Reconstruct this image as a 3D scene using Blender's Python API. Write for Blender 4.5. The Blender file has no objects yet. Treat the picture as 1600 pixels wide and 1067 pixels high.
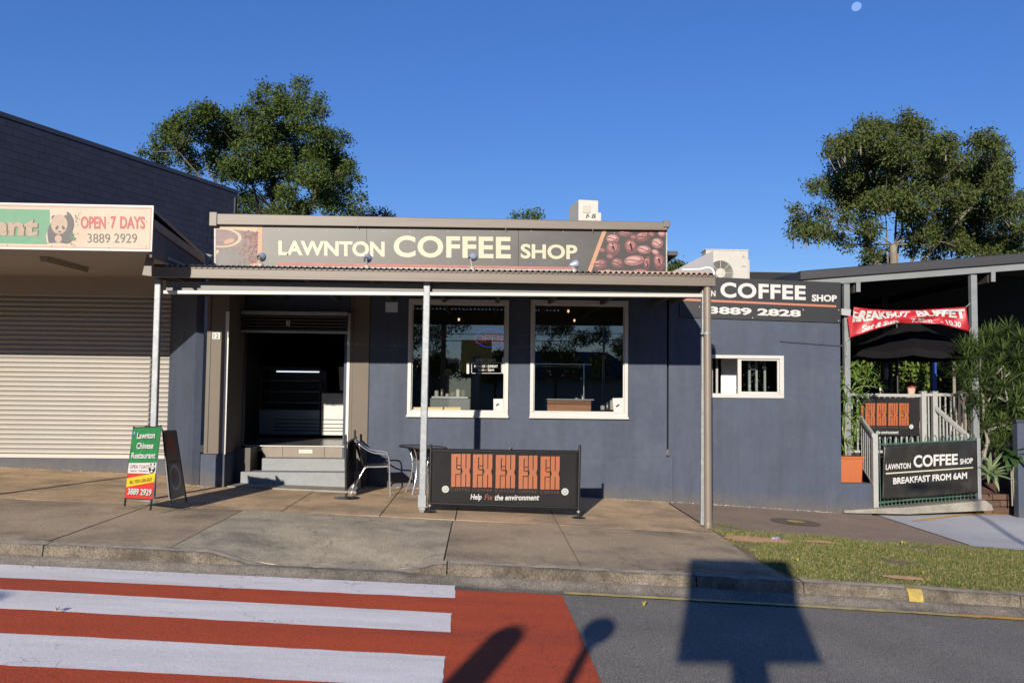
import bpy, math, random
import numpy as np
from mathutils import Vector, Matrix, Euler

random.seed(7); rng = np.random.default_rng(7)
SC = bpy.context.scene
COL = SC.collection

# ------------------------------------------------------------------ camera, light, exposure
F = 1400.0                                   # focal length in photo pixels (photo is 1600 wide)
YAW, PITCH, ROLL = math.radians(1.84), math.atan(78.0/F), 0.0115
R = (Matrix.Rotation(-YAW, 3, 'Z') @ Matrix.Rotation(math.pi/2+PITCH, 3, 'X') @ Matrix.Rotation(ROLL, 3, 'Z'))
cam_d = bpy.data.cameras.new('camera'); cam = bpy.data.objects.new('camera', cam_d); COL.objects.link(cam)
cam.matrix_world = R.to_4x4()
cam_d.sensor_width = 36; cam_d.lens = F/1600*36; cam_d.clip_start = .05; cam_d.clip_end = 6000
SC.camera = cam
SC.view_settings.view_transform = 'Standard'; SC.view_settings.look = 'None'
SC.view_settings.exposure = 0.6; SC.view_settings.gamma = 1.0
SC.view_settings.use_curve_mapping = False
SUN_TO = Vector((-.263, -1, .31)).normalized()
el = math.asin(SUN_TO.z); rot = math.atan2(SUN_TO.x, SUN_TO.y) % (2*math.pi)
W = bpy.data.worlds.new('World'); SC.world = W; W.use_nodes = True
wn = W.node_tree.nodes; wl = W.node_tree.links
bg = wn['Background']; sky = wn.new('ShaderNodeTexSky'); sky.sky_type = 'NISHITA'
sky.sun_disc = False; sky.sun_elevation = el; sky.sun_rotation = rot
sky.air_density = 1.0; sky.dust_density = .0; sky.ozone_density = 6.0; sky.altitude = 50
gm = wn.new('ShaderNodeGamma'); gm.inputs[1].default_value = .72       # the photograph's even, deep blue evening sky
hs = wn.new('ShaderNodeHueSaturation'); hs.inputs['Saturation'].default_value = 1.25; hs.inputs['Hue'].default_value = .522
wl.new(sky.outputs[0], gm.inputs[0]); wl.new(gm.outputs[0], hs.inputs['Color']); wl.new(hs.outputs[0], bg.inputs[0]); bg.inputs[1].default_value = .135
sd = bpy.data.lights.new('sun', 'SUN'); sd.energy = 5.0; sd.angle = math.radians(.53); sd.color = (1, .90, .77)
so = bpy.data.objects.new('sun', sd); COL.objects.link(so)
so.rotation_euler = (-SUN_TO).to_track_quat('-Z', 'Y').to_euler()

# ------------------------------------------------------------------ measuring: from photo pixels to points of the place
def ray(px, py):
    return R @ Vector(((px-800)/F, -(py-533.5)/F, -1))
def P(px, py, Y):
    d = ray(px, py); return d*(Y/d.y)
class Plane:
    def __init__(s, a, b, c):
        s.o = Vector(a); s.n = (Vector(b)-s.o).cross(Vector(c)-s.o).normalized()
        if s.n.y > 0: s.n = -s.n
    def hit(s, px, py, off=0):
        d = ray(px, py); o = s.o+s.n*off
        return d*(o.dot(s.n)/d.dot(s.n))
def vplane(Y): return Plane((0, Y, 0), (1, Y, 0), (0, Y, 1))

def slope(X):
    Xc = max(-16, min(16, X))
    return -.041*Xc-(.0018*min(Xc, 9)**2 if Xc > 0 else 0)
def sstep(a, b, x):
    t = max(0, min(1, (x-a)/(b-a))); return t*t*(3-2*t)
def gz(X, Y):                                # footpath, verge
    base = -1.68+.03*max(0, min(1, (Y-8.75)/6.1))
    dip = sstep(-2.7, -2.0, X)*(1-sstep(-.9, -.3, X))*.125*(1-sstep(8.75, 10.5, Y))
    return base+slope(X)-dip
def rz(X, Y): return -1.85+slope(X)*1.02
def G(px, py, f=gz):
    d = ray(px, py); t = 8/d.y
    for _ in range(30):
        q = d*t; t = f(q.x, q.y)/d.z
        t = max(.5, min(t, 80/d.y))
    return d*t

# ------------------------------------------------------------------ materials
MATS = {}; KV = 1.0
def mat(name, col, rough=.7, var=.0, vs=3.0, bump=0, bs=40, metal=0, spec=.5, col2=None, stretch=None, rnd=0, fine=0, fs=60, stain=None, st=.5, ss=.6, thresh=(.5, .65), streak=0, crack=0, cs=.7, splash=0):
    if name in MATS: return MATS[name]
    m = bpy.data.materials.new(name); m.use_nodes = True; nt = m.node_tree; n = nt.nodes; l = nt.links
    b = n['Principled BSDF']; b.inputs['Roughness'].default_value = rough; b.inputs['Metallic'].default_value = metal
    b.inputs['Specular IOR Level'].default_value = spec
    col = tuple(c*KV for c in col)+(1,)
    if col2 is not None: col2 = tuple(c*KV for c in col2)
    if stain: stain = tuple(c*KV for c in stain)
    if col2 is None: col2 = tuple(max(0, c*(1-var)) for c in col[:3])
    tc = n.new('ShaderNodeTexCoord'); mp = n.new('ShaderNodeMapping'); l.new(tc.outputs['Object'], mp.inputs[0])
    if stretch: mp.inputs['Scale'].default_value = stretch
    out = None
    nz = n.new('ShaderNodeTexNoise'); nz.inputs['Scale'].default_value = vs; nz.inputs['Detail'].default_value = 6; nz.inputs['Roughness'].default_value = .65
    l.new(mp.outputs[0], nz.inputs[0])
    cr = n.new('ShaderNodeMapRange'); cr.inputs[1].default_value = .35; cr.inputs[2].default_value = .65
    l.new(nz.outputs[0], cr.inputs[0])
    mx = n.new('ShaderNodeMix'); mx.data_type = 'RGBA'; mx.inputs[6].default_value = col; mx.inputs[7].default_value = tuple(col2)+(1,)
    l.new(cr.outputs[0], mx.inputs[0]); out = mx.outputs[2]
    if stain:
        n2 = n.new('ShaderNodeTexNoise'); n2.inputs['Scale'].default_value = ss; n2.inputs['Detail'].default_value = 8; n2.inputs['Roughness'].default_value = .7
        l.new(mp.outputs[0], n2.inputs[0])
        c2 = n.new('ShaderNodeMapRange'); c2.inputs[1].default_value = thresh[0]; c2.inputs[2].default_value = thresh[1]; c2.inputs[4].default_value = st
        l.new(n2.outputs[0], c2.inputs[0])
        m2 = n.new('ShaderNodeMix'); m2.data_type = 'RGBA'; l.new(c2.outputs[0], m2.inputs[0]); l.new(out, m2.inputs[6]); m2.inputs[7].default_value = tuple(stain)+(1,)
        out = m2.outputs[2]
    if streak:                                # rain runs down the paint
        ms_ = n.new('ShaderNodeMapping'); ms_.inputs['Scale'].default_value = (2.6, 2.6, .3); l.new(tc.outputs['Object'], ms_.inputs[0])
        n5 = n.new('ShaderNodeTexNoise'); n5.inputs['Scale'].default_value = 1.6; n5.inputs['Detail'].default_value = 7; n5.inputs['Roughness'].default_value = .7; l.new(ms_.outputs[0], n5.inputs[0])
        c5 = n.new('ShaderNodeMapRange'); c5.inputs[1].default_value = .42; c5.inputs[2].default_value = .72; c5.inputs[3].default_value = 1+streak*.35; c5.inputs[4].default_value = 1-streak
        l.new(n5.outputs[0], c5.inputs[0]); m5 = n.new('ShaderNodeVectorMath'); m5.operation = 'SCALE'; l.new(out, m5.inputs[0]); l.new(c5.outputs[0], m5.inputs['Scale']); out = m5.outputs[0]
    if splash:                                # dust and mud splashed up from the pavement along the foot of the wall
        gp_ = n.new('ShaderNodeNewGeometry'); sx = n.new('ShaderNodeSeparateXYZ'); l.new(gp_.outputs['Position'], sx.inputs[0])
        a1 = n.new('ShaderNodeMath'); a1.operation = 'MULTIPLY_ADD'; l.new(sx.outputs[0], a1.inputs[0]); a1.inputs[1].default_value = .047; l.new(sx.outputs[2], a1.inputs[2])
        nz7 = n.new('ShaderNodeTexNoise'); nz7.inputs['Scale'].default_value = 4; nz7.inputs['Detail'].default_value = 8; nz7.inputs['Roughness'].default_value = .75; l.new(tc.outputs['Object'], nz7.inputs[0])
        a2 = n.new('ShaderNodeMath'); a2.operation = 'MULTIPLY_ADD'; l.new(nz7.outputs[0], a2.inputs[0]); a2.inputs[1].default_value = -.55; l.new(a1.outputs[0], a2.inputs[2])
        c7 = n.new('ShaderNodeMapRange'); c7.inputs[1].default_value = -1.98; c7.inputs[2].default_value = -1.66; c7.inputs[3].default_value = splash; c7.inputs[4].default_value = 0; l.new(a2.outputs[0], c7.inputs[0])
        m7 = n.new('ShaderNodeMix'); m7.data_type = 'RGBA'; l.new(c7.outputs[0], m7.inputs[0]); l.new(out, m7.inputs[6]); m7.inputs[7].default_value = (.085, .072, .058, 1); out = m7.outputs[2]
    if crack:                                 # hairline cracks
        nd = n.new('ShaderNodeTexNoise'); nd.inputs['Scale'].default_value = 3; nd.inputs['Detail'].default_value = 5; l.new(tc.outputs['Object'], nd.inputs[0])
        va = n.new('ShaderNodeVectorMath'); va.operation = 'MULTIPLY_ADD'; l.new(nd.outputs[1], va.inputs[0]); va.inputs[1].default_value = (.5, .5, .5); l.new(tc.outputs['Object'], va.inputs[2])
        vo = n.new('ShaderNodeTexVoronoi'); vo.feature = 'DISTANCE_TO_EDGE'; vo.inputs['Scale'].default_value = cs; l.new(va.outputs[0], vo.inputs['Vector'])
        c6 = n.new('ShaderNodeMapRange'); c6.inputs[1].default_value = .0; c6.inputs[2].default_value = .009; c6.inputs[3].default_value = 1-crack; c6.inputs[4].default_value = 1; l.new(vo.outputs['Distance'], c6.inputs[0])
        nk = n.new('ShaderNodeTexNoise'); nk.inputs['Scale'].default_value = .9; l.new(tc.outputs['Object'], nk.inputs[0]); ck = n.new('ShaderNodeMapRange'); ck.inputs[1].default_value = .5; ck.inputs[2].default_value = .56; l.new(nk.outputs[0], ck.inputs[0])
        mxk = n.new('ShaderNodeMix'); mxk.data_type = 'FLOAT'; l.new(ck.outputs[0], mxk.inputs[0]); mxk.inputs[2].default_value = 1; l.new(c6.outputs[0], mxk.inputs[3])
        m6 = n.new('ShaderNodeVectorMath'); m6.operation = 'SCALE'; l.new(out, m6.inputs[0]); l.new(mxk.outputs[0], m6.inputs['Scale']); out = m6.outputs[0]
    if fine:
        n3 = n.new('ShaderNodeTexNoise'); n3.inputs['Scale'].default_value = fs; n3.inputs['Detail'].default_value = 3
        l.new(tc.outputs['Object'], n3.inputs[0])
        c3 = n.new('ShaderNodeMapRange'); c3.inputs[1].default_value = .3; c3.inputs[2].default_value = .7; c3.inputs[3].default_value = 1-fine; c3.inputs[4].default_value = 1+fine
        l.new(n3.outputs[0], c3.inputs[0])
        m3 = n.new('ShaderNodeVectorMath'); m3.operation = 'SCALE'; l.new(out, m3.inputs[0]); l.new(c3.outputs[0], m3.inputs['Scale']); out = m3.outputs[0]
    if rnd:
        oi = n.new('ShaderNodeObjectInfo'); c4 = n.new('ShaderNodeMapRange'); c4.inputs[3].default_value = 1-rnd; c4.inputs[4].default_value = 1+rnd
        l.new(oi.outputs['Random'], c4.inputs[0])
        m4 = n.new('ShaderNodeVectorMath'); m4.operation = 'SCALE'; l.new(out, m4.inputs[0]); l.new(c4.outputs[0], m4.inputs['Scale']); out = m4.outputs[0]
    l.new(out, b.inputs['Base Color'])
    if bump:
        n4 = n.new('ShaderNodeTexNoise'); n4.inputs['Scale'].default_value = bs; n4.inputs['Detail'].default_value = 5
        l.new(mp.outputs[0], n4.inputs[0]); bp = n.new('ShaderNodeBump'); bp.inputs['Strength'].default_value = bump; bp.inputs['Distance'].default_value = .01
        l.new(n4.outputs[0], bp.inputs['Height']); l.new(bp.outputs[0], b.inputs['Normal'])
    MATS[name] = m; return m
def emit(name, col, s):
    if name in MATS: return MATS[name]
    m = bpy.data.materials.new(name); m.use_nodes = True; n = m.node_tree.nodes
    b = n['Principled BSDF']; b.inputs['Base Color'].default_value = tuple(col)+(1,)
    b.inputs['Emission Color'].default_value = tuple(col)+(1,); b.inputs['Emission Strength'].default_value = s
    MATS[name] = m; return m
def glass(name, tint=(.8, .85, .85), base=.0):
    if name in MATS: return MATS[name]
    m = bpy.data.materials.new(name); m.use_nodes = True; nt = m.node_tree; n = nt.nodes; l = nt.links
    for x in list(n): n.remove(x)
    o = n.new('ShaderNodeOutputMaterial'); t = n.new('ShaderNodeBsdfTransparent'); t.inputs[0].default_value = tuple(tint)+(1,)
    g = n.new('ShaderNodeBsdfGlossy'); g.inputs['Roughness'].default_value = .0; g.inputs[0].default_value = (1, 1, 1, 1)
    fr = n.new('ShaderNodeFresnel'); fr.inputs[0].default_value = 1.55
    ad = n.new('ShaderNodeMath'); ad.operation = 'ADD'; ad.inputs[1].default_value = .10+base; l.new(fr.outputs[0], ad.inputs[0])
    mx = n.new('ShaderNodeMixShader'); l.new(ad.outputs[0], mx.inputs[0]); l.new(t.outputs[0], mx.inputs[1]); l.new(g.outputs[0], mx.inputs[2])
    l.new(mx.outputs[0], o.inputs[0]); MATS[name] = m; return m
def leafmat(name, c1, c2, trans=.25, rough=.45, rnd=.0):
    if name in MATS: return MATS[name]
    m = bpy.data.materials.new(name); m.use_nodes = True; nt = m.node_tree; n = nt.nodes; l = nt.links
    b = n['Principled BSDF']; b.inputs['Roughness'].default_value = max(rough, .6); b.inputs['Specular IOR Level'].default_value = .15
    g = n.new('ShaderNodeNewGeometry'); mx = n.new('ShaderNodeMix'); mx.data_type = 'RGBA'
    mx.inputs[6].default_value = tuple(c1)+(1,); mx.inputs[7].default_value = tuple(c2)+(1,)
    l.new(g.outputs['Random Per Island'], mx.inputs[0])
    tr = n.new('ShaderNodeBsdfTranslucent'); ms = n.new('ShaderNodeMixShader'); ms.inputs[0].default_value = trans
    l.new(mx.outputs[2], b.inputs['Base Color']); l.new(mx.outputs[2], tr.inputs[0])
    out = n['Material Output']; l.new(b.outputs[0], ms.inputs[1]); l.new(tr.outputs[0], ms.inputs[2]); l.new(ms.outputs[0], out.inputs[0])
    MATS[name] = m; return m

BLUE = mat('blue_painted_render', (.041, .054, .086), .75, .14, 1.2, .3, 25, stain=(.055, .068, .098), st=.6, ss=.9, fine=.07, fs=9, streak=.2, splash=.75)
BLUE2 = mat('blue_painted_render_extension', (.042, .055, .086), .75, .14, .9, .3, 30, stain=(.056, .068, .094), st=.65, ss=.6, fine=.07, fs=7, streak=.2, splash=.75)
TAN = mat('tan_painted_board', (.10, .08, .058), .65, .1, 2, .1, 20, stain=(.08, .065, .048), st=.35, ss=1.4)
FASCIA = mat('weathered_tan_fascia_metal', (.125, .103, .082), .5, .12, 2, .05, 10, stretch=(.25, 1, 4), stain=(.08, .063, .05), st=.6, ss=2.2)
BLACKP = mat('black_paint', (.012, .012, .014), .45, .3, 3)
DARK = mat('dark_charcoal_metal', (.035, .037, .042), .5, .25, 2, .05, 20)
WHITE = mat('white_powder_coat', (.42, .415, .395), .4, .06, 3, stain=(.5, .47, .42), st=.35, ss=4)
OFFW = mat('off_white_plastic', (.38, .37, .335), .45, .06, 3, stain=(.5, .47, .4), st=.3, ss=3)
GALV = mat('galvanised_steel', (.24, .26, .275), .5, .25, 14, .03, 30, metal=.25, stain=(.17, .18, .19), st=.5, ss=5, fine=.08, fs=30)
ALU = mat('polished_aluminium', (.75, .75, .76), .22, .05, 10, metal=.9)
BLACKM = mat('black_powder_coat_tube', (.012, .012, .013), .35, .2, 3)
FABRIC = mat('black_banner_vinyl', (.013, .013, .014), .75, .3, 3, .1, 60, spec=.2)
ORANGE = mat('orange_print', (.27, .075, .022), .5, .12, 5)
CREAM = mat('cream_letter_vinyl', (.4, .36, .25), .5, .08, 6)
WLET = mat('white_letter_vinyl', (.42, .42, .405), .5, .04, 6)
FADED = mat('faded_red_print', (.62, .2, .16), .6, .2, 5)
GLASS = glass('window_glass')

# ------------------------------------------------------------------ mesh building
class MB:
    def __init__(s): s.v = []; s.f = []; s.m = []; s.smooth = False
    def add(s, vs, fs, mi=0):
        o = len(s.v); s.v += [tuple(v) for v in vs]; s.f += [tuple(i+o for i in f) for f in fs]; s.m += [mi]*len(fs); return s
    def box(s, x0, x1, y0, y1, z0, z1, mi=0):
        v = [(x, y, z) for x in (x0, x1) for y in (y0, y1) for z in (z0, z1)]
        return s.add(v, [(0, 1, 3, 2), (4, 6, 7, 5), (0, 4, 5, 1), (2, 3, 7, 6), (0, 2, 6, 4), (1, 5, 7, 3)], mi)
    def hexa(s, a, b, mi=0):                  # a, b: two matching polygons, closed solid
        n = len(a); v = list(a)+list(b)
        f = [tuple(range(n))[::-1], tuple(range(n, 2*n))]+[(i, (i+1) % n, n+(i+1) % n, n+i) for i in range(n)]
        return s.add(v, f, mi)
    def prism(s, poly, off, mi=0):
        off = Vector(off); return s.hexa([Vector(p) for p in poly], [Vector(p)+off for p in poly], mi)
    def tube(s, pts, r, n=8, mi=0, cap=True):
        pts = [Vector(p) for p in pts]; rs = r if isinstance(r, (list, tuple)) else [r]*len(pts)
        vs = []; up = Vector((0, 0, 1))
        prev = None
        for i, p in enumerate(pts):
            d = (pts[min(i+1, len(pts)-1)]-pts[max(i-1, 0)]).normalized()
            a = d.cross(up) if abs(d.z) < .95 else d.cross(Vector((1, 0, 0)))
            if prev is not None:
                a2 = prev-d*prev.dot(d)
                if a2.length > .01: a = a2
            a.normalize(); prev = a; b = d.cross(a)
            for k in range(n):
                t = 2*math.pi*k/n; vs.append(p+(a*math.cos(t)+b*math.sin(t))*rs[i])
        fs = [(i*n+k, i*n+(k+1) % n, (i+1)*n+(k+1) % n, (i+1)*n+k) for i in range(len(pts)-1) for k in range(n)]
        if cap: fs += [tuple(range(n))[::-1], tuple((len(pts)-1)*n+k for k in range(n))]
        s.smooth = True
        return s.add(vs, fs, mi)
    def lathe(s, prof, c, axis=(0, 0, 1), n=20, mi=0):   # prof: (r, h)
        ax = Vector(axis).normalized(); a = ax.cross(Vector((0, 1, 0)) if abs(ax.y) < .9 else Vector((1, 0, 0))).normalized(); b = ax.cross(a); c = Vector(c)
        vs = [c+ax*h+(a*math.cos(2*math.pi*k/n)+b*math.sin(2*math.pi*k/n))*max(r, 1e-4) for r, h in prof for k in range(n)]
        fs = [(i*n+k, i*n+(k+1) % n, (i+1)*n+(k+1) % n, (i+1)*n+k) for i in range(len(prof)-1) for k in range(n)]
        s.smooth = True; return s.add(vs, fs, mi)
    def ball(s, c, r, n=12, m=8, mi=0):
        sx, sy, sz = (r, r, r) if not isinstance(r, (tuple, list)) else r
        vs = []
        for i in range(m+1):
            t = math.pi*i/m
            for k in range(n):
                p = 2*math.pi*k/n; vs.append((c[0]+sx*math.sin(t)*math.cos(p), c[1]+sy*math.sin(t)*math.sin(p), c[2]+sz*math.cos(t)))
        fs = [(i*n+k, (i+1)*n+k, (i+1)*n+(k+1) % n, i*n+(k+1) % n) for i in range(m) for k in range(n)]
        s.smooth = True; return s.add(vs, fs, mi)
def chain_off(p):
    o = Vector((0, 0, 0))
    while p is not None: o += p.location; p = p.parent
    return o
def link(name, me, parent=None, kind=None):
    o = bpy.data.objects.new(name, me); COL.objects.link(o)
    if parent is not None: o.parent = parent
    if kind: o['kind'] = kind
    return o
def build(name, mb, mats, parent=None, label=None, cat=None, group=None, kind=None, bevel=0, smooth=None):
    me = bpy.data.meshes.new(name); off = chain_off(parent)
    me.from_pydata([tuple(Vector(v)-off) for v in mb.v], [], mb.f)
    for m in (mats if isinstance(mats, (list, tuple)) else [mats]): me.materials.append(m)
    me.polygons.foreach_set('material_index', mb.m)
    sm = mb.smooth if smooth is None else smooth
    if sm:
        me.polygons.foreach_set('use_smooth', [True]*len(me.polygons))
        try: me.set_sharp_from_angle(angle=math.radians(40))
        except Exception: pass
    me.validate(); me.update()
    o = link(name, me, parent, kind)
    if bevel:
        b = o.modifiers.new('bevel', 'BEVEL'); b.width = bevel; b.segments = 2; b.limit_method = 'ANGLE'
    if label: o['label'] = label
    if cat: o['category'] = cat
    if group: o['group'] = group
    return o
def origin_to(o, loc):                        # top-level mesh thing: put its origin at its own base
    loc = Vector(loc); o.data.transform(Matrix.Translation(-loc)); o.location = loc; return o
def thing(name, label, cat, loc=(0, 0, 0), group=None):
    o = bpy.data.objects.new(name, None); COL.objects.link(o); o.location = loc; o.empty_display_size = .2
    o['label'] = label; o['category'] = cat
    if group: o['group'] = group
    return o
def struct(name, mb, m, parent=None, **k):
    return build(name, mb, m, parent, kind='structure' if parent is None else None, **k)
def dup(o, parent=None, label=None, group=None, loc=None, rotz=None):
    c = o.copy(); COL.objects.link(c); c.parent = parent
    for ch in [x for x in COL.objects if x.parent == o]: dup(ch, c)
    if label: c['label'] = label
    if group: c['group'] = group
    if loc is not None: c.location = loc
    if rotz is not None: c.rotation_euler = (0, 0, rotz)
    return c
def npmesh(name, V, FC, mats, parent=None, kind=None, mi=None):   # V (n,3); FC (m,k)
    off = np.array(chain_off(parent)); V = V-off
    me = bpy.data.meshes.new(name); k = FC.shape[1]
    me.vertices.add(len(V)); me.vertices.foreach_set('co', V.astype(np.float32).ravel())
    me.loops.add(FC.size); me.loops.foreach_set('vertex_index', FC.astype(np.int32).ravel())
    me.polygons.add(len(FC)); me.polygons.foreach_set('loop_start', np.arange(0, FC.size, k, dtype=np.int32))
    me.polygons.foreach_set('loop_total', np.full(len(FC), k, dtype=np.int32))
    for m in (mats if isinstance(mats, (list, tuple)) else [mats]): me.materials.append(m)
    if mi is not None: me.polygons.foreach_set('material_index', mi.astype(np.int32))
    me.update(calc_edges=True); me.validate()
    return link(name, me, parent, kind)

# ------------------------------------------------------------------ flat print: lettering and pictures laid on real surfaces
def ppoly(mb, pts, pl, off=.003, mi=0):
    mb.add([pl.hit(x, y, off) for x, y in pts], [tuple(range(len(pts)))], mi)
def prect(mb, x0, y0, x1, y1, pl, off=.003, mi=0): ppoly(mb, [(x0, y0), (x1, y0), (x1, y1), (x0, y1)], pl, off, mi)
def ell(cx, cy, rx, ry, a=0, n=20, t0=0, t1=2*math.pi):
    ca, sa = math.cos(a), math.sin(a); out = []
    for k in range(n):
        t = t0+(t1-t0)*k/n if abs(t1-t0) > 6.28 else t0+(t1-t0)*k/(n-1)
        x, y = rx*math.cos(t), ry*math.sin(t); out.append((cx+x*ca-y*sa, cy+x*sa+y*ca))
    return out
def text_geo(s, bold=0, shear=0, spacing=1.0):
    c = bpy.data.curves.new('t', 'FONT'); c.body = s; c.size = 1; c.offset = bold; c.shear = shear; c.space_character = spacing; c.resolution_u = 4
    o = bpy.data.objects.new('t', c); me = bpy.data.meshes.new_from_object(o)
    v = [tuple(x.co) for x in me.vertices]; f = [tuple(p.vertices) for p in me.polygons]
    bpy.data.objects.remove(o); bpy.data.curves.remove(c); bpy.data.meshes.remove(me)
    return v, f
def ptext(name, s, quad, pl, m, parent, off=.004, bold=.0, shear=0, spacing=1.0, warp=None):
    """quad: photo pixels TL, TR, BR, BL of the lettering's outline"""
    v, f = text_geo(s, bold, shear, spacing)
    xs = [a[0] for a in v]; ys = [a[1] for a in v]; x0, x1, y0, y1 = min(xs), max(xs), min(ys), max(ys)
    TL, TR, BR, BL = [Vector(q) for q in quad]; out = []
    for a in v:
        u = (a[0]-x0)/(x1-x0); w = (a[1]-y0)/(y1-y0)
        p = (BL*(1-u)+BR*u)*(1-w)+(TL*(1-u)+TR*u)*w
        if warp: p = Vector(warp(p.x, p.y))
        out.append(pl.hit(p.x, p.y, off))
    mb = MB(); mb.add(out, f)
    return build(name, mb, m, parent)
def q4(x0, y0, x1, y1): return [(x0, y0), (x1, y0), (x1, y1), (x0, y1)]
# ================================================================== THE GROUND
ASPH = mat('grey_asphalt', (.20, .186, .155), .9, .22, 1.2, .8, 110, fine=.75, fs=95, stain=(.145, .14, .13), st=.6, ss=.5)
REDP = mat('red_crossing_coating', (.47, .064, .013), .85, .18, 1.5, .7, 110, fine=.4, fs=95, stain=(.25, .04, .018), st=.6, ss=.8, stretch=(.35, 1.3, 1), crack=.3, cs=.9)
STRP = mat('white_road_paint', (.80, .77, .74), .75, .12, 2.5, .5, 110, fine=.16, fs=95, stain=(.5, .48, .46), st=.55, ss=1.1, thresh=(.47, .72), stretch=(.4, 2.2, 1), crack=.45, cs=1.3)
YELP = mat('yellow_line_paint', (.55, .45, .16), .8, .35, 6, .2, 90, stain=(.25, .23, .16), st=.7, ss=5)
YELO = mat('orange_yellow_line_paint', (.62, .33, .05), .8, .15, 6, .2, 90)
CONC = mat('brown_stained_concrete', (.42, .325, .205), .92, .2, 1.3, .5, 110, fine=.45, fs=90, stain=(.15, .115, .08), st=.85, ss=.9, thresh=(.46, .64), crack=.6, cs=.5)
CONO = mat('ochre_stained_concrete', (.56, .39, .225), .92, .3, 1.1, .4, 100, fine=.3, fs=80, stain=(.17, .13, .09), st=.85, ss=1.0, thresh=(.46, .66), crack=.4)
CONG = mat('pale_ramp_concrete', (.45, .385, .27), .95, .32, 2.2, .7, 120, fine=.5, fs=80, stain=(.17, .145, .11), st=.75, ss=1.5, crack=.55, cs=.9)
KERB = mat('mossy_kerb_concrete', (.19, .16, .12), .95, .35, 3, .9, 60, fine=.5, fs=70, stain=(.045, .037, .027), st=.9, ss=1.6, thresh=(.42, .6))
KTOP = mat('worn_kerb_top', (.36, .31, .24), .95, .35, 4, .6, 60, fine=.4, fs=80, stain=(.12, .10, .075), st=.8, ss=2.2)
GUTT = mat('dirty_gutter_concrete', (.21, .185, .15), .95, .35, 3, .7, 80, fine=.6, fs=80, stain=(.07, .062, .052), st=.8, ss=1.2)
BITU = mat('brown_bitumen', (.28, .205, .145), .95, .2, 1.5, .5, 140, fine=.45, fs=90, stain=(.17, .135, .105), st=.4, ss=.8)
DRIV = mat('pale_driveway_concrete', (.43, .44, .46), .85, .1, 1.5, .2, 90, fine=.06, fs=120, stain=(.33, .33, .34), st=.4, ss=1.2)
DIRT = mat('verge_soil', (.20, .15, .075), .98, .25, 3, .6, 60, fine=.3, fs=90, stain=(.42, .2, .1), st=.0, ss=1.6)
REDS = mat('bare_red_soil', (.66, .36, .19), .98, .25, 6, .5, 60, fine=.3, fs=120)
JOIN = mat('dark_joint_dirt', (.03, .026, .02), 1, .3, 5)
EARTH = mat('open_ground', (.10, .11, .05), 1, .4, .3)

def grid(x0, x1, y0, y1, f, off=0, step=.4, clip=None):
    nx = max(1, int((x1-x0)/step)); ny = max(1, int((y1-y0)/step)); mb = MB()
    vs = []
    for j in range(ny+1):
        for i in range(nx+1):
            x = x0+(x1-x0)*i/nx; y = y0+(y1-y0)*j/ny
            vs.append((x, y, f(x, y)+off))
    mb.add(vs, [(j*(nx+1)+i, j*(nx+1)+i+1, (j+1)*(nx+1)+i+1, (j+1)*(nx+1)+i) for j in range(ny) for i in range(nx)])
    mb.smooth = True; return mb
def grid2(x0, x1, y0, y1, f, off, step):
    nx, ny = 240, 8; mb = MB(); vs = [(x0+(x1-x0)*i/nx, y0+(y1-y0)*j/ny, f(x0+(x1-x0)*i/nx, y0+(y1-y0)*j/ny)) for j in range(ny+1) for i in range(nx+1)]
    mb.add(vs, [(j*(nx+1)+i, j*(nx+1)+i+1, (j+1)*(nx+1)+i+1, (j+1)*(nx+1)+i) for j in range(ny) for i in range(nx)]); mb.smooth = True; return mb
struct('ground', grid(-400, 400, -300, 600, lambda x, y: -2.35+slope(x), 0, 8), EARTH)
struct('road', grid(-60, 60, -.6, 8.475, rz, 0, 1.0), ASPH)
struct('opposite_footpath', grid(-60, 60, -5, -.6, lambda x, y: rz(x, y)+.14, 0, 1.5), CONC)
# red zebra crossing on the road
e0, e1 = G(875, 922, rz), G(940, 1067, rz); k = (e1.x-e0.x)/(e1.y-e0.y)
yt = 8.40
def sheet(corners, f, off, n=70, jit=.0045):
    """quad a(left,back) b(right,back) c(right,front) d(left,front) laid on the surface f"""
    a, b, c, d = corners; vs = []; m = 6
    for j in range(m+1):
        for i in range(n+1):
            u, w = i/n, j/m
            x = (a[0]*(1-u)+b[0]*u)*(1-w)+(d[0]*(1-u)+c[0]*u)*w
            y = (a[1]*(1-u)+b[1]*u)*(1-w)+(d[1]*(1-u)+c[1]*u)*w
            if j in (0, m): y += random.gauss(0, jit)
            if i in (0, n): x += random.gauss(0, jit*.7)
            vs.append((x, y, f(x, y)+off))
    mb = MB(); mb.add(vs, [(j*(n+1)+i, (j+1)*(n+1)+i, (j+1)*(n+1)+i+1, j*(n+1)+i+1) for j in range(m) for i in range(n)]); mb.smooth = True
    return mb
cross = struct('pedestrian_crossing', sheet([(-13, yt+.02), (e0.x+k*(yt-e0.y), yt+.02), (e0.x+k*(-.4-e0.y), -.4), (-13, -.4)], rz, .004), REDP)
def stripe(tl, tr, br, bl):
    A, B, C_, D = [G(*q, rz) for q in (tl, tr, br, bl)]
    def ext(p, q, X): t = (X-q.x)/(p.x-q.x); return (X, q.y+(p.y-q.y)*t)
    build('white_stripe', sheet([ext(A, B, -12.6), (B.x, B.y), (C_.x, C_.y), ext(D, C_, -12.6)], rz, .008), STRP, cross)
stripe((0, 878), (712, 914.5), (711, 935.5), (0, 903))
stripe((0, 921.5), (706, 959), (704, 989), (0, 951.5))
stripe((0, 990), (695.5, 1026.5), (690, 1076), (0, 1040))
y = G(695, 1076, rz).y
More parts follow.
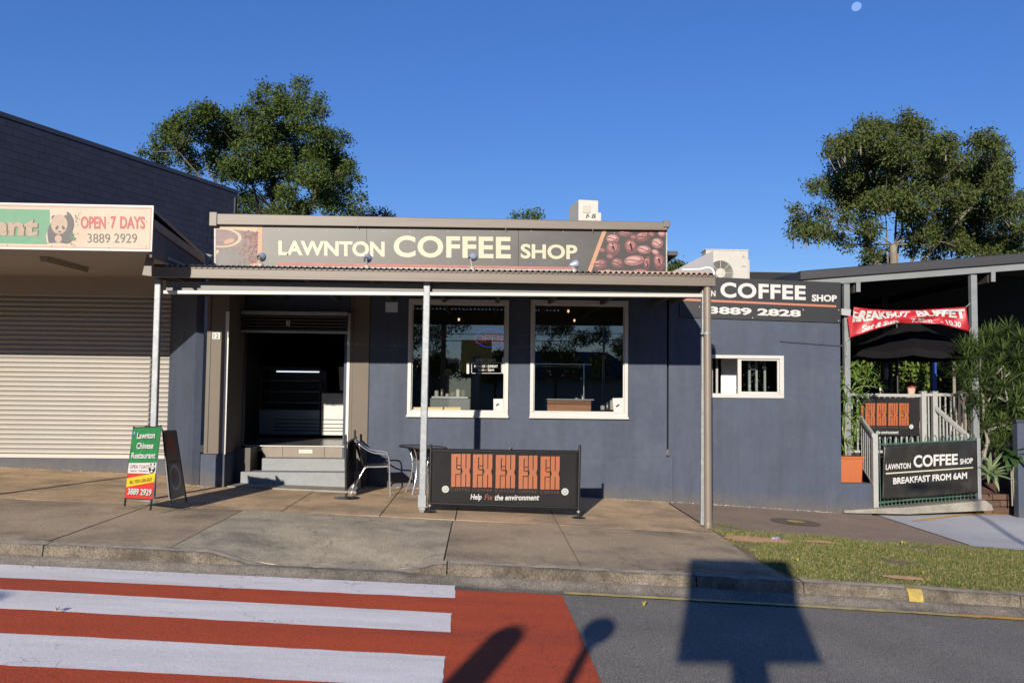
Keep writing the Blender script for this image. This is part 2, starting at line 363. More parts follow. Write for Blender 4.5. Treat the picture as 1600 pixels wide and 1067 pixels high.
for q in range(5):
    y0 = y-.52-q*1.1; xr = G(690, 1067, rz).x
    build('white_stripe', sheet([(-12.6, y0+.12), (xr, y0), (xr, y0-.56), (-12.6, y0-.44)], rz, .008), STRP, cross)
# yellow edge line beside the gutter, pale then freshly painted at its far end
a = G(876, 922.5, rz); b = G(1490, 946.5, rz); c = G(1600, 952, rz)
def linestrip(name, p, q, w, m, off=.014):
    d = Vector((q[0]-p[0], q[1]-p[1])).normalized(); n = Vector((-d.y, d.x))*w/2
    return struct(name, sheet([(p[0]+n.x, p[1]+n.y), (q[0]+n.x, q[1]+n.y), (q[0]-n.x, q[1]-n.y), (p[0]-n.x, p[1]-n.y)], rz, off), m)
linestrip('yellow_edge_line', (a.x+.02, 8.47), (b.x, 8.47), .085, YELP)
linestrip('orange_edge_line', (b.x-.2, 8.47), (b.x+12, 8.47), .085, YELO, .018)

# gutter and kerb
struct('gutter', grid2(-60, 60, 8.44, 8.80, lambda x, y: rz(x, y)+.004+.068*sstep(8.56, 8.74, y), .0, .06), GUTT)
kerb = bpy.data.objects.new('kerb', None); COL.objects.link(kerb); kerb['kind'] = 'structure'
def kerbseg(x0, x1):
    mb = MB(); n = max(2, int((x1-x0)/.07) if abs(x0) < 14 else 20); pr = 6; vs = []
    for i in range(n+1):
        x = x0+(x1-x0)*i/n; t = gz(x, 8.75)+.006; b = rz(x, 8)-.05; wob = .004*math.sin(x*7.3)+.003*math.sin(x*29.1+1)
        hh = t-b
        for (yy, zz) in ((8.94, b), (8.94, t), (8.785, t), (8.762, t-.010+wob), (8.748, t-.03*min(1, hh/.15)), (8.725+wob, b+.02)):
            vs.append((x, yy+random.gauss(0, .0028), zz+random.gauss(0, .0028)))
    mb.add(vs, [(i*pr+j, (i+1)*pr+j, (i+1)*pr+j+1, i*pr+j+1) for i in range(n) for j in range(pr-1)]+[tuple(range(pr)), tuple(n*pr+j for j in range(pr))[::-1]])
    mb.smooth = True
    mb.m = [(1 if k_ < n*(pr-1) and k_ % (pr-1) < 2 else 0) for k_ in range(len(mb.f))]
    build('kerb_stone', mb, [KERB, KTOP], kerb)
ks = [-60, -30, -18, -12.6, -9.2, -5.6, -4.15, -.32, 2.1, 3.15, 5.3, 7.7, 10.1, 20, 60]
for p, q in zip(ks, ks[1:]): kerbseg(p+.006, q-.006)
yk = MB(); kx0, kx1 = G(1400, 912).x, G(1419, 912).x
kp = Plane((0, 8.722, 0), (1, 8.722, 0), (0, 8.745, .1))
yk.add([(kx0, 8.695, rz(kx0, 8)+.03), (kx1, 8.695, rz(kx1, 8)+.03), (kx1+.01, 8.73, gz(kx1, 8.75)-.045), (kx0+.01, 8.73, gz(kx0, 8.75)-.045),
        (kx1+.01, 8.757, gz(kx1, 8.75)+.004), (kx0, 8.757, gz(kx0, 8.75)+.004), (kx1-.02, 8.87, gz(kx1, 8.75)+.012), (kx0+.03, 8.87, gz(kx0, 8.75)+.012)],
       [(0, 1, 2, 3), (3, 2, 4, 5), (5, 4, 6, 7)]); build('painted_mark', yk, mat('yellow_kerb_paint', (.40, .30, .06), .85, .4, 12, .3, 60, stain=(.16, .13, .08), st=.8, ss=7), kerb)

# footpath: concrete slabs on a bed, joints open between them
foot = struct('footpath', grid(-40, 3.12, 8.93, 16.5, gz, -.06, .5), JOIN)
def slab(x0, x1, y0, y1, m, tilt=0, name='slab', parent=None, g=.007, f=gz, sk=.0):
    x0 += g; x1 -= g; y0 += g; y1 -= g; mb = MB(); nx = max(2, int((x1-x0)/.25)); ny = max(2, int((y1-y0)/.25)); vs = []
    for j in range(ny+1):
        for i in range(nx+1):
            u, w = i/nx, j/ny; x = x0+(x1-x0)*u+sk*(w-.5); y = y0+(y1-y0)*w
            vs.append((x, y, f(x, y)+tilt*(u-.5)))
    N = nx+1; fs = [(j*N+i, j*N+i+1, (j+1)*N+i+1, (j+1)*N+i) for j in range(ny) for i in range(nx)]
    rim = [i for i in range(N)]+[j*N+nx for j in range(1, ny+1)]+[ny*N+i for i in range(nx-1, -1, -1)]+[j*N for j in range(ny-1, 0, -1)]
    k = len(vs); vs += [(vs[r][0], vs[r][1], vs[r][2]-.07) for r in rim]
    fs += [(rim[(i+1) % len(rim)], rim[i], k+i, k+(i+1) % len(rim)) for i in range(len(rim))]
    mb.add(vs, fs); return build(name, mb, m, parent or foot)
xs = [-22, -18, -14.5, -10.9, -7.6, -4.2, -3.02, -.36, 1.0, 3.06]
for i, (p, q) in enumerate(zip(xs, xs[1:])):
    m = CONG if -3.1 < p < -.5 else CONC
    slab(p, q, 8.94, 11.62, m, random.uniform(-.006, .006), sk=random.uniform(-.05, .05)*0)
xs = [-22, -17.5, -13.5, -9.9, -7.4, -5.9, -4.25, -2.55, -1.3, -.33, 1.0, 3.06]
for p, q in zip(xs, xs[1:]):
    slab(p, q, 11.62, 15.9, CONO, random.uniform(-.005, .005))
# the bitumen path, verge and driveway on the right
def gb(x, y): return gz(x, y)
struct('bitumen_path', grid(3.09, 6.75, 11.7, 15.2, gb, -.004, .3), BITU)
struct('verge', grid(3.02, 60, 8.90, 12.15, lambda x, y: gz(x, y)+.004*math.sin(x*5+y*3)+.015*math.sin(max(0, min(1, (y-8.9)/3.2))*math.pi), -.012, .3), DIRT)
def gd(x, y): return gz(x, y)+.14*sstep(12.4, 14.6, y)*sstep(6.6, 8.6, x)
dv = MB(); dvp = [(6.62, 11.95), (6.75, 14.6), (6.3, 15.1)]
struct('driveway', grid(6.64, 14, 11.98, 16, gd, .008, .35), DRIV)
# ================================================================== COFFEE SHOP
YW = 14.88
SHOP = thing('coffee_shop', 'blue rendered shop with tan piers, open entry steps and two tall white framed windows', 'shop', (-.7, YW, gz(-.7, YW)))
WP = vplane(YW)
def fx(px, py=600, Y=YW): return P(px, py, Y).x
def fz(px, py, Y=YW): return P(px, py, Y).z
base = -2.4; TOPZ = fz(690, 345)-.04
xL, xR = fx(577, 600), fx(1043, 600)
w1 = (fx(637.5, 560), fx(794.5, 560), fz(715, 650.5), fz(715, 468))
w2 = (fx(828.5, 560), fx(981, 560), fz(905, 652.5), fz(905, 469.5))
mb = MB(); T = .2
mb.box(xL-.42, w1[0], YW, YW+T, base, TOPZ)
mb.box(w1[0], w1[1], YW, YW+T, base, w1[2]); mb.box(w1[0], w1[1], YW, YW+T, w1[3], TOPZ)
mb.box(w1[1], w2[0], YW, YW+T, base, TOPZ)
mb.box(w2[0], w2[1], YW, YW+T, base, w2[2]); mb.box(w2[0], w2[1], YW, YW+T, w2[3], TOPZ)
mb.box(w2[1], xR-.012, YW, YW+T, base, TOPZ)
dx0, dx1 = fx(352, 600, 14.88), fx(545, 600)
hz = fz(450, 486); px1c = fx(352, 600, 13.85); plx = P(333, 340, YW-.13).x
mb.box(px1c, xL-.42, YW, YW+T, hz, 1.75); mb.box(plx, xL-.42, YW, YW+T, 1.752, TOPZ)
build('wall', mb, BLUE, SHOP)
# low plinth standing proud of the wall, its top line sloping with the street
mb = MB(); a = P(577, 712.5, YW); b = P(1050.5, 714, YW)
mb.hexa([(a.x, YW-.022, base), (b.x, YW-.022, base), (b.x, YW-.022, b.z), (a.x, YW-.022, a.z)], [(a.x, YW, base), (b.x, YW, base), (b.x, YW, b.z), (a.x, YW, a.z)])
build('plinth', mb, BLUE, SHOP, bevel=.004)
# splayed wall left of the entry, from the neighbour's front out to the left pier
LP = 13.85
pa, pb = Vector((fx(275, 600, 15.02), 15.02)), Vector((fx(316, 600, LP+.1), LP+.1))
mb = MB(); nn = Vector((pb.y-pa.y, -(pb.x-pa.x))).normalized()*-.12
mb.hexa([(pa.x, pa.y, base), (pb.x, pb.y, base), (pb.x-nn.x, pb.y-nn.y, base), (pa.x-nn.x, pa.y-nn.y, base)],
        [(pa.x, pa.y, 1.75), (pb.x, pb.y, 1.75), (pb.x-nn.x, pb.y-nn.y, 1.75), (pa.x-nn.x, pa.y-nn.y, 1.75)])
build('side_wall', mb, BLUE, SHOP)
# left pier
px0, px1 = fx(321, 600, LP), fx(355, 600, LP); zc = fz(338, 709, LP)
mb = MB(); mb.box(px0, px1, LP, LP+.9, zc, 1.72); build('pier', mb, TAN, SHOP, bevel=.006)
mb = MB(); mb.box(px0+.05, px0+.062, LP-.012, LP-.001, zc+.02, 1.6); build('pier_joint', mb, BLACKP, SHOP)
mb = MB(); mb.box(fx(314, 740, LP), px1+.01, LP-.05, LP+.9, base, zc-.003); build('pier_base', mb, BLUE, SHOP, bevel=.006)
mb = MB(); mb.box(fx(318, 740, LP)+.02, px1-.03, LP-.062, LP-.0501, base, zc-.05); build('pier_base_panel', mb, BLUE, SHOP, bevel=.004)
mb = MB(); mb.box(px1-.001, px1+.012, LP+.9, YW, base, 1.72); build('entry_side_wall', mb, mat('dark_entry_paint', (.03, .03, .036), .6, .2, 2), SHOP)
# right pier (tan board on the wall)
qx0, qx1 = fx(546.5, 600), fx(576, 600)
mb = MB(); mb.box(qx0, qx1, YW-.03, YW+.25, base, 1.75); build('pier', mb, TAN, SHOP, bevel=.006)
mb = MB(); mb.box(qx0+.04, qx0+.05, YW-.034, YW-.0301, base, 1.7); mb.box(qx1-.002, qx1+.006, YW-.02, YW+.01, -1.1, 1.7); build('pier_joint', mb, BLACKP, SHOP)
# white door frame and roller door box
fr = MB(); zt = fz(450, 488)
fr.box(px1-.045, px1+.006, LP-.018, LP-.001, fz(350, 710, LP), fz(356, 487, LP))
build('door_jamb', fr, WHITE, SHOP); fr = MB(); fr.box(qx0-.05, qx0-.003, YW-.04, YW+.02, fz(545, 700), zt); build('door_jamb', fr, WHITE, SHOP)
Yd = 14.6
fr = MB(); fr.box(px1+.012, qx0-.003, LP+.62, LP+.66, fz(450, 492, LP+.6)-.0, fz(450, 486.5, LP+.6)); fr.box(px1+.012, qx0-.003, LP+.64, LP+.68, fz(450, 520, LP+.6), fz(450, 516.5, LP+.6)); build('door_head_rail', fr, GALV, SHOP)
rd = MB()
for i in range(5):
    zz = fz(450, 492+i*5, LP+.6); rd.tube([(px1+.012, LP+.68, zz-.02), (qx0, LP+.68, zz-.02)], .022, 8)
rb = build('roller_door', rd, mat('black_roller_slats', (.010, .010, .012), .5), SHOP)
pl = MB(); c = P(450, 505, LP+.63); pl.box(c.x-.03, c.x+.03, LP+.635, LP+.642, c.z-.045, c.z+.045); npl = build('number_plate', pl, mat('grey_plate', (.35, .35, .34), .5), SHOP)
ptext('number', '2', [(447.5, 501.5), (452.5, 501.6), (452.5, 508.6), (447.5, 508.5)], vplane(LP+.632), BLACKP, npl, 0)
np2 = MB(); np2.add([P(x, y, LP-.008) for x, y in ((332, 519.5), (344, 519.7), (343.6, 529.8), (331.8, 529.6))], [(0, 1, 2, 3)]); npo = build('house_number', np2, WLET, SHOP)
ptext('number', '12', [(333.5, 521), (342, 521), (341.8, 528.4), (333.3, 528.3)], vplane(LP-.010), BLACKP, npo, 0, .03)
# entry steps
TERR = mat('speckled_grey_step', (.20, .215, .22), .7, .12, 6, .15, 200, fine=.3, fs=260)
TILE = mat('beige_riser_tile', (.15, .12, .09), .5, .15, 3, rnd=.12, stain=(.2, .16, .12), st=.4, ss=4)
ent = Vector((px1+.02, 0, 0)); ex1 = qx0-.04
zs = [-.93, -1.115, -1.305, -1.49]
mb = MB(); mb.box(ent.x+.36, ex1+.2, 14.58, 14.9, base, zs[1]); build('step', mb, TERR, SHOP, bevel=.01)
mb = MB(); mb.box(ent.x+.10, ex1+.3, 14.27, 14.578, base, zs[2]); build('step', mb, TERR, SHOP, bevel=.01)
mb = MB(); mb.hexa([(ent.x+.02, 13.86, base), (ex1+.35, 13.86, base), (ex1+.35, 14.268, base), (ent.x+.02, 14.268, base)], [(ent.x+.02, 13.86, gz(ent.x, 13.9)+.012), (ex1+.35, 13.86, gz(ex1, 13.9)+.012), (ex1+.35, 14.268, gz(ex1, 14)+.025), (ent.x+.02, 14.268, gz(ent.x, 14)+.02)]); build('landing', mb, mat('worn_grey_landing', (.24, .225, .195), .8, .3, 4, .2, 80, fine=.2, fs=100), SHOP)
tx = [ent.x+.3, ent.x+.62, ent.x+1.3, ent.x+1.98, ex1+.05]
for p, q in zip(tx, tx[1:]):
    mb = MB(); mb.box(p+.003, q-.003, 14.885, 14.905, zs[1]-.02, zs[0]-.012); build('riser_tile', mb, TILE, SHOP)
mb = MB(); mb.box(px1+.02, ex1+.02, 14.86, 14.91, zs[0]-.012, zs[0]+.004); build('door_sill', mb, WHITE, SHOP)
stk = MB(); a = P(465, 702, 14.882); stk.box(P(467, 705, 14.88).x, P(488, 705, 14.88).x, 14.880, 14.884, P(475, 707.6, 14.88).z, P(475, 702.4, 14.88).z)
st = build('step_notice', stk, mat('aged_notice', (.55, .52, .42), .6), SHOP)
ptext('notice_text', 'MIND THE STEP', q4(470, 704, 485, 706), vplane(14.878), BLACKP, st, 0)
# left inner entry block seen at the foot of the opening
mb = MB(); mb.box(px1+.012, px1+.24, 14.4, 14.88, base, zs[0]-.01); build('entry_side_tiles', mb, mat('shaded_side_tile', (.05, .04, .033), .55, .2, 5), SHOP)  # tile colour darkened to stand for the shadow falling from the left
# parapet cap, gutter style
mb = MB(); l0, l1 = P(331, 340, YW-.13), P(1043, 352, YW-.13)
zt0, zt1 = fz(331, 333.5, YW-.14), fz(1043, 347, YW-.14); zb0, zb1 = fz(331, 351, YW-.14), fz(1043, 360, YW-.14)
mb.hexa([(l0.x, YW-.14, zb0), (l1.x, YW-.14, zb1), (l1.x, YW-.14, zt1), (l0.x, YW-.14, zt0)], [(l0.x, YW+.26, zb0), (l1.x, YW+.26, zb1), (l1.x, YW+.26, zt1), (l0.x, YW+.26, zt0)])
build('parapet_cap', mb, FASCIA, SHOP, bevel=.012)
for X, z, nm in ((l0.x, zt0, -1), (l1.x, zt1, 1)):
    mb = MB(); mb.box(X-.035, X+.09 if nm < 0 else X+.035, YW-.16, YW-.02, z-.21, z+.02) if nm < 0 else mb.box(X-.07, X+.035, YW-.16, YW+.3, z-.09, z+.02)
    build('cap_end', mb, FASCIA, SHOP, bevel=.008)
for X in (-2.1, .35, 1.8):
    sc = MB(); z = zt0+(zt1-zt0)*(X-l0.x)/(l1.x-l0.x); sc.box(X-.004, X+.004, YW-.144, YW-.139, z-.19, z); build('cap_joint', sc, mat('cap_joint_line', (.18, .14, .11), .6), SHOP)
# the body behind: roof, side, rear and floor
mb = MB(); bx0, bx1 = l0.x+.03, 5.93
mb.box(-4.44, 3.3, YW+T, 22, 2.35, 2.42); mb.box(3.3, 5.9, YW+T, 22, 1.78, 1.85); build('roof', mb, DARK, SHOP)
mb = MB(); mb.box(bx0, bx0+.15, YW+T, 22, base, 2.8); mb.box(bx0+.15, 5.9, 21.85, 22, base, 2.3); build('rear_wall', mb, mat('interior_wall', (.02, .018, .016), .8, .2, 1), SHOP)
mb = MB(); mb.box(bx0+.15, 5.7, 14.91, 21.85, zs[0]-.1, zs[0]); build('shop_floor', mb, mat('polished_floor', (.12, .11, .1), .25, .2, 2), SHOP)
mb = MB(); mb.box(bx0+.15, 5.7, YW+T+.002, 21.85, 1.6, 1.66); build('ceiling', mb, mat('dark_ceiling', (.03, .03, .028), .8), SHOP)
# windows
def window(w, parent=SHOP, t=.075, mull=None):
    f = MB(); x0, x1, z0, z1 = w; y0, y1 = YW-.035, YW+.09
    f.box(x0, x1, y0, y1, z0, z0+t*1.15); f.box(x0, x1, y0, y1, z1-t, z1); f.box(x0, x0+t*.8, y0, y1, z0+t*1.15, z1-t); f.box(x1-t*.8, x1, y0, y1, z0+t*1.15, z1-t)
    g = t*.8
    f.box(x0+g, x1-g, y0+.04, y0+.07, z0+t*1.15, z0+t*1.15+.02); f.box(x0+g, x1-g, y0+.04, y0+.07, z1-t-.02, z1-t); f.box(x0+g, x0+g+.018, y0+.04, y0+.07, z0+t*1.15+.02, z1-t-.02); f.box(x1-g-.018, x1-g, y0+.04, y0+.07, z0+t*1.15+.02, z1-t-.02)
    o = build('window', f, WHITE, parent, bevel=.004)
    p = MB(); p.add([(x0+g, y0+.055, z0+t), (x1-g, y0+.055, z0+t), (x1-g, y0+.055, z1-t), (x0+g, y0+.055, z1-t)], [(0, 1, 2, 3)]); build('pane', p, GLASS, o)
    s = MB(); s.box(x0-.01, x1+.01, y0-.03, y0-.001, z0-.015, z0+.02); build('sill', s, WHITE, o, bevel=.003)
    return o
W1 = window(w1); W2 = window(w2)
# inner reveal strips keep light off the wall ends: white reveal
# small pale plate on the wall under the awning
mb = MB(); mb.add([P(x, y, YW-.012) for x, y in ((602.5, 472), (621.5, 472.3), (621.3, 488), (602.3, 487.7))], [(0, 1, 2, 3)]); mb2 = MB(); q = [P(x, y, YW-.012) for x, y in ((602.5, 472), (621.5, 472.3), (621.3, 488), (602.3, 487.7))]; mb2.prism(q, (0, .011, 0)); build('wall_plate', mb2, mat('pale_blue_plate', (.42, .48, .56), .4), SHOP)
# screw heads / stickers on the windows
STK = mat('white_sticker', (.4, .4, .395), .5)
def sticker(w, q, cam_pts, parent):
    pl = vplane(YW+.012)
    mb = MB(); ppoly(mb, q, pl, 0); o = build('camera_sticker', mb, STK, parent)
    mb = MB(); ppoly(mb, cam_pts, pl, .002); build('camera_symbol', mb, BLACKP, o)
sticker(w1, [(771, 623), (786, 623), (786, 644), (771, 644)], [(774.5, 632.5), (779, 629.6), (780.5, 631.6), (776, 634.8)], W1)
sticker(w2, [(957, 622), (974, 621.6), (974, 645), (959, 645)], [(962, 634), (967, 631), (968.4, 633), (963.4, 636.3)], W2)
pl = vplane(YW+.012)
hrs = MB()
for x0, y0, x1, y1 in ((736.5, 566.5, 784, 567.3), (736.5, 582.6, 784, 583.4), (736.5, 566.5, 737.3, 583.4), (783.2, 566.5, 784, 583.4)): prect(hrs, x0, y0, x1, y1, pl, 0)
prect(hrs, 729, 566, 733, 583.8, pl, 0); prect(hrs, 784.6, 558, 787.2, 583.8, pl, 0)
h = build('opening_hours_frame', hrs, STK, W1)
ptext('opening_hours_title', 'OPEN 7 DAYS', q4(743.5, 560.5, 774.5, 565), pl, mat('grey_vinyl', (.35, .36, .35), .6), W1, 0, .01)
ptext('opening_hours_text', 'MONDAY - SUNDAY', q4(741, 570, 778, 574.4), pl, STK, W1, 0, .03)
ptext('opening_hours_text', '6am - 2pm', q4(747, 575.6, 772, 580.6), pl, STK, W1, 0, .03)
YN = mat('yellow_notice', (.38, .31, .13), .6, .1, 8)
for x0, x1, m in ((646, 659, mat('tan_notice', (.36, .26, .14), .6)), (669, 691.5, YN), (694.5, 719.5, YN)):
    mb = MB(); prect(mb, x0, 636, x1, 642.4, pl, 0); o = build('window_notice', mb, m, W1)
    if m is YN: ptext('notice_text', 'No Dogs Please', q4(x0+3, 637, x1-3, 638.8), pl, mat('brown_ink', (.12, .08, .04), .7), o, .002); ptext('notice_text', 'Thank you for your help', q4(x0+2, 639.6, x1-2, 641.4), pl, mat('brown_ink', (.12, .08, .04), .7), o, .002)

# ------------------------------------------------------------------ extension with the servery window
YE = 14.905
EXT = thing('extension_building', 'low blue rendered extension with a small white sliding window, right of the awning', 'building', (4.6, YE, gz(4.6, YE)))
ex0, ex1b = fx(1044, 600, YE), fx(1313.5, 620, YE)
sw = (fx(1104, 590, YE), fx(1224.5, 590, YE), fz(1165, 621.5, YE), fz(1165, 555, YE)); ET = fz(1200, 440, YE)
mb = MB(); mb.box(ex0+.01, sw[0], YE, YE+.2, base, ET+.1); mb.box(sw[0], sw[1], YE, YE+.2, base, sw[2]); mb.box(sw[0], sw[1], YE, YE+.2, sw[3], ET+.03); mb.box(sw[1], ex1b, YE, YE+.2, base, ET-.02)
mb.box(ex1b-.2, ex1b, YE+.2, 21.8, base, ET-.02)
build('wall', mb, BLUE2, EXT)
f = MB(); x0, x1, z0, z1 = sw; y0 = YE-.02; y1 = YE+.07; t = .07
f.box(x0, x1, y0, y1, z0, z0+t); f.box(x0, x1, y0, y1, z1-t*.8, z1); f.box(x0, x0+t, y0, y1, z0+t, z1-t*.8); f.box(x1-t, x1, y0, y1, z0+t, z1-t*.8)
o = build('window', f, WHITE, EXT, bevel=.004)
xm = fx(1156, 590, YE)
mb = MB(); mb.box(xm-.03, xm+.03, y0+.03, y1-.01, z0+t, z1-t*.8); mb.box(xm+.03, x1-t, y0+.035, y1-.02, z0+t, z0+t+.035); mb.box(xm+.03, x1-t, y0+.035, y1-.02, z1-t*.8-.03, z1-t*.8); mb.box(x1-t-.03, x1-t, y0+.035, y1-.02, z0+t+.035, z1-t*.8-.03)
build('sliding_sash', mb, WHITE, o, bevel=.003)
mb = MB(); mb.add([(xm, y0+.05, z0+t), (x1-t, y0+.05, z0+t), (x1-t, y0+.05, z1-t), (xm, y0+.05, z1-t)], [(0, 1, 2, 3)]); build('pane', mb, GLASS, o)
# what stands inside the servery window
mb = MB(); mb.box(fx(1126, 590, YE+.9), fx(1156, 590, YE+.9), YE+.85, YE+.9, z0-.4, z1+.1); build('white_inner_panel', mb, mat('white_panel', (.85, .85, .84), .5), EXT)
mb = MB(); mb.box(x0+.1, xm+.3, YE+.22, YE+.6, z0-.02, z0+.05); build('servery_counter', mb, mat('speckled_counter', (.12, .11, .1), .4, .5, 80), EXT)
mb = MB()
for px in (1113, 1121, 1172, 1183, 1196): X = fx(px, 590, YE+.5); mb.box(X-.025, X+.01, YE+.5, YE+.54, z0-.3, z1+.1)
build('inner_window_bars', mb, mat('interior_frame', (.3, .3, .29), .5), EXT)
# long thin bracket on the wall
a, b = P(1219, 533, YE-.02), P(1317, 540.5, YE-.02)
mb = MB(); mb.tube([a, b], .012, 8); bo = build('wall_rod', mb, BLUE2, EXT)
# cut line between shop and extension is the open joint; skirting seam
mb = MB(); a = P(1050, 717, YE-.0); mb.box(a.x, a.x+.02, YE-.03, YE-.001, base, a.z); build('corner_strip', mb, BLUE2, EXT)

# ================================================================== AWNING
YP = 12.2; YA = 12.03
AW = thing('shop_awning', 'corrugated awning with tan fascia over the coffee shop front, on galvanised posts', 'awning', (-.7, YP, gz(-.7, YP)))
def edge(yl, yr, Y): a = P(235, yl, Y); b = P(1118, yr, Y); return a, b
a, b = edge(416.5, 430.5, YA); c, d = edge(433.2, 447.3, YA)
mb = MB(); mb.hexa([(c.x, YA, c.z), (d.x, YA, d.z), (d.x, YA, b.z), (c.x, YA, a.z)], [(c.x, YA+.05, c.z), (d.x, YA+.05, d.z), (d.x, YA+.05, b.z), (c.x, YA+.05, a.z)])
m1 = .45
mb.hexa([(c.x, YA-.012, c.z), (d.x, YA-.012, d.z), (d.x, YA-.012, d.z+.035), (c.x, YA-.012, c.z+.035)], [(c.x, YA-.0005, c.z), (d.x, YA-.0005, d.z), (d.x, YA-.0005, d.z+.035), (c.x, YA-.0005, c.z+.035)])
mb.hexa([(c.x, YA-.012, a.z-.02), (d.x, YA-.012, b.z-.02), (d.x, YA-.012, b.z), (c.x, YA-.012, a.z)], [(c.x, YA-.0005, a.z-.02), (d.x, YA-.0005, b.z-.02), (d.x, YA-.0005, b.z), (c.x, YA-.0005, a.z)])
build('fascia', mb, FASCIA, AW, bevel=.004)
mb = MB(); mb.box(c.x, c.x+.04, YA+.052, YW-.03, c.z+.01, a.z-.01); build('end_board', mb, FASCIA, AW); mb = MB(); mb.box(d.x-.04, d.x, YA+.052, YW-.03, d.z+.01, b.z-.01); build('end_board', mb, FASCIA, AW)
A0, B0 = a, b
# pinkish trim above fascia at the right end
mb = MB(); mb.hexa([(B0.x-1.6, YA+.03, B0.z-.0), (B0.x-.06, YA+.03, B0.z), (B0.x-.06, YA+.03, B0.z+.045), (B0.x-1.6, YA+.03, B0.z+.05)], [(B0.x-1.6, YA+.05, B0.z), (B0.x-.06, YA+.05, B0.z), (B0.x-.06, YA+.05, B0.z+.045), (B0.x-1.6, YA+.05, B0.z+.05)]); build('edge_trim', mb, mat('faded_pink_trim', (.28, .18, .15), .6), AW)
# white lipped beam under the roof
a, b = P(258, 446, 12.22), P(1096, 452.5, 12.22); c, d = P(258, 459.6, 12.22), P(1096, 465, 12.22)
mb = MB(); mb.hexa([(a.x, 12.26, c.z), (b.x, 12.26, d.z), (b.x, 12.26, b.z+.06), (a.x, 12.26, a.z+.06)], [(a.x, 12.28, c.z), (b.x, 12.28, d.z), (b.x, 12.28, b.z+.06), (a.x, 12.28, a.z+.06)]); build('beam', mb, mat('shaded_beam_paint', (.10, .10, .097), .5, .1, 2), AW)  # beam face coloured dark to stand for shade above the bright lip
mb = MB(); mb.hexa([(a.x, 12.16, c.z), (b.x, 12.16, d.z), (b.x, 12.26, d.z), (a.x, 12.26, c.z)], [(a.x, 12.16, c.z+.045), (b.x, 12.16, d.z+.045), (b.x, 12.26, d.z+.03), (a.x, 12.26, c.z+.03)]); build('beam_lip', mb, mat('white_beam_lip', (.40, .39, .355), .4), AW, bevel=.003)
# corrugated roof sheets, each a part
n_sh = 10; W_ = (B0.x-A0.x-.03)/n_sh; nc = 10; s_ = 8
def zroof(x, y): z0 = A0.z+(B0.z-A0.z)*(x-A0.x)/(B0.x-A0.x); return z0+.016+(y-YA)*.085
CORR = mat('weathered_corrugated_steel', (.065, .062, .06), .6, .4, 4, stain=(.06, .05, .045), st=.6, ss=3)
for i in range(n_sh):
    x0 = A0.x+.015+i*W_; vs = []; n = nc*s_
    for j in range(n+1):
        x = x0+W_*j/n; w = .02*math.sin(2*math.pi*nc*j/n)
        vs += [(x, YA-.03, zroof(x, YA-.03)+w), (x, YW-.01, zroof(x, YW)+w), (x, YW-.01, zroof(x, YW)+w-.004), (x, YA-.03, zroof(x, YA-.03)+w-.004)]
    mb = MB(); mb.add(vs, [(4*j, 4*j+4, 4*j+5, 4*j+1) for j in range(n)]+[(4*j+2, 4*j+6, 4*j+7, 4*j+3) for j in range(n)]+[(4*j+3, 4*j+7, 4*j+4, 4*j) for j in range(n)]); mb.smooth = True
    build('roof_sheet', mb, CORR, AW)
mb = MB()
for k in range(9):
    X = A0.x+.3+k*(B0.x-A0.x-.6)/8; mb.box(X-.03, X+.03, YA+.06, YW-.01, zroof(X, YA)-.16, zroof(X, YA)-.06)
build('rafters', mb, mat('dark_rafter', (.05, .045, .04), .8), AW)
# posts
def post(px_t, py_t, px_b, py_b, w=.085):
    t = P(px_t, py_t, YP); b = P(px_b, py_b, YP); g = gz(b.x, YP); h = w/2
    mb = MB(); mb.hexa([(b.x-h, YP-h, g+.02), (b.x+h, YP-h, g+.02), (b.x+h, YP+h, g+.02), (b.x-h, YP+h, g+.02)], [(t.x-h, YP-h, t.z), (t.x+h, YP-h, t.z), (t.x+h, YP+h, t.z), (t.x-h, YP+h, t.z)])
    return build('post', mb, GALV, AW, bevel=.012), b, g
post(248, 436, 237, 780); o, b, g = post(667.5, 440, 659.5, 797, .092)
mb = MB(); h = .057; mb.box(b.x-h, b.x+h, YP-h, YP+h, g+.06, g+.235); build('post_sleeve', mb, GALV, AW, bevel=.008)
mb = MB(); mb.box(b.x-.03, b.x+.03, YP-.03, YP+.03, g-.03, g+.03); build('post_stub', mb, mat('rusty_stub', (.32, .22, .16), .9, .4, 20), AW)
o, b, g = post(1100, 450, 1098, 812, .07)
# tan downpipe with clamp beside the last post
mb = MB(); t = P(1104.5, 447, YP-.08); bb = P(1106, 812, YP-.08); mb.tube([(bb.x, YP-.1, g-.0), (t.x, YP-.1, t.z)], .052, 18); dp = build('downpipe', mb, mat('tan_downpipe', (.17, .14, .112), .45, .08, 3), AW)
mb = MB(); c = P(1104.5, 521, YP-.1); mb.lathe([(.053, -.018), (.06, -.018), (.06, .018), (.053, .018)], (c.x+.0, YP-.1, c.z)); mb.box(c.x-.085, c.x-.05, YP-.12, YP-.08, c.z-.012, c.z+.012); build('pipe_clamp', mb, GALV, dp)
mb = MB(); mb.lathe([(.055, g), (.056, g+.06), (.053, g+.075)], (bb.x, YP-.1, 0)); build('pipe_collar', mb, mat('tan_downpipe', (.4, .3, .2)), dp)
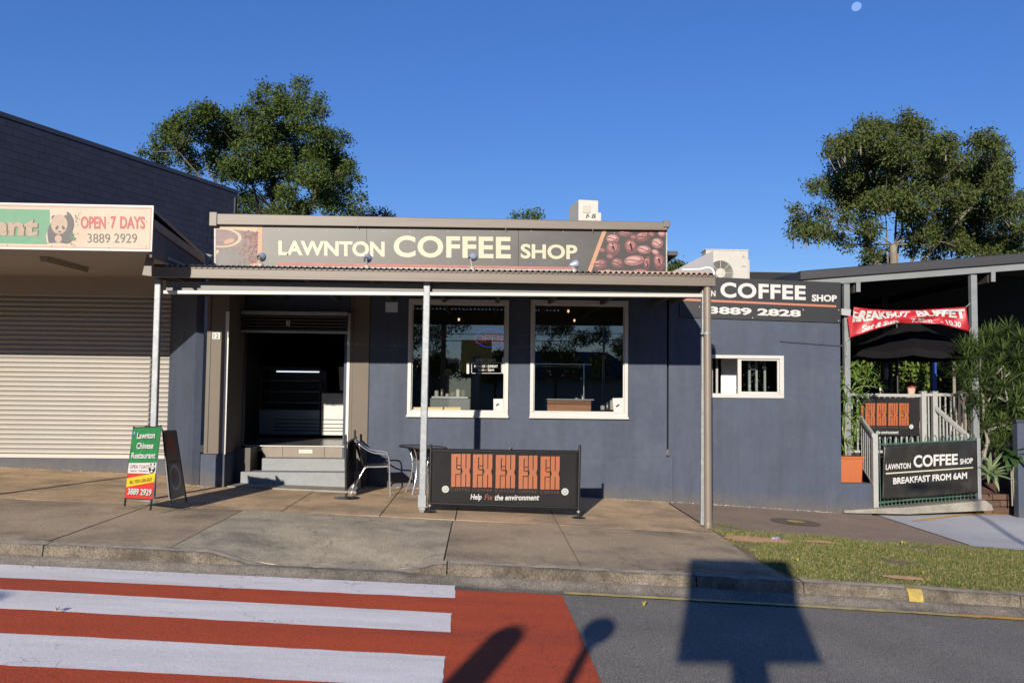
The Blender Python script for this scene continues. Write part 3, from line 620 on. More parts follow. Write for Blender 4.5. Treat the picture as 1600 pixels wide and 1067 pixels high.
# four floodlights on the awning roof
def flood(px, py, aim, label, r=.066, Y=13.2, dbl=False):
    c = P(px, py, Y); zb = zroof(c.x, Y)+.02
    t = thing('floodlight', label, 'floodlight', (c.x, Y, zb), 'floodlights along the awning roof')
    LG = mat('floodlight_base_plastic', (.32, .31, .27), .5)
    mb = MB(); mb.lathe([(.05, 0), (.05, .02), (.042, .03), (.042, .08), (.03, .09), (.001, .092)], (c.x, Y, zb)); build('base', mb, LG, t)
    hd = Vector(aim).normalized(); hc = c
    mb = MB(); mb.tube([(c.x, Y, zb+.08), hc-hd*.06], .016, 8); build('arm', mb, LG, t)
    mb = MB(); mb.lathe([(.024, -.08), (.03, -.05), (.045, -.03), (r*.95, .015), (r, .045), (r*.96, .05), (.001, .042)], hc, hd, 24); build('lamp_head', mb, mat('silver_grey_lamp', (.42, .45, .55), .3, metal=.5), t)
flood(407.5, 402, (.15, 1, .15), 'floodlight on the awning roof under the cup picture, leftmost facing the sign')
flood(573.5, 404, (.05, 1, .15), 'floodlight on the awning roof below the second N of the long sign')
flood(738, 402, (.45, .8, .35), 'floodlight on the awning roof below the double F of the long sign')
flood(897, 413, (.9, .3, .25), 'floodlight tipped sideways on the awning roof near the coffee bean picture')
mb = None
c = P(325, 405, 13.6); t = thing('floodlight', 'small pale spotlight at the far left end of the corrugated awning roof', 'floodlight', (c.x, 13.6, zroof(c.x, 13.6)), 'floodlights along the awning roof')
mb = MB(); mb.lathe([(.03, 0), (.03, .1), (.01, .11)], (c.x, 13.6, zroof(c.x, 13.6))); build('base', mb, DARK, t)
mb = MB(); mb.lathe([(.02, -.08), (.05, .02), (.055, .05), (.001, .04)], (c.x, 13.6, c.z+.02), (.3, -.2, 1), 16); build('lamp_head', mb, OFFW, t)
# white hose along the roof end
pts = [P(x, y, YA+.02) for x, y in ((1066, 421.5), (1080, 421), (1094, 420.8), (1102, 418.6), (1109, 418.4), (1113.5, 421), (1115.6, 426), (1116.4, 431))]
mb = MB(); mb.tube(pts, .0125, 8); hz_ = build('hose', mb, mat('white_hose', (.78, .78, .77), .4), label='white hose looping over the right end of the corrugated awning roof', cat='hose')
origin_to(hz_, pts[0])
KV = .55
# ================================================================== SIGNS ON THE SHOP
PRD = mat('weathered_glare_sign_print', (.040, .040, .037), .45, .2, 1.5, stain=(.105, .10, .092), st=.85, ss=.75, thresh=(.46, .72), stretch=(.6, 1, 1.6), fine=.06, fs=20)  # paler clouds put fading and cloudy glare into the print colour
SG = thing('long_shop_sign', 'long faded dark sign with cream coffee shop lettering on the shop parapet', 'sign', (fx(690, 400), YW, fz(690, 418)))
ps = vplane(YW-.06)
def board(name, quad, pl, t, m, parent, bevel=0):
    q = [pl.hit(*c) for c in quad]; mb = MB(); mb.prism(q, -pl.n*t); return build(name, mb, m, parent, bevel=bevel)
cuts = [337, 573, 810, 1040.5]
def sy(px, t): return 354+(359.5-354)*(px-337)/703.5 if t else 424+(432-424)*(px-337)/703.5
for p, q in zip(cuts, cuts[1:]):
    board('sign_panel', [(p+.25, sy(p, 1)), (q-.25, sy(q, 1)), (q-.25, sy(q, 0)), (p+.25, sy(p, 0))], ps, .03, PRD, SG)
fr = vplane(YW-.066); WF = mat('worn_white_edge', (.62, .6, .55), .5, .3, 8, stain=(.3, .26, .2), st=.6, ss=6)
for quad in ([(334.5, 352.5), (337, 352.5), (337, 424), (334.5, 424)], [(337, 352.4), (575, 353.8), (575, 355.4), (337, 354)], [(1040.5, 359.6), (1042.6, 359.6), (1042.6, 432), (1040.5, 432)]):
    board('sign_edge', quad, fr, .035, WF, SG)
LF = mat('cream_sign_letters', (.72, .66, .46), .5, .08, 5)
ptext('lettering', 'LAWNTON', [(435, 376), (601, 377.5), (601, 401.8), (435, 398.8)], ps, LF, SG, .004, .035)
ptext('lettering', 'COFFEE', [(615, 368), (798, 370), (798, 404.5), (615, 402)], ps, LF, SG, .004, .03, 0, 1.06)
ptext('lettering', 'SHOP', [(813.5, 381), (902, 382.8), (902, 405.6), (813.5, 404)], ps, LF, SG, .004, .03)
mb = MB(); ppoly(mb, [(433, 410), (893, 417.5), (893, 421), (433, 414.6)], ps, .003); build('red_line', mb, mat('faded_red_line', (.58, .19, .16), .6, .2, 4), SG)
mb = MB(); ppoly(mb, [(430, 415.6), (893, 421.4), (893, 423.5), (430, 417)], ps, .003); build('white_line', mb, WF, SG)
OB = mat('faded_orange_band', (.66, .34, .19), .55, .12, 4)
mb = MB(); ppoly(mb, [(403, 354.5), (410, 354.6), (409, 424), (402, 424)], ps, .003); build('orange_band', mb, OB, SG)
mb = MB(); ppoly(mb, [(942, 359), (948.5, 359), (922.5, 429), (916, 429)], ps, .004); build('orange_band', mb, OB, SG)
# left picture: cup rim, liquid, spilled beans
PM = [mat('print_mauve', (.30, .23, .22), .6, .35, 9, col2=(.18, .15, .14)), mat('print_cream', (.66, .52, .36), .6, .1, 9), mat('print_brown_liquid', (.33, .24, .23), .6, .4, 5, stretch=(1, 1, 9), col2=(.22, .16, .16)),
      mat('print_bean_red', (.26, .09, .075), .6, .3, 30), mat('print_bean_pink', (.52, .28, .24), .6), mat('print_grey', (.25, .24, .22), .6, .2, 6), mat('print_peach', (.62, .36, .24), .6, .15, 8)]
mb = MB()
prect(mb, 337.4, 354.6, 402.5, 424, ps, .002, 0)
ppoly(mb, [(337.4, 354.6), (402.5, 354.8), (402.5, 365), (396, 362), (384, 361), (370, 359), (352, 358), (337.4, 359)], ps, .0025, 1)
ppoly(mb, [(337.4, 391)]+[(345, 393), (360, 390), (372, 396), (385, 404), (402.4, 415), (402.4, 424), (337.4, 424)], ps, .0026, 5)
def clipell(cx, cy, rx, ry, mi, off, n=28):
    pts = [(max(337.6, x), y) for x, y in ell(cx, cy, rx, ry, 0, n)]; ppoly(mb, pts, ps, off, mi)
clipell(346, 371.8, 31.5, 15.2, 1, .003); clipell(344, 371.5, 28.5, 13, 2, .0034)
ppoly(mb, ell(358, 377, 9, 3.4, -.3), ps, .0037, 6)
ppoly(mb, [(337.6, 390.5), (343, 391), (340, 397), (337.6, 397)], ps, .0037, 1)
r2 = random.Random(3)
for _ in range(150):
    x = 402-abs(r2.gauss(0, 15)); y = 361+r2.random()*52
    if ((x-346)/33)**2+((y-371.8)/17)**2 < 1.05 or x < 345 or (x < 372 and r2.random() < .6): continue
    a = r2.uniform(-.9, .9); w = r2.uniform(1.3, 2.4)
    ppoly(mb, ell(x-.0, y, w, w*.62, a, 9), ps, .0035+r2.random()*.0004, 3)
    if r2.random() < .45: ppoly(mb, ell(x-.2, y-.3, w*.7, w*.25, a, 7), ps, .0042, 4)
ppoly(mb, [(389, 414), (396, 412), (402.3, 411), (402.3, 424), (389, 421)], ps, .0043, 6)
build('cup_picture', mb, PM, SG)
# right picture: roasted beans, close up
BM = [mat('print_near_black', (.03, .02, .02), .5, .4, 9), mat('print_maroon', (.19, .045, .05), .5, .5, 14), mat('print_rose', (.40, .15, .15), .5, .35, 16), mat('print_pale_rose', (.60, .32, .30), .5), mat('print_crease', (.05, .012, .014), .5)]
mb = MB(); ppoly(mb, [(949, 359.2), (1040.3, 360), (1040.3, 431), (922.6, 430)], ps, .002, 0)
beans = [(957, 373, 10, 7, 0), (976, 365, 12, 5.5, .1), (1004, 370, 12, 8, -.3), (1027, 380, 9, 8, .2), (958, 388, 11, 12, .5), (986, 385, 10, 12, -.5), (1006, 390, 11, 6.5, .1), (937, 413, 12, 8, -.2), (965, 411, 10, 8, .1), (991, 407, 16, 8, -.1), (1011, 411, 5, 11, .2), (1030, 409, 9, 14, -.15), (1034, 364, 6, 6, 0), (1001, 424, 13, 4, 0), (975, 426, 9, 4, 0), (950, 425, 8, 4, 0), (941, 391, 5, 4, 0), (953, 401, 6, 4, .2), (1024, 394, 6, 4, .4), (1018, 366, 5, 4, .4), (990, 371, 5, 4, 0)]
for i, (x, y, rx, ry, a) in enumerate(beans):
    pts = [(min(1040, X), max(360.5, Y)) for X, Y in ell(x, y, rx, ry, a, 20)]
    pts = [(max(X, 949-(Y-359)*.372+1), Y) for X, Y in pts]
    ppoly(mb, pts, ps, .003+i*.00004, 1 if i % 3 else 2)
    ppoly(mb, [(min(1039.5, X), max(361, Y)) for X, Y in ell(x-rx*.1, y-ry*.15, rx*.72, ry*.62, a, 16)], ps, .0040+i*.00002, 2 if i % 3 else 3)
    if i < 12:
        c, s = math.cos(a), math.sin(a)
        L = [(x+c*u*rx*.85-s*(.22*math.sin(u*2.4))*ry, y+s*u*rx*.85+c*(.22*math.sin(u*2.4))*ry) for u in [k/4 for k in range(-4, 5)]]
        if i in (4, 5, 10, 11): L = [(x+.25*rx*math.sin(k*.9), y+ry*.8*k/4) for k in range(-4, 5)]
        ppoly(mb, [(X, Y-.55) for X, Y in L]+[(X, Y+.75) for X, Y in L[::-1]], ps, .0050, 4)
        ppoly(mb, ell(x-rx*.3, y-ry*.42, rx*.3, ry*.12, a, 8), ps, .0052, 3)
build('bean_picture', mb, BM, SG)
scw = MB(); r2 = random.Random(5)
for x in (350, 390, 437, 510, 545, 600, 640, 700, 770, 830, 880, 960, 1010):
    ppoly(scw, ell(x, sy(x, 1)+3+r2.random()*3, .8, .8, 0, 8), ps, .006)
    if x > 430: ppoly(scw, ell(x, sy(x, 0)-17-r2.random()*8, .6, .6, 0, 8), ps, .006)
build('screw_heads', scw, WF, SG, kind='stuff')

# sign on the extension
se = vplane(YE-.03)
SD = mat('black_sign_board', (.022, .023, .027), .45, .2, 2, fine=.05)
S2 = thing('side_shop_sign', 'black sign with white lettering and phone number on the extension beside the downpipe', 'sign', (4.6, YE, fz(1200, 500)))
board('sign_panel', [(1062, 431), (1314, 441.5), (1313.6, 504.5), (1062, 495.8)], se, .025, SD, S2, .002)
ptext('lettering', 'COFFEE', [(1125.5, 440.6), (1259, 446.2), (1259, 469.2), (1125.5, 464.8)], se, WLET, S2, .003, .035, 0, 1.08)
ptext('lettering', 'SHOP', [(1268.5, 460), (1307.6, 461.2), (1307.6, 471.6), (1268.5, 470.9)], se, WLET, S2, .003, .04)
ptext('lettering', 'LAWNTON', [(1068, 452.2), (1118, 454), (1118, 463.6), (1068, 462)], se, WLET, S2, .003, .03)
ptext('phone_number', '3889 2828', [(1107.5, 478.6), (1251.5, 484.6), (1251.5, 495.3), (1107.5, 490.3)], se, WLET, S2, .003, .04)
mb = MB(); ppoly(mb, [(1068, 466.3), (1306.6, 477), (1306.6, 480.2), (1068, 469.8)], se, .003); build('orange_line', mb, mat('salmon_line', (.62, .22, .13), .5), S2)
mb = MB()
for x, y in ((1093, 479.5), (1176, 496.5), (1255, 484), (1310.6, 484.3), (1310.4, 501)): ppoly(mb, ell(x, y, .8, .8, 0, 8), se, .004)
build('screw_heads', mb, WLET, S2, kind='stuff')

# ================================================================== AIR CONDITIONERS
def ac_front(px0, py0, px1, py1, Y, dep, label, face_y_bottom_only=False):
    a = P(px0, py0, Y); b = P(px1, py1, Y); t = thing('air_conditioner', label, 'air conditioner', (b.x-.4, Y, min(a.z, b.z)-.3), 'air conditioners on the roof'); return a, b, t
Y = 16.2
a = P(1098, 389, Y); b = P(1169.5, 393, Y)
t = thing('air_conditioner', 'cream outdoor air conditioner with round fan grille behind the black side sign', 'air conditioner', ((a.x+b.x)/2, Y, 1.86), 'air conditioners on the roofs')
mb = MB(); mb.box(a.x+.06, b.x, Y, Y+.34, 1.88, a.z-.02); body = build('casing', mb, OFFW, t, bevel=.012)
mb = MB(); mb.box(a.x+.05, b.x+.008, Y-.008, Y+.35, a.z-.022, a.z); build('lid', mb, OFFW, t, bevel=.006)
fc = P(1125.5, 427, Y-.004); rr = abs(P(1146, 427, Y).x-fc.x)
mb = MB(); mb.lathe([(rr, 0), (rr, .02), (rr-.012, .022), (rr-.02, -.0)], (fc.x, Y-.001, fc.z), (0, -1, 0), 32); ring = build('fan_ring', mb, OFFW, t)
mb = MB(); mb.lathe([(rr-.015, .003), (.001, .003)], (fc.x, Y-.001, fc.z), (0, -1, 0), 32); mesh = build('fan_opening', mb, mat('fan_shadow_grey', (.22, .22, .2), .6), t)
mb = MB()
for k in range(1, 16):
    r = .07+(rr-.09)*k/15; mb.tube([(fc.x+r*math.cos(q*math.pi/16), Y-.014, fc.z+r*math.sin(q*math.pi/16)) for q in range(33)], .0022, 4, cap=False)
gr = build('grille_wires', mb, mat('grille_wire', (.45, .45, .42), .5), t, kind='stuff')
for k in range(8):
    an = k*math.pi/4; mb = MB(); mb.tube([(fc.x+.05*math.cos(an), Y-.02, fc.z+.05*math.sin(an)), (fc.x+rr*math.cos(an), Y-.02, fc.z+rr*math.sin(an))], .006, 6); build('grille_spoke', mb, OFFW, t)
mb = MB(); mb.lathe([(.088, .018), (.088, .03), (.001, .034)], (fc.x, Y-.001, fc.z), (0, -1, 0), 24); build('fan_hub', mb, OFFW, t)
pf = vplane(Y-.003); mb = MB(); ppoly(mb, [(1159, 416), (1165.6, 416.2), (1165.6, 417), (1159, 416.8)], pf, 0); build('badge_line', mb, DARK, t)
mb = MB(); ppoly(mb, [(1161.8, 398.4), (1163, 400.6), (1161.8, 402.8), (1160.6, 400.6)], pf, 0); ppoly(mb, [(1160.4, 401.2), (1161.6, 403.4), (1159.2, 403.4)], pf, 0); ppoly(mb, [(1163.2, 401.2), (1164.4, 403.4), (1162, 403.4)], pf, 0); build('badge', mb, mat('faded_badge_red', (.6, .3, .25), .6), t)
mb = MB(); mb.box(b.x+.001, b.x+.03, Y+.03, Y+.3, 1.9, a.z-.18); build('side_cover', mb, OFFW, t, bevel=.005)
# cream duct hood: sloping sheet at the left of that unit
q = [P(*c, 15.6) for c in ((1051, 424), (1114.5, 391.5), (1115, 427), (1053, 427))]
mb = MB(); mb.prism(q, (0, .5, 0)); o = build('sloping_hood', mb, mat('pale_sheet_metal', (.42, .41, .44), .45, .06, 2), label='pale triangular sheet metal hood sloping up to the air conditioner with the fan grille', cat='metal hood'); origin_to(o, (q[2].x, 15.6, q[2].z))
# box unit on the main roof
Y = 18.2; a = P(904, 312, Y); b = P(935, 313.5, Y)
t = thing('air_conditioner', 'white air conditioner standing end-on above the middle of the shop parapet', 'air conditioner', (a.x+.2, Y, 2.42), 'air conditioners on the roofs')
mb = MB(); mb.hexa([(a.x, Y, 2.7), (b.x, Y, 2.7), (b.x, Y, b.z), (a.x, Y, a.z)], [(a.x-.12, Y+.8, 2.7), (b.x-.12, Y+.8, 2.7), (b.x-.12, Y+.8, b.z), (a.x-.12, Y+.8, a.z)]); build('casing', mb, OFFW, t, bevel=.01)
mb = MB(); c = P(914.5, 321, Y-.006); d = P(920, 333, Y-.006); mb.box(c.x-.05, d.x+.03, Y-.012, Y-.001, d.z, c.z); build('access_plate', mb, mat('cream_plate', (.6, .56, .47), .5), t, bevel=.004)
mb = MB(); mb.box(P(930, 330, Y).x, P(939, 330, Y).x, Y-.06, Y+.05, 2.75, P(930, 333, Y).z); build('pipe_cover', mb, OFFW, t, bevel=.01)
for k, x0 in enumerate((916, 925, 928)):
    p = [P(x0+u, 340-5.5*math.sin((u/4+.0)*math.pi/1.1), Y-.03) for u in (0, 1, 2, 3, 4)]; mb = MB(); mb.tube(p, .012, 6); build('pipe', mb, mat('grey_pipe_wrap', (.3, .3, .29), .6), t)
mb = MB(); mb.box(a.x-.1, b.x+.02, Y-.05, Y+.85, 2.42, 2.7); build('stand', mb, GALV, t)

# ================================================================== BARRIERS, CHAIRS, TABLE, BOARDS
FP0, FP1 = Vector((fx(672, 750, 12.22), 12.22)), Vector((fx(906, 750, 12.36), 12.36))
pb = Plane((FP0.x, FP0.y, 0), (FP1.x, FP1.y, 0), (FP0.x, FP0.y, 1))
BR = thing('cafe_barrier', 'black pavement banner with five orange emblems standing beside the middle awning post', 'barrier', (FP0.x, FP0.y, gz(*FP0)), 'black cafe barriers')
def bpost(px_t, py_t, px_b, Y, parent, base_r=.13):
    t = P(px_t, py_t, Y); g = gz(P(px_b, 795, Y).x, Y); x = P(px_b, 795, Y).x
    mb = MB(); mb.tube([(x, Y, g+.02), (t.x, Y, t.z)], .019, 12); mb.ball((t.x, Y, t.z), .021, 10, 6); build('post', mb, BLACKM, parent)
    mb = MB(); mb.lathe([(.001, .016), (.03, .02), (.06, .018), (base_r, .006), (base_r, 0)], (x, Y, g), n=24); build('foot', mb, BLACKM, parent)
    mb = MB(); mb.lathe([(.023, -.015), (.023, .015)], (x, Y, g+.09), n=12); build('post_collar', mb, ALU, parent)
    return x, t.x
bpost(673.4, 696, 671.2, FP0.y, BR, .10); bpost(906, 697, 903.8, FP1.y, BR, .10)
b_ = Plane(pb.o, pb.o+Vector((FP1.x-FP0.x, FP1.y-FP0.y, 0)), pb.o+Vector((0, 0, 1)))
# the vinyl, slightly slack
TLq, TRq, BRq, BLq = (674.6, 700.5), (904.6, 703.5), (903, 798.5), (672.4, 791)
def bil(u, w, off=0):
    x = (TLq[0]*(1-u)+TRq[0]*u)*w+(BLq[0]*(1-u)+BRq[0]*u)*(1-w); y = (TLq[1]*(1-u)+TRq[1]*u)*w+(BLq[1]*(1-u)+BRq[1]*u)*(1-w)
    return pb.hit(x, y, off)
mb = MB(); n, m = 40, 14; vs = []
for j in range(m+1):
    for i in range(n+1):
        u, w = i/n, j/m; vs.append(bil(u, w, .0022*math.sin(u*9+w*2)+.0012*math.sin(u*23-w*7)))
mb.add(vs, [(j*(n+1)+i, j*(n+1)+i+1, (j+1)*(n+1)+i+1, (j+1)*(n+1)+i) for j in range(m) for i in range(n)]); mb.smooth = True
ban = build('banner', mb, FABRIC, BR); sm = ban.modifiers.new('solid', 'SOLIDIFY'); sm.thickness = .003; sm.offset = -1
for w in (.965, .055):
    mb = MB(); mb.tube([bil(0.0, w), bil(1, w)], .014, 10); build('rail', mb, BLACKM, BR)
for w in (.90, .12):
    mb = MB(); mb.tube([bil(0.0, w, .005), bil(1, w, .005)], .0025, 5); build('hem', mb, mat('hem_grey', (.04, .04, .042), .4), BR)
def fixlogo(x0, x1, yt, yb, pl, parent, off=.008, lab=True, mo=ORANGE, mk=FABRIC):
    w, h = x1-x0, yb-yt
    def X(u, v=0): return x0+u*w-(v*.8*w/30)
    def Q(u, v): return (x0+u*w-v*.02*w, yt+v*h)
    mb = MB(); ppoly(mb, [Q(0, 0), Q(1, 0), Q(1, 1), Q(0, 1)], pl, off, 0)
    def bar(u0, v0, u1, v1): ppoly(mb, [Q(u0, v0), Q(u1, v0), Q(u1, v1), Q(u0, v1)], pl, off+.002, 1)
    bar(.49, 0, .535, 1); bar(.26, .1, .31, .46); bar(.26, .1, .36, .115); bar(.31, .335, .49, .36); bar(.31, .45, .49, .48); bar(.22, .61, .49, .635); bar(.22, .61, .26, 1)
    bar(.745, 0, .79, .44); bar(.745, .62, .79, 1)
    ppoly(mb, [Q(.535, .42), Q(.60, .52), Q(.535, .62)], pl, off+.002, 1); ppoly(mb, [Q(1.0, .42), Q(.94, .52), Q(1.0, .62)], pl, off+.002, 1)
    build('emblem', mb, [mo, mk], parent)
for i, (x0, x1, yt, yb) in enumerate(((704.8, 735.2, 709, 760.2), (738.6, 769.4, 709.6, 761.2), (774.2, 805.2, 710.6, 762.4), (810.2, 839.8, 711.6, 763.4), (844.2, 874.6, 712.8, 764.4))):
    fixlogo(x0+.6, x1, yt, yb, pb, BR)
    ptext('emblem_caption', 'COFFEE', [(x0-.6, yb+2), (x1-.8, yb+2.5), (x1-.8, yb+6.8), (x0-.6, yb+6.3)], pb, mat('dull_rust_ink', (.12, .05, .035), .6), BR, .009, -.0, 0, 1.25)
for s, q in (('Help', (735, 752.5)), ('Fix', (757, 770)), ('the environment', (773, 842.5))):
    yo = (q[0]-735)*.018
    hh = {'Help': (771.6, 782.6), 'Fix': (771.6, 780.2), 'the environment': (771.8, 780.6)}[s]
    ptext('slogan', s, [(q[0], hh[0]+yo), (q[1], hh[0]+yo), (q[1], hh[1]+yo), (q[0], hh[1]+yo)], pb, WLET if s != 'Fix' else mat('rust_ink', (.33, .10, .06), .6), BR, .009, .02 if s != 'Fix' else 0, .22)
for x, y in ((696, 764), (882.8, 768)):
    mb = MB(); ppoly(mb, ell(x, y, 5.6, 5.5, 0, 24), pb, .009); r = build('round_mark', mb, mat('pale_green_white', (.6, .64, .58), .5), BR)
    mb = MB(); ppoly(mb, ell(x, y, 3.4, 3.3, 0, 18), pb, .0105); build('round_mark_ring', mb, mat('mark_grey', (.38, .42, .37), .5), BR)
    mb = MB(); ppoly(mb, ell(x, y-.4, 1.7, 1.2, .4, 12), pb, .0115); build('round_mark_centre', mb, WLET, BR)

# the barrier standing end-on at the foot of the steps
SB = thing('cafe_barrier', 'black pavement banner standing end-on between the entry steps and the black chair', 'barrier', (fx(540, 770, 13.25), 13.25, gz(-2, 13.25)), 'black cafe barriers')
x0, xt0 = bpost(540, 681, 540.5, 13.25, SB, .19); xa, xta = bpost(554.5, 673.5, 554.8, 14.6, SB, .14)
def sp(u, w):
    Yb = 13.25+1.35*u; X = x0+(xa-x0)*u; g = gz(X, Yb); return Vector((X, Yb, g+.12+w*.68+.02*math.sin(u*3)*w))
mb = MB(); vs = [sp(i/12, j/8)+Vector((.02*math.sin(i*.9+j*.3)*.3, 0, 0)) for j in range(9) for i in range(13)]
mb.add(vs, [(j*13+i, j*13+i+1, (j+1)*13+i+1, (j+1)*13+i) for j in range(8) for i in range(12)]); mb.smooth = True
o = build('banner', mb, FABRIC, SB); sm = o.modifiers.new('solid', 'SOLIDIFY'); sm.thickness = .004
for w in (0, 1): mb = MB(); mb.tube([sp(0, w), sp(1, w)], .014, 8); build('rail', mb, BLACKM, SB)

# cafe chair, built facing +x at the origin
CHT = mat('black_sling_weave', (.014, .014, .015), .6, .3, 60, .3, 200)
CH = thing('cafe_chair', 'black sling armchair on aluminium tube legs, between the end-on barrier and the round table', 'chair', (0, 0, 0), 'aluminium cafe chairs')
def sm_path(pts, n=6):                        # Catmull-Rom
    pts = [Vector(p) for p in pts]; out = []
    for i in range(len(pts)-1):
        p0 = pts[max(i-1, 0)]; p1 = pts[i]; p2 = pts[i+1]; p3 = pts[min(i+2, len(pts)-1)]
        for k in range(n):
            t = k/n; out.append(.5*((2*p1)+(-p0+p2)*t+(2*p0-5*p1+4*p2-p3)*t*t+(-p0+3*p1-3*p2+p3)*t**3))
    return out+[pts[-1]]
for s in (-1, 1):
    y = .26*s
    mb = MB(); mb.tube(sm_path([(-.30, y*.88, .79), (-.24, y, .745), (-.12, y, .67), (0, y, .63), (.14, y, .625), (.19, y, .60), (.215, y, .52), (.235, y, .3), (.265, y, 0)]), .0125, 10); build('arm_and_front_leg', mb, ALU, CH)
    mb = MB(); mb.tube(sm_path([(.20, y*.9, .435), (0, y*.9, .42), (-.10, y*.92, .415), (-.15, y*.95, .38), (-.24, y, .2), (-.33, y, 0)]), .0125, 10); build('rear_leg', mb, ALU, CH)
mb = MB(); mb.tube([(-.305, -.22, .79), (-.315, 0, .80), (-.305, .22, .79)], .0125, 10); build('back_rail', mb, ALU, CH)
mb = MB(); mb.tube([(.2, -.235, .425), (.2, .235, .425)], .011, 8); build('seat_rail', mb, ALU, CH)
def sheetsurf(f, nu, nv):
    m_ = MB(); m_.add([f(i/nu, j/nv) for j in range(nv+1) for i in range(nu+1)], [(j*(nu+1)+i, j*(nu+1)+i+1, (j+1)*(nu+1)+i+1, (j+1)*(nu+1)+i) for j in range(nv) for i in range(nu)]); m_.smooth = True; return m_
o = build('seat', sheetsurf(lambda u, v: (-.17+.40*u, (-.235+.47*v), .445-.03*math.sin(v*math.pi)*math.sin(u*math.pi)-.015*(1-u)), 10, 8), CHT, CH); m_ = o.modifiers.new('s', 'SOLIDIFY'); m_.thickness = .012
o = build('backrest', sheetsurf(lambda u, v: (-.17-.14*u-.03*math.sin(v*math.pi), (-.235+.47*v)*(1-.06*u), .43+.365*u), 10, 8), CHT, CH); m_ = o.modifiers.new('s', 'SOLIDIFY'); m_.thickness = .012
def chair_at(o, x, y, r): o.location = (x, y, gz(x, y)); o.rotation_euler = (math.atan(0), 0, r); o.rotation_euler.y = math.atan(.04)*math.cos(r)
c2 = dup(CH, None, 'black sling armchair mostly hidden behind the wide banner with orange emblems', 'aluminium cafe chairs')
chair_at(CH, fx(583, 740, 13.98), 13.98, .12)
chair_at(c2, fx(763, 740, 13.95), 13.95, math.pi-.1)

TB = thing('cafe_table', 'round black glass cafe table with aluminium legs behind the middle awning post', 'table', (0, 0, 0))
TR = .37; mb = MB(); mb.lathe([(.001, .728), (TR-.02, .728), (TR-.02, .734), (.001, .734)], (0, 0, 0), n=40); build('tabletop', mb, mat('black_table_glass', (.012, .014, .014), .12), TB)
mb = MB(); mb.tube([(TR*math.cos(k*math.pi/20), TR*math.sin(k*math.pi/20), .728) for k in range(41)], .013, 8, cap=False); build('rim', mb, BLACKM, TB)
mb = MB(); mb.lathe([(.25, .715), (.20, .70), (.17, .6), (.18, .60), (.21, .70)], (0, 0, 0), n=24); build('underside_skirt', mb, BLACKM, TB)
for k in range(4):
    an = math.pi/4+k*math.pi/2+.35; c, s = math.cos(an), math.sin(an)
    mb = MB(); mb.tube(sm_path([(.3*c, .3*s, .715), (.24*c, .24*s, .66), (.19*c, .19*s, .55), (.17*c, .17*s, .4), (.2*c, .2*s, .2), (.27*c, .27*s, 0)]), .0125, 10); build('leg', mb, ALU, TB)
mb = MB(); mb.tube([(.17*math.cos(k*math.pi/12), .17*math.sin(k*math.pi/12), .5) for k in range(25)], .009, 6, cap=False); build('leg_ring', mb, ALU, TB)
xt = fx(658, 720, 14.2); TB.location = (xt, 14.2, gz(xt, 14.2)); TB.rotation_euler = (0, .04, 0)
# small black remote-like handset on the table end, seen over the banner top
o = MB(); 
# ------------------------------------------------------------------ folding pavement sign
AF = thing('sandwich_board', 'folding pavement sign, green front with restaurant name, dark food picture on its other board', 'sandwich board', (fx(240, 795, 11.1), 11.1, gz(-4.1, 11.1)))
f0 = [P(207.8, 668.8, 11.45), P(251.7, 666.8, 11.12), P(237.8, 779.8, 10.86), P(195, 777.5, 11.2)]
pf = Plane(f0[3], f0[2], f0[1])
FQ = [(207.8, 668.8), (251.7, 666.8), (237.8, 779.8), (195, 777.5)]
def fpt(u, v):                                # u right, v down on the front board
    TL, TR_, BR_, BL_ = [Vector(q) for q in FQ]; p = (TL*(1-u)+TR_*u)*(1-v)+(BL_*(1-u)+BR_*u)*v; return p.x, p.y
def fpoly(mb, uv, off=.003, mi=0): ppoly(mb, [fpt(*c) for c in uv], pf, off, mi)
board('front_board', FQ, pf, .012, mat('board_backing', (.5, .5, .48), .6), AF)
cols = [mat('green_board_print', (.035, .30, .085), .45, .35, 8, stretch=(3, 3, .5)), mat('white_board_print', (.78, .78, .76), .5), mat('red_board_print', (.72, .045, .03), .45), mat('yellow_board_print', (.80, .62, .03), .45), mat('blue_board_print', (.03, .12, .45), .5)]
mb = MB(); fpoly(mb, [(0, 0), (1, 0), (1, .5), (0, .5)], .002, 0); fpoly(mb, [(0, .5), (1, .49), (1, .645), (0, .645)], .002, 1); fpoly(mb, [(0, .645), (1, .645), (1, 1), (0, 1)], .002, 2)
fpoly(mb, [(0, .72), (1, .635), (1, .76), (0, .845)], .003, 3); fpoly(mb, [(.03, .04), (.11, .04), (.11, .1), (.03, .1)], .003, 4)
build('front_print', mb, cols, AF)
def ft(name, s, u0, v0, u1, v1, m, bold=0, shear=0, off=.005, sk=0):
    return ptext(name, s, [fpt(u0, v0+sk), fpt(u1, v0), fpt(u1, v1), fpt(u0, v1+sk)], pf, m, AF, off, bold, shear)
DKG = mat('dark_letter_edge', (.02, .05, .03), .5)
for s, u0, u1, v0, v1 in (('Lawnton', .18, .82, .065, .155), ('Chinese', .2, .81, .21, .3), ('Restaurant', .06, .92, .35, .435)):
    ft('board_lettering_shadow', s, u0+.02, v0+.008, u1+.02, v1+.008, DKG, .035, 0, .004); ft('board_lettering', s, u0, v0, u1, v1, WLET, .022)
ft('board_text', 'OPEN 7 DAYS', .05, .525, .74, .582, mat('dark_red_ink', (.25, .05, .05), .5), .0)
ft('board_text', 'DINE IN - TAKEAWAY', .08, .60, .72, .625, mat('grey_ink', (.1, .1, .1), .5), .0)
ft('board_text', 'ALL YOU CAN EAT!', .1, .70, .9, .752, BLACKP, .02, 0, .005, .05)
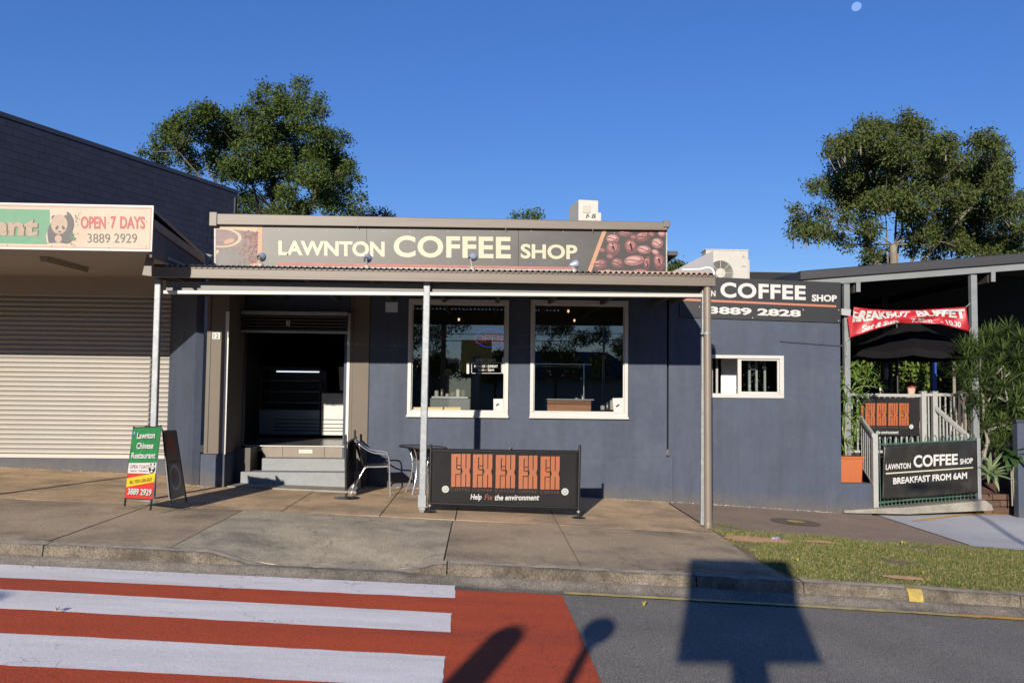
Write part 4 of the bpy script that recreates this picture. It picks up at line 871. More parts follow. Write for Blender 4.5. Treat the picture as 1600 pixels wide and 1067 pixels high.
ft('board_lettering_shadow', '3889 2929', .1, .865, .96, .958, DKG, .035, 0, .004); ft('board_lettering', '3889 2929', .08, .86, .94, .95, WLET, .022)
fp = ft('board_text', 'f', .05, .05, .09, .09, WLET, .03)
def panda(U, mats, parent, name='panda_mark'):   # U(u,v)->px on the sign, off per layer; plain panda figure
    mb = MB()
    for mi, off, pts in U: ppoly(mb, pts, panda.pl, off, mi)
    return build(name, mb, mats, parent)
panda.pl = pf
def pe(u, v, ru, rv, a=0): return [fpt(x, y) for x, y in ell(u, v, ru, rv, a, 14)]
panda([(0, .004, pe(.86, .585, .115, .06)), (0, .0042, pe(.80, .52, .03, .015)), (0, .0042, pe(.93, .515, .03, .015)), (1, .005, pe(.865, .553, .075, .035)), (0, .006, pe(.83, .55, .018, .008)), (0, .006, pe(.90, .55, .018, .008)), (1, .005, pe(.85, .615, .04, .018)), (0, .006, pe(.865, .57, .012, .004))], [BLACKP, WLET], AF)
for u in (.03, .985):
    mb = MB(); a_ = pf.hit(*fpt(u, 0), -.012); b0 = pf.hit(*fpt(u, 1), -.012); dd = (b0-a_).normalized(); mb.tube([a_-dd*.02, b0+dd*(.13 if u > .5 else .10)], .013, 8); build('frame_leg', mb, BLACKM, AF)
mb = MB(); a_, b0 = pf.hit(*fpt(.03, 1.0), -.012), pf.hit(*fpt(.985, 1.0), -.012); mb.tube([a_, b0], .011, 8); build('frame_rail', mb, BLACKM, AF)
mb = MB(); a_, b0 = pf.hit(*fpt(.03, 0), -.012), pf.hit(*fpt(.985, 0), -.012); mb.tube([a_, b0], .011, 8); build('frame_rail', mb, BLACKM, AF)
mb = MB(); a_, b0 = pf.hit(*fpt(.4, -.005), -.0), pf.hit(*fpt(.62, -.012), -.0); mb.tube([a_, (a_+b0)/2+Vector((0, 0, .015)), b0], .006, 6); build('handle', mb, BLACKM, AF)
SQ = [(254.5, 674), (274.3, 672.5), (289.5, 772.5), (265.3, 780.5)]
s0 = [P(254.5, 674, 11.2), P(289.5, 772.5, 11.62), P(265.3, 780.5, 11.1)]
pr = Plane(*s0)
def spt(u, v): TL, TR_, BR_, BL_ = [Vector(q) for q in SQ]; p = (TL*(1-u)+TR_*u)*(1-v)+(BL_*(1-u)+BR_*u)*v; return p.x, p.y
board('rear_board', SQ, pr, .012, mat('dark_board', (.035, .03, .028), .35, .3, 4), AF)
mb = MB(); ppoly(mb, [spt(.1, .03), spt(.92, .03), spt(.92, .45), spt(.1, .45)], pr, .003, 0); ppoly(mb, [spt(.1, .48), spt(.92, .45), spt(.92, .97), spt(.1, .97)], pr, .003, 1)
ppoly(mb, [spt(x, y) for x, y in ell(.52, .7, .36, .2, 0, 24)], pr, .0045, 2); ppoly(mb, [spt(x, y) for x, y in ell(.5, .7, .29, .15, 0, 20)], pr, .0055, 3); ppoly(mb, [spt(x, y) for x, y in ell(.4, .66, .14, .05, .4, 12)], pr, .0065, 4); ppoly(mb, [spt(x, y) for x, y in ell(.62, .73, .12, .05, -.3, 12)], pr, .0065, 3)
ppoly(mb, [spt(x, y) for x, y in ell(.48, .2, .28, .12, .2, 16)], pr, .0045, 4)
build('food_picture', mb, [mat('dark_red_picture', (.13, .018, .012), .35, .6, 9), mat('dark_picture_ground', (.06, .055, .05), .35, .4, 10), mat('grey_plate_print', (.4, .4, .4), .4), mat('meat_print', (.25, .2, .19), .5, .5, 20), mat('red_sauce_print', (.4, .03, .02), .5)], AF)
for u in (0.0, 1.0):
    mb = MB(); a_ = pr.hit(*spt(u, 0), -.008); b0 = pr.hit(*spt(u, 1), -.008); dd = (b0-a_).normalized(); mb.tube([a_, b0+dd*.1], .012, 8); build('frame_leg', mb, BLACKM, AF)
for v in (0.0, .47, 1.0):
    mb = MB(); mb.tube([pr.hit(*spt(0, v), .0), pr.hit(*spt(1, v), .0)], .008, 8); build('frame_rail', mb, mat('grey_edge_trim', (.3, .3, .3), .5) if v > .9 else BLACKM, AF)
mb = MB(); h0 = pf.hit(*fpt(1, 0), -.01); h1 = pr.hit(*spt(0, 0), .0); mb.tube([h0, h1, pr.hit(*spt(.5, -.01), 0)], .01, 8); build('hinge', mb, GALV, AF)
mb = MB(); mb.tube([pf.hit(*fpt(.985, .35), -.01), pr.hit(*spt(0, .3), -.01)], .005, 6); build('stay', mb, BLACKM, AF)
# crumpled white plastic at the foot of the left pier and behind the board
def crumple(name, px, py, sx, sy, sz, label, cat, m, seed):
    g = G(px, py); r3 = random.Random(seed); mb = MB(); n = 9
    vs = []
    for j in range(n):
        for i in range(n):
            u, w = i/(n-1)-.5, j/(n-1)-.5; e = max(0, 1-(4*(u*u+w*w))**1)
            vs.append((g.x+u*sx+r3.uniform(-.3, .3)*sx/n, g.y+w*sy+r3.uniform(-.3, .3)*sy/n, gz(g.x+u*sx, g.y+w*sy)+.004+e*sz*r3.uniform(.4, 1)))
    mb.add(vs, [(j*n+i, j*n+i+1, (j+1)*n+i+1, (j+1)*n+i) for j in range(n-1) for i in range(n-1)])
    o = build(name, mb, m, None, label, cat); return origin_to(o, g)
crumple('plastic_bag', 302, 753.5, .16, .15, .06, 'crumpled white plastic on the footpath at the foot of the left pier', 'litter', mat('white_plastic_film', (.6, .58, .57), .35), 3)
crumple('paper_wrapper', 1213, 843, .17, .10, .04, 'small white and purple wrapper lying on bare red soil in the verge', 'litter', mat('wrapper', (.7, .68, .72), .5, .6, 25, col2=(.12, .08, .3)), 5)
crumple('plastic_sheet', 232, 783, .22, .2, .03, 'flat scrap of white plastic under the folding pavement sign', 'litter', mat('white_plastic_film', (.6, .58, .57), .35), 8)
# ================================================================== RESTAURANT ON THE LEFT
YL = 15.02
LS = thing('restaurant_shop', 'neighbouring shopfront with pale roller shutter, blue plinth and deep tan soffited awning at the left', 'shop', (-7.5, YL, gz(-7.5, YL)))
KV = 1.0
SOFF = mat('tan_soffit_sheet', (.30, .25, .20), .7, .1, 1, stain=(.26, .22, .18), st=.3, ss=1)
lx = -16.0; sx1 = fx(273, 600, YL)
mb = MB(); zb = fz(100, 460, YL); mb.box(lx, sx1+.05, YL-.03, YL+.3, zb, 1.83); build('header', mb, SOFF, LS)
zp0 = fz(0, 715, YL)
mb = MB(); mb.box(lx, sx1+.14, YL-.03, YL+.35, base, zp0); build('plinth', mb, BLUE, LS, bevel=.006)
mb = MB(); mb.box(sx1, sx1+.05, YL-.02, YL+.3, zp0, zb); build('shutter_guide', mb, DARK, LS)
SLAT = mat('cream_shutter_slat', (.30, .285, .255), .42, .08, 3, stain=(.3, .27, .22), st=.35, ss=2, stretch=(.3, 1, 1))
zt_ = zb; pitch = .0785; n = int((zt_-zp0-.05)/pitch); prof = []
for k in range(9):
    t = k/8; prof.append((-.030*math.sin(math.pi*t**.75)**.8, t*pitch*.88))
prof += [(.012, pitch*.9), (.012, pitch)]
mb = MB(); N = len(prof); X0, X1 = lx, sx1
vs = [(X0, y, z) for y, z in prof]+[(X1, y, z) for y, z in prof]; mb.add(vs, [(i, i+1, N+i+1, N+i) for i in range(N-1)]); mb.smooth = True
zz = zp0+.07; proto = build('shutter_slat', mb, SLAT, LS); proto.location = (0, YL+.03-LS.location.y, 0)
proto.data.transform(Matrix.Translation(LS.location)); proto.location = Vector((0, YL+.03, zz))-LS.location
i = 0
while zz+pitch*(i+1) < zb+.02:
    i += 1; c = proto.copy(); COL.objects.link(c); c.location = Vector((0, YL+.03, zz+pitch*i))-LS.location
mb = MB(); mb.box(lx, sx1, YL-.005, YL+.04, zp0+.003, zp0+.068); build('shutter_bottom_rail', mb, mat('white_shutter_rail', (.36, .345, .31), .4), LS, bevel=.008)
KV = 1.0
# awning of the restaurant
YB = 11.25; zf = fz(120, 391, YB)
ax1 = fx(238, 392, YB)+.0
mb = MB(); mb.hexa([(lx, YB, zf), (ax1-.03, YB, zf-.0), (ax1-.35, YL-.03, 1.80), (lx, YL-.03, 1.80)], [(lx, YB, zf+.04), (ax1-.03, YB, zf+.04), (ax1-.35, YL-.03, 1.84), (lx, YL-.03, 1.84)]); build('soffit', mb, SOFF, LS)
mb = MB(); mb.hexa([(lx, YB, zf+.5), (ax1, YB, zf+.5), (fx(325, 410, YW), YL, fz(325, 410, YW)), (lx, YL, 2.09)], [(lx, YB, zf+.55), (ax1, YB, zf+.55), (fx(325, 410, YW), YL, fz(325, 410, YW)+.05), (lx, YL, 2.14)]); build('awning_roof', mb, DARK, LS)
e0_ = P(239, 350, YB+.02); e1_ = P(326, 413, YW); eb0, eb1 = Vector((e0_.x, e0_.y, 1.62)), Vector((e1_.x, e1_.y, 1.86))
mb = MB(); mb.prism([e0_, e1_, eb1, eb0], (-.03, 0, 0)); build('awning_side', mb, mat('brown_fibro_side', (.10, .085, .08), .8, .2, 2), LS)
for q_ in range(3):
    pass
mb = MB(); u_ = Vector((0, 0, .055)); mb.prism([e0_+u_, e1_+u_, e1_-u_, e0_-u_], (.02, 0, 0)); build('barge_board', mb, mat('brown_barge', (.17, .11, .085), .6, .3, 3), LS)
q = [P(*c, 11.6) for c in ((221.5, 430), (237, 432), (237, 394), (230, 393))]
mb = MB(); mb.prism(q, (0, .08, 0)); build('fascia_end', mb, FASCIA, LS, bevel=.006)
# awning post just outside the picture whose shadow crosses the footpath
pxx = -6.42; mb = MB(); mb.box(pxx-.035, pxx+.035, YB+.1, YB+.17, gz(pxx, YB), zf); build('post', mb, GALV, LS)
# fluorescent batten under the soffit
mb = MB(); A_ = P(62, 406, YB+.9); B_ = P(137, 429, 13.6)
def sof(y): return zf+(1.80-zf)*(y-YB)/(YL-YB)
a_ = Vector((P(68, 406, 12.0).x, 12.0, sof(12.0))); b_2 = Vector((P(133, 428, 13.35).x, 13.35, sof(13.35)))
d_ = (b_2-a_).normalized(); s_2 = d_.cross(Vector((0, 0, 1))).normalized()*.06; dn = Vector((0, 0, -.075))
mb.hexa([a_-s_2, a_+s_2, a_+s_2*.6+dn, a_-s_2*.6+dn], [b_2-s_2, b_2+s_2, b_2+s_2*.6+dn, b_2-s_2*.6+dn])
o = build('batten_light', mb, mat('aged_cream_batten', (.30, .25, .18), .6, .15, 3), None, 'unlit cream fluorescent batten light under the soffit of the restaurant awning', 'light fitting', bevel=.006); origin_to(o, (a_+b_2)/2)
# sign on the awning front
pr_ = vplane(YB-.05)
RS = thing('restaurant_sign', 'faded cream sign with green panel, panda and red open hours above the roller shutter', 'sign', (P(120, 391, YB).x-1, YB-.05, zf-.02))
KV = 1.0
FCR = mat('faded_cream_print', (.36, .30, .225), .55, .12, 2, stain=(.36, .235, .155), st=.55, ss=1.6, fine=.12, fs=120)
xo = -600
def ty(x): return 316.7+(321.5-316.7)*x/240
def by(x): return 389+(393.2-389)*x/237
board('sign_panel', [(xo, ty(xo)), (239.8, ty(240)), (237.2, by(237)), (xo, by(xo))], pr_, .03, FCR, RS)
pq = vplane(YB-.052)
WR = mat('sign_white_rim', (.42, .38, .35), .5)
for quad in ([(xo, ty(xo)), (240, ty(240)), (240, ty(240)+3), (xo, ty(xo)+3)], [(xo, by(xo)-3), (237.2, by(237)-3), (237.2, by(237)), (xo, by(xo))], [(237.6, ty(240)+3), (240, ty(240)+3), (237.2, by(237)-3), (235, by(237)-3)]):
    board('sign_rim', quad, vplane(YB-.056), .006, WR, RS)
KV = .55
FR = mat('faded_pink_line', (.62, .27, .24), .6); mb = MB()
ppoly(mb, [(xo, ty(xo)+4.3), (236, ty(236)+4.3), (236, ty(236)+5.2), (xo, ty(xo)+5.2)], pr_, .003); ppoly(mb, [(xo, by(xo)-4.8), (233.5, by(233)-4.8), (233.5, by(233)-3.9), (xo, by(xo)-3.9)], pr_, .003); ppoly(mb, [(235.8, 326), (236.6, 326), (234.2, 388.5), (233.4, 388.5)], pr_, .003)
build('sign_border', mb, FR, RS)
mb = MB(); ppoly(mb, [(xo, 316.2), (77.5, 327.8), (78, 352), (73, 362), (71, 370), (74, 381.6), (xo, 371)], pr_, .002); build('green_panel', mb, mat('faded_green_print', (.10, .34, .18), .55, .12, 2, stain=(.22, .38, .24), st=.5, ss=1.8), RS)
for q in ('shadow', 'front'):
    dx_, m_, b_o, of = (2, mat('brown_letter_edge', (.12, .09, .075), .6), .075, .003) if q == 'shadow' else (0, mat('sand_letter', (.50, .38, .28), .6, .15, 12, fine=.15, fs=80), .05, .0045)
    ptext('lettering', 'Lawnton Chinese Restaurant', [(-575+dx_, 320+dx_*.5), (61+dx_, 340+dx_*.6), (58+dx_, 369.5+dx_*.6), (-575+dx_, 356+dx_*.5)], pr_, m_, RS, of, b_o)
RI = mat('faded_red_ink', (.58, .13, .11), .6, .12, 5); GI = mat('faded_grey_ink', (.17, .155, .14), .6, .15, 8)
def slq(x0, x1, y0, y1): return [(x0, y0), (x1, y0+.012*(x1-x0)), (x1, y1+.014*(x1-x0)), (x0, y1)]
for s, x0, x1 in (('OPEN', 126, 165), ('7', 173, 181), ('DAYS', 187.5, 226.5)): ptext('lettering', s, slq(x0, x1, 338, 357.5), pr_, RI, RS, .004, .03)
for s, x0, x1 in (('3889', 136.5, 172), ('2929', 178.5, 214)): ptext('phone_number', s, slq(x0, x1, 365, 379.3), pr_, GI, RS, .004, .0)
PMs = [mat('panda_charcoal', (.12, .115, .125), .6, .2, 6), mat('panda_sand', (.56, .42, .31), .6, .12, 12, fine=.12, fs=90), mat('panda_white', (.72, .66, .58), .6), mat('bamboo_green', (.16, .32, .2), .6, .4, 20)]
mb = MB()
ppoly(mb, [(104, 330), (110, 334), (114.5, 342), (116, 352), (113, 362), (116, 372), (110, 379), (104, 381), (92, 379), (76, 380), (74.5, 370), (73.8, 362), (78, 352), (81, 345), (90, 356), (100, 352), (105.5, 340)], pr_, .0035, 0)
for cx, cy, rx, ry, mi, of in ((84, 341, 3.8, 4.4, 0, .0036), (103, 340.4, 3.4, 4.4, 0, .0036), (92.5, 350.5, 13, 15.5, 1, .0042), (89, 356, 2.2, 3.6, 0, .005), (99, 356, 2.2, 3.6, 0, .005), (93.6, 362.2, 2.7, 1.3, 0, .005), (91, 373, 5.5, 6, 1, .0045)):
    ppoly(mb, ell(cx, cy, rx, ry, .5 if (cx, rx) == (89, 2.2) else (-.5 if rx == 2.2 else 0), 18), pr_, of, mi)
r4 = random.Random(9)
for _ in range(60): x, y = 113+r4.gauss(0, 3.2), 371+r4.gauss(0, 6); ppoly(mb, ell(x, y, 1.5, .45, r4.uniform(-1.5, 1.5), 6), pr_, .0055+r4.random()*.0005, 3)
for _ in range(26): x, y = 120+r4.gauss(0, 2.6), 342+r4.gauss(0, 7); ppoly(mb, ell(x, y, 1.1, .35, r4.uniform(-1.5, 1.5), 6), pr_, .0055+r4.random()*.0005, 3)
build('panda_mark', mb, PMs, RS)
mb = MB()
for x, y in ((11, 383), (80.5, 385), (170, 388), (228, 385), (169, 348.5), (228.5, 346)): ppoly(mb, ell(x, y, .8, .8, 0, 8), pr_, .006)
build('screw_heads', mb, DARK, RS, kind='stuff')

# ------------------------------------------------------------------ block wall of the building behind
BW = thing('block_building', 'tall dark blue painted blockwork building rising behind the left shop, coping sloping away', 'building', (-8.8, 31.9, -1.2))
D = Vector((math.sin(math.radians(22.7)), math.cos(math.radians(22.7)), 0))
r0 = ray(0, 174); k = 23.1/r0.y; w0 = r0*k; ztop = w0.z
c0 = Vector((w0.x, w0.y, 0)); tE = 9.52
nrm = Vector((D.y, -D.x, 0))
KV = 1.0
BLK = mat('navy_painted_block', (.040, .042, .068), .75, .16, 6, .5, 60, rnd=.13, stain=(.058, .061, .09), st=.4, ss=3)
BLK2 = mat('navy_mortar', (.037, .039, .062), .85, .2, 6)
mb = MB(); A_ = c0-D*11; B_ = c0+D*(tE-.004); ins = nrm*-.006
mb.prism([A_+ins+Vector((0, 0, -1)), B_+ins+Vector((0, 0, -1)), B_+ins+Vector((0, 0, ztop-.14)), A_+ins+Vector((0, 0, ztop-.14))], nrm*-.19); build('wall', mb, BLK2, BW)
mb = MB(); rr_ = Vector((-1, .0, 0)); B2 = B_-D*.19
mb.prism([B_+ins+Vector((0, 0, -1)), B2+rr_*14+Vector((0, 3, -1)), B2+rr_*14+Vector((0, 3, ztop-.3)), B_+ins+Vector((0, 0, ztop-.3))], Vector((0, -.18, 0))); build('end_wall', mb, BLK2, BW)
mb = MB(); mb.prism([A_+nrm*.03+Vector((0, 0, ztop-.135)), B_+nrm*.03+D*.03+Vector((0, 0, ztop-.135)), B_+nrm*.03+D*.03+Vector((0, 0, ztop)), A_+nrm*.03+Vector((0, 0, ztop))], nrm*-.3); build('coping', mb, mat('dark_coping_metal', (.05, .052, .075), .55, .2, 3), BW, bevel=.01)
bm_ = MB(); bm_.box(-.195, .195, -.010, 0, -.095, .095)
me_ = None; nb = 0; Rb = Matrix((D, nrm*-1, Vector((0, 0, 1)))).transposed().to_4x4()
course = 0; z = ztop-.14-.1
def project(p):
    q = R.transposed() @ p; return 800+F*q.x/-q.z, 533.5-F*q.y/-q.z
rest = MB()
while z > -.5:
    t = -10.6+(.2 if course % 2 else 0)
    while t < tE-.1:
        L = .39; t1 = min(t+L, tE); c = c0+D*((t+t1)/2)+Vector((0, 0, z)); x, y_ = project(c)
        vis = (y_ < 326 and x < 245) or (x >= 235 and y_ < 345+(x-235)*.78 and not (x > 328 and y_ > 335))
        if True:
            if vis and x > -15 and nb < 300:
                if me_ is None or abs((t1-t)-L) > .01:
                    o = build('block', bm_, BLK, None); m_cur = o.data
                    if me_ is None: me_ = m_cur
                    else: m_cur.transform(Matrix.Scale((t1-t)/L, 4, (1, 0, 0)))
                else: o = link('block', me_)
                o.parent = BW; o.matrix_local = Matrix.Translation(c+nrm*.0-BW.location) @ Rb
                nb += 1
            else:
                a_ = c-D*((t1-t)/2-.003); e_ = c+D*((t1-t)/2-.003)
                rest.prism([a_+Vector((0, 0, -.095)), e_+Vector((0, 0, -.095)), e_+Vector((0, 0, .095)), a_+Vector((0, 0, .095))], nrm*.004)
        t += .40
    z -= .2; course += 1
if rest.v: build('far_blocks', rest, BLK, BW, kind='stuff')

KV = .6
# ================================================================== INSIDE THE SHOP
zfl = zs[0]
IW = mat('stainless_panel', (.5, .5, .5), .35, .15, 3, metal=.3)
t = thing('chest_freezer', 'white counter-height freezer with dark louvres, nearest the right door jamb', 'freezer', (fx(522, 600, 17.2), 17.3, zfl))
x0, x1 = fx(502, 640, 17.2), fx(548, 640, 17.2); mb = MB(); mb.box(x0, x1, 17.2, 17.8, zfl+.06, fz(522, 614, 17.2)); build('cabinet', mb, WHITE, t, bevel=.01)
for k, py in enumerate((655, 662, 668, 673)):
    mb = MB(); mb.box(x0+.01, x1, 17.192, 17.199, fz(522, py+1.2, 17.2), fz(522, py-.2, 17.2)); build('louvre', mb, BLACKP, t)
t = thing('display_fridge', 'glass fronted display fridge with lit tube inside the shop doorway', 'fridge', (fx(465, 600, 17.6), 17.8, zfl))
x0, x1 = fx(405, 640, 17.5), fx(500, 640, 17.5); zt_ = fz(460, 578, 17.5); zm = fz(460, 640, 17.5)
mb = MB(); mb.box(x0, x1, 17.5, 18.2, zfl+.05, zm); build('base_cabinet', mb, IW, t, bevel=.01)
mb = MB(); mb.box(x0, x1, 18.15, 18.2, zm, zt_); mb.box(x0, x0+.03, 17.5, 18.15, zm, zt_); mb.box(x0, x1, 17.5, 18.2, zt_, zt_+.05); mb.box(x1-.03, x1, 17.5, 17.54, zm, zt_); build('frame', mb, DARK, t)
for k in range(3): z_ = zm+(zt_-zm)*(k+.6)/3.6; mb = MB(); mb.box(x0+.03, x1-.03, 17.6, 18.15, z_, z_+.012); build('shelf', mb, IW, t)
mb = MB(); mb.tube([(fx(432, 583, 17.6), 17.6, zt_-.03), (x1-.05, 17.6, zt_-.03)], .012, 8); build('tube_lamp', mb, emit('cool_tube_light', (.75, .88, 1), .8), t)
for k, py in enumerate((655, 661, 667, 672)): mb = MB(); mb.box(x0+.3, x1-.02, 17.49, 17.499, fz(465, py+1.2, 17.5), fz(465, py-.4, 17.5)); build('louvre', mb, BLACKP, t)
mb = MB(); q = [P(*c, 17.1) for c in ((529, 573), (548, 573), (548, 611), (531, 610))]; mb.prism(q, (0, .02, 0)); o = build('wall_notice', mb, mat('dim_paper', (.6, .6, .58), .6), None, 'pale sheet hanging above the white freezer inside the doorway', 'notice'); origin_to(o, q[2])
# pendant bulbs
for i, (px, py, Yb) in enumerate(((717, 499, 17.5), (888, 486, 17.2), (897.5, 500.5, 18.4))):
    p = P(px, py, Yb); t = thing('pendant_lamp', ['lit warm pendant bulb seen through the left tall window', 'lit warm pendant bulb high in the right tall window, the upper one', 'lit warm pendant bulb in the right tall window, lower of the two'][i], 'pendant lamp', p, 'pendant lamps in the shop')
    mb = MB(); mb.tube([(p.x, Yb, p.z+.05), (p.x, Yb, 1.6)], .008, 6); build('cord', mb, BLACKP, t)
    mb = MB(); mb.lathe([(.0, .07), (.025, .06), (.03, .03), (.03, .02)], p, n=12); build('socket', mb, DARK, t)
    mb = MB(); mb.ball(p, (.02, .02, .034), 10, 8); build('bulb', mb, emit('warm_bulb', (1, .45, .2), 1.5), t)
# counter with timber front and glass case
t = thing('timber_counter', 'orange timber fronted counter with glass case inside the right tall window', 'counter', (fx(889, 640, 16.2), 16.4, zfl))
x0, x1 = fx(855, 640, 16.0), fx(923.5, 640, 16.0)
TIMO = mat('orange_timber', (.50, .20, .07), .45, .25, 3, stretch=(.5, 1, 8))
zz0, zz1 = fz(889, 641.5, 16), fz(889, 632, 16)
mb = MB(); mb.box(x0, x1, 16.0, 16.04, zz0-.2, zz1); build('front_board', mb, TIMO, t, bevel=.004)
for k in range(3): z_ = zz1+.01+k*.022; mb = MB(); mb.box(x0, x1, 16.0, 16.03, z_, z_+.014); build('front_slat', mb, TIMO, t)
mb = MB(); mb.box(x0-.05, x1+.05, 15.97, 16.6, zz1+.08, zz1+.10); build('counter_top', mb, IW, t, bevel=.003)
mb = MB(); z2 = fz(889, 569.5, 16); mb.box(x1-.14, x1-.125, 16.0, 16.015, zz1+.1, z2); mb.box(x0-.6, x1-.0, 16.0, 16.02, z2, z2+.012); build('case_frame', mb, ALU, t)
mb = MB(); mb.box(x0-.05, x1, 16.04, 16.6, zfl, zz1+.08); build('counter_body', mb, DARK, t)
mb = MB(); mb.box(x0-.8, x1+.1, 17.8, 18.4, fz(870, 573, 17.8), fz(870, 571, 17.8)); o = build('serving_shelf', mb, mat('warm_tan_shelf', (.45, .35, .2), .5), None, 'long pale shelf behind the counter in the right tall window', 'shelf'); origin_to(o, (x0, 18, fz(870, 573, 17.8)))  # shelf in one even warm tan colour
t = thing('coffee_machine', 'dark coffee machine low in the left tall window', 'coffee machine', (fx(702, 640, 15.9), 16.1, fz(700, 641, 15.9)))
x0, x1 = fx(671, 640, 15.8), fx(735, 640, 15.8); z0_, z1_ = fz(700, 641, 15.8), fz(700, 622, 15.8); mb = MB(); mb.box(x0, x1, 15.8, 16.3, z0_, z1_); build('body', mb, mat('dim_steel', (.16, .16, .16), .4), t, bevel=.02)
mb = MB(); mb.box(x0+.03, x1-.05, 15.85, 16.25, z1_, z1_+.03); build('cup_tray', mb, IW, t)
mb = MB(); mb.box(x0-.5, x1+.2, 15.7, 16.5, zfl, z0_-.001); o = build('service_bench', mb, DARK, None, 'dark bench under the coffee machine behind the left tall window', 'bench'); origin_to(o, (x0, 16, zfl))
# LED open sign in the left window
NS = thing('open_sign', 'dotted LED open sign, red letters in a blue oval, inside the left tall window', 'sign', P(765, 530, YW+.25))
pn = vplane(YW+.25); RD = emit('red_led', (.85, .06, .09), .55); BL = emit('blue_led', (.07, .1, .9), .6)
def dots(name, poly, m, step=1.35, r=.42):
    mb = MB(); acc = 0
    for (xa_, ya_), (xb_, yb_) in zip(poly, poly[1:]):
        L = math.hypot(xb_-xa_, yb_-ya_); k = max(1, int(L/step))
        for j in range(k): u = j/k; mb.lathe([(.0001, -.004), (.0035, 0), (.0035, .004)], pn.hit(xa_+(xb_-xa_)*u, ya_+(yb_-ya_)*u), (0, -1, 0), 6)
    build(name, mb, m, NS, kind='stuff')
dots('oval', ell(767, 528, 24, 13.5, .03, 40, math.pi*1.12, math.pi*1.9), BL); dots('oval', ell(767, 529, 24, 13.5, .03, 40, .1*math.pi, .9*math.pi), BL)
dots('letter_o', ell(748.5, 529.5, 6.5, 6.2, 0, 24)+[(755, 529.5)], RD); dots('letter_p', [(758, 535), (758, 523), (764, 523), (766, 526), (764, 529), (758, 529)], RD)
dots('letter_e', [(776, 523), (769, 523), (769, 535), (776, 535)], RD); dots('letter_e', [(769, 529), (775, 529)], RD); dots('letter_n', [(778, 535), (778, 523), (784, 535), (784, 523)], RD)
mb = MB(); q = [P(*c, 16.6) for c in ((677, 516), (702, 516), (702, 532), (677, 532))]; mb.prism(q, (0, .02, 0)); o = build('menu_board', mb, mat('dark_red_menu', (.13, .02, .022), .6), None, 'dim dark red menu board hanging inside the left tall window', 'menu board'); origin_to(o, q[2])

# small goods on the benches behind the windows
g5 = random.Random(12); k5 = 0
for (xa5, xb5, yy5, pz5, n5, wh) in ((678, 728, 16.0, 621, 6, 'in the row on the coffee machine'), (858, 915, 16.3, 631, 6, 'in the row on the timber counter'), (938, 960, 16.6, 640, 3, 'low beside the right window sticker')):
    for i5 in range(n5):
        px5 = xa5+(xb5-xa5)*(i5+.5)/n5; c5_ = P(px5, pz5, yy5); h5 = g5.uniform(.08, .2); r5 = g5.uniform(.025, .045)
        t = thing('glass_jar' if i5 % 2 else 'cup_stack', ['leftmost', 'second', 'third', 'fourth', 'fifth', 'rightmost'][i5 if not (n5 == 3 and i5 == 2) else 5]+(' dim jar ' if i5 % 2 else ' pale cup stack ')+wh, 'jar' if i5 % 2 else 'cups', c5_, 'small goods behind the windows')
        mb = MB(); mb.lathe([(r5, 0), (r5*1.05, h5*.8), (r5*.7, h5*.9), (.001, h5*.9)], c5_, n=12); build('body', mb, mat('dim_jar_glass', (.16, .13, .10), .2) if i5 % 2 else mat('paper_cups', (.5, .48, .44), .5), t)
        mb = MB(); mb.lathe([(r5*.72, h5*.9), (r5*.75, h5), (.001, h5)], c5_, n=12); build('lid', mb, BLACKP, t)
KV = .55
# ================================================================== DECK PAVILION ON THE RIGHT
YV = 15.1
GT = mat('grey_timber_beam', (.30, .33, .345), .6, .15, 2, stain=(.22, .24, .25), st=.4, ss=2, stretch=(.3, 1, 2))
BF = mat('charcoal_barge_board', (.045, .047, .055), .6, .2, 2, stretch=(.4, 1, 3))
PV = thing('deck_pavilion', 'open timber pavilion with charcoal edged sloping roof over the raised cafe deck', 'pavilion', (7.2, YV, gz(7.2, 15)))
def bd(name, tl, tr, br, bl, Y, dep, m, bevel=0):
    q = [P(*c, Y) for c in (tl, tr, br, bl)]; mb = MB(); mb.prism(q, (0, dep, 0)); return build(name, mb, m, PV, bevel=bevel)
def ext_(p, q, x): t_ = (x-p[0])/(q[0]-p[0]); return (x, p[1]+(q[1]-p[1])*t_)
tl, tr = (1251, 424.5), (1600, 396.4); bl_, br_ = (1251, 437), (1600, 410); ml, mr = (1255, 447.5), (1600, 421.5)
XR = 1980
bd('barge_board', tl, ext_(tl, tr, XR), ext_(bl_, br_, XR), bl_, YV-.03, .05, BF, .004)
bd('edge_beam', (1251, 437.2), (XR, ext_(bl_, br_, XR)[1]+.2), ext_(ml, mr, XR), (1251, 448), YV+.03, .09, GT, .004)
q = [P(1196, 438.5, YV+2), P(1251, 424.5, YV), P(1251, 437, YV), P(1196, 450, YV+2)]; mb = MB(); mb.prism(q, (0, .05, .0)); build('barge_return', mb, BF, PV)
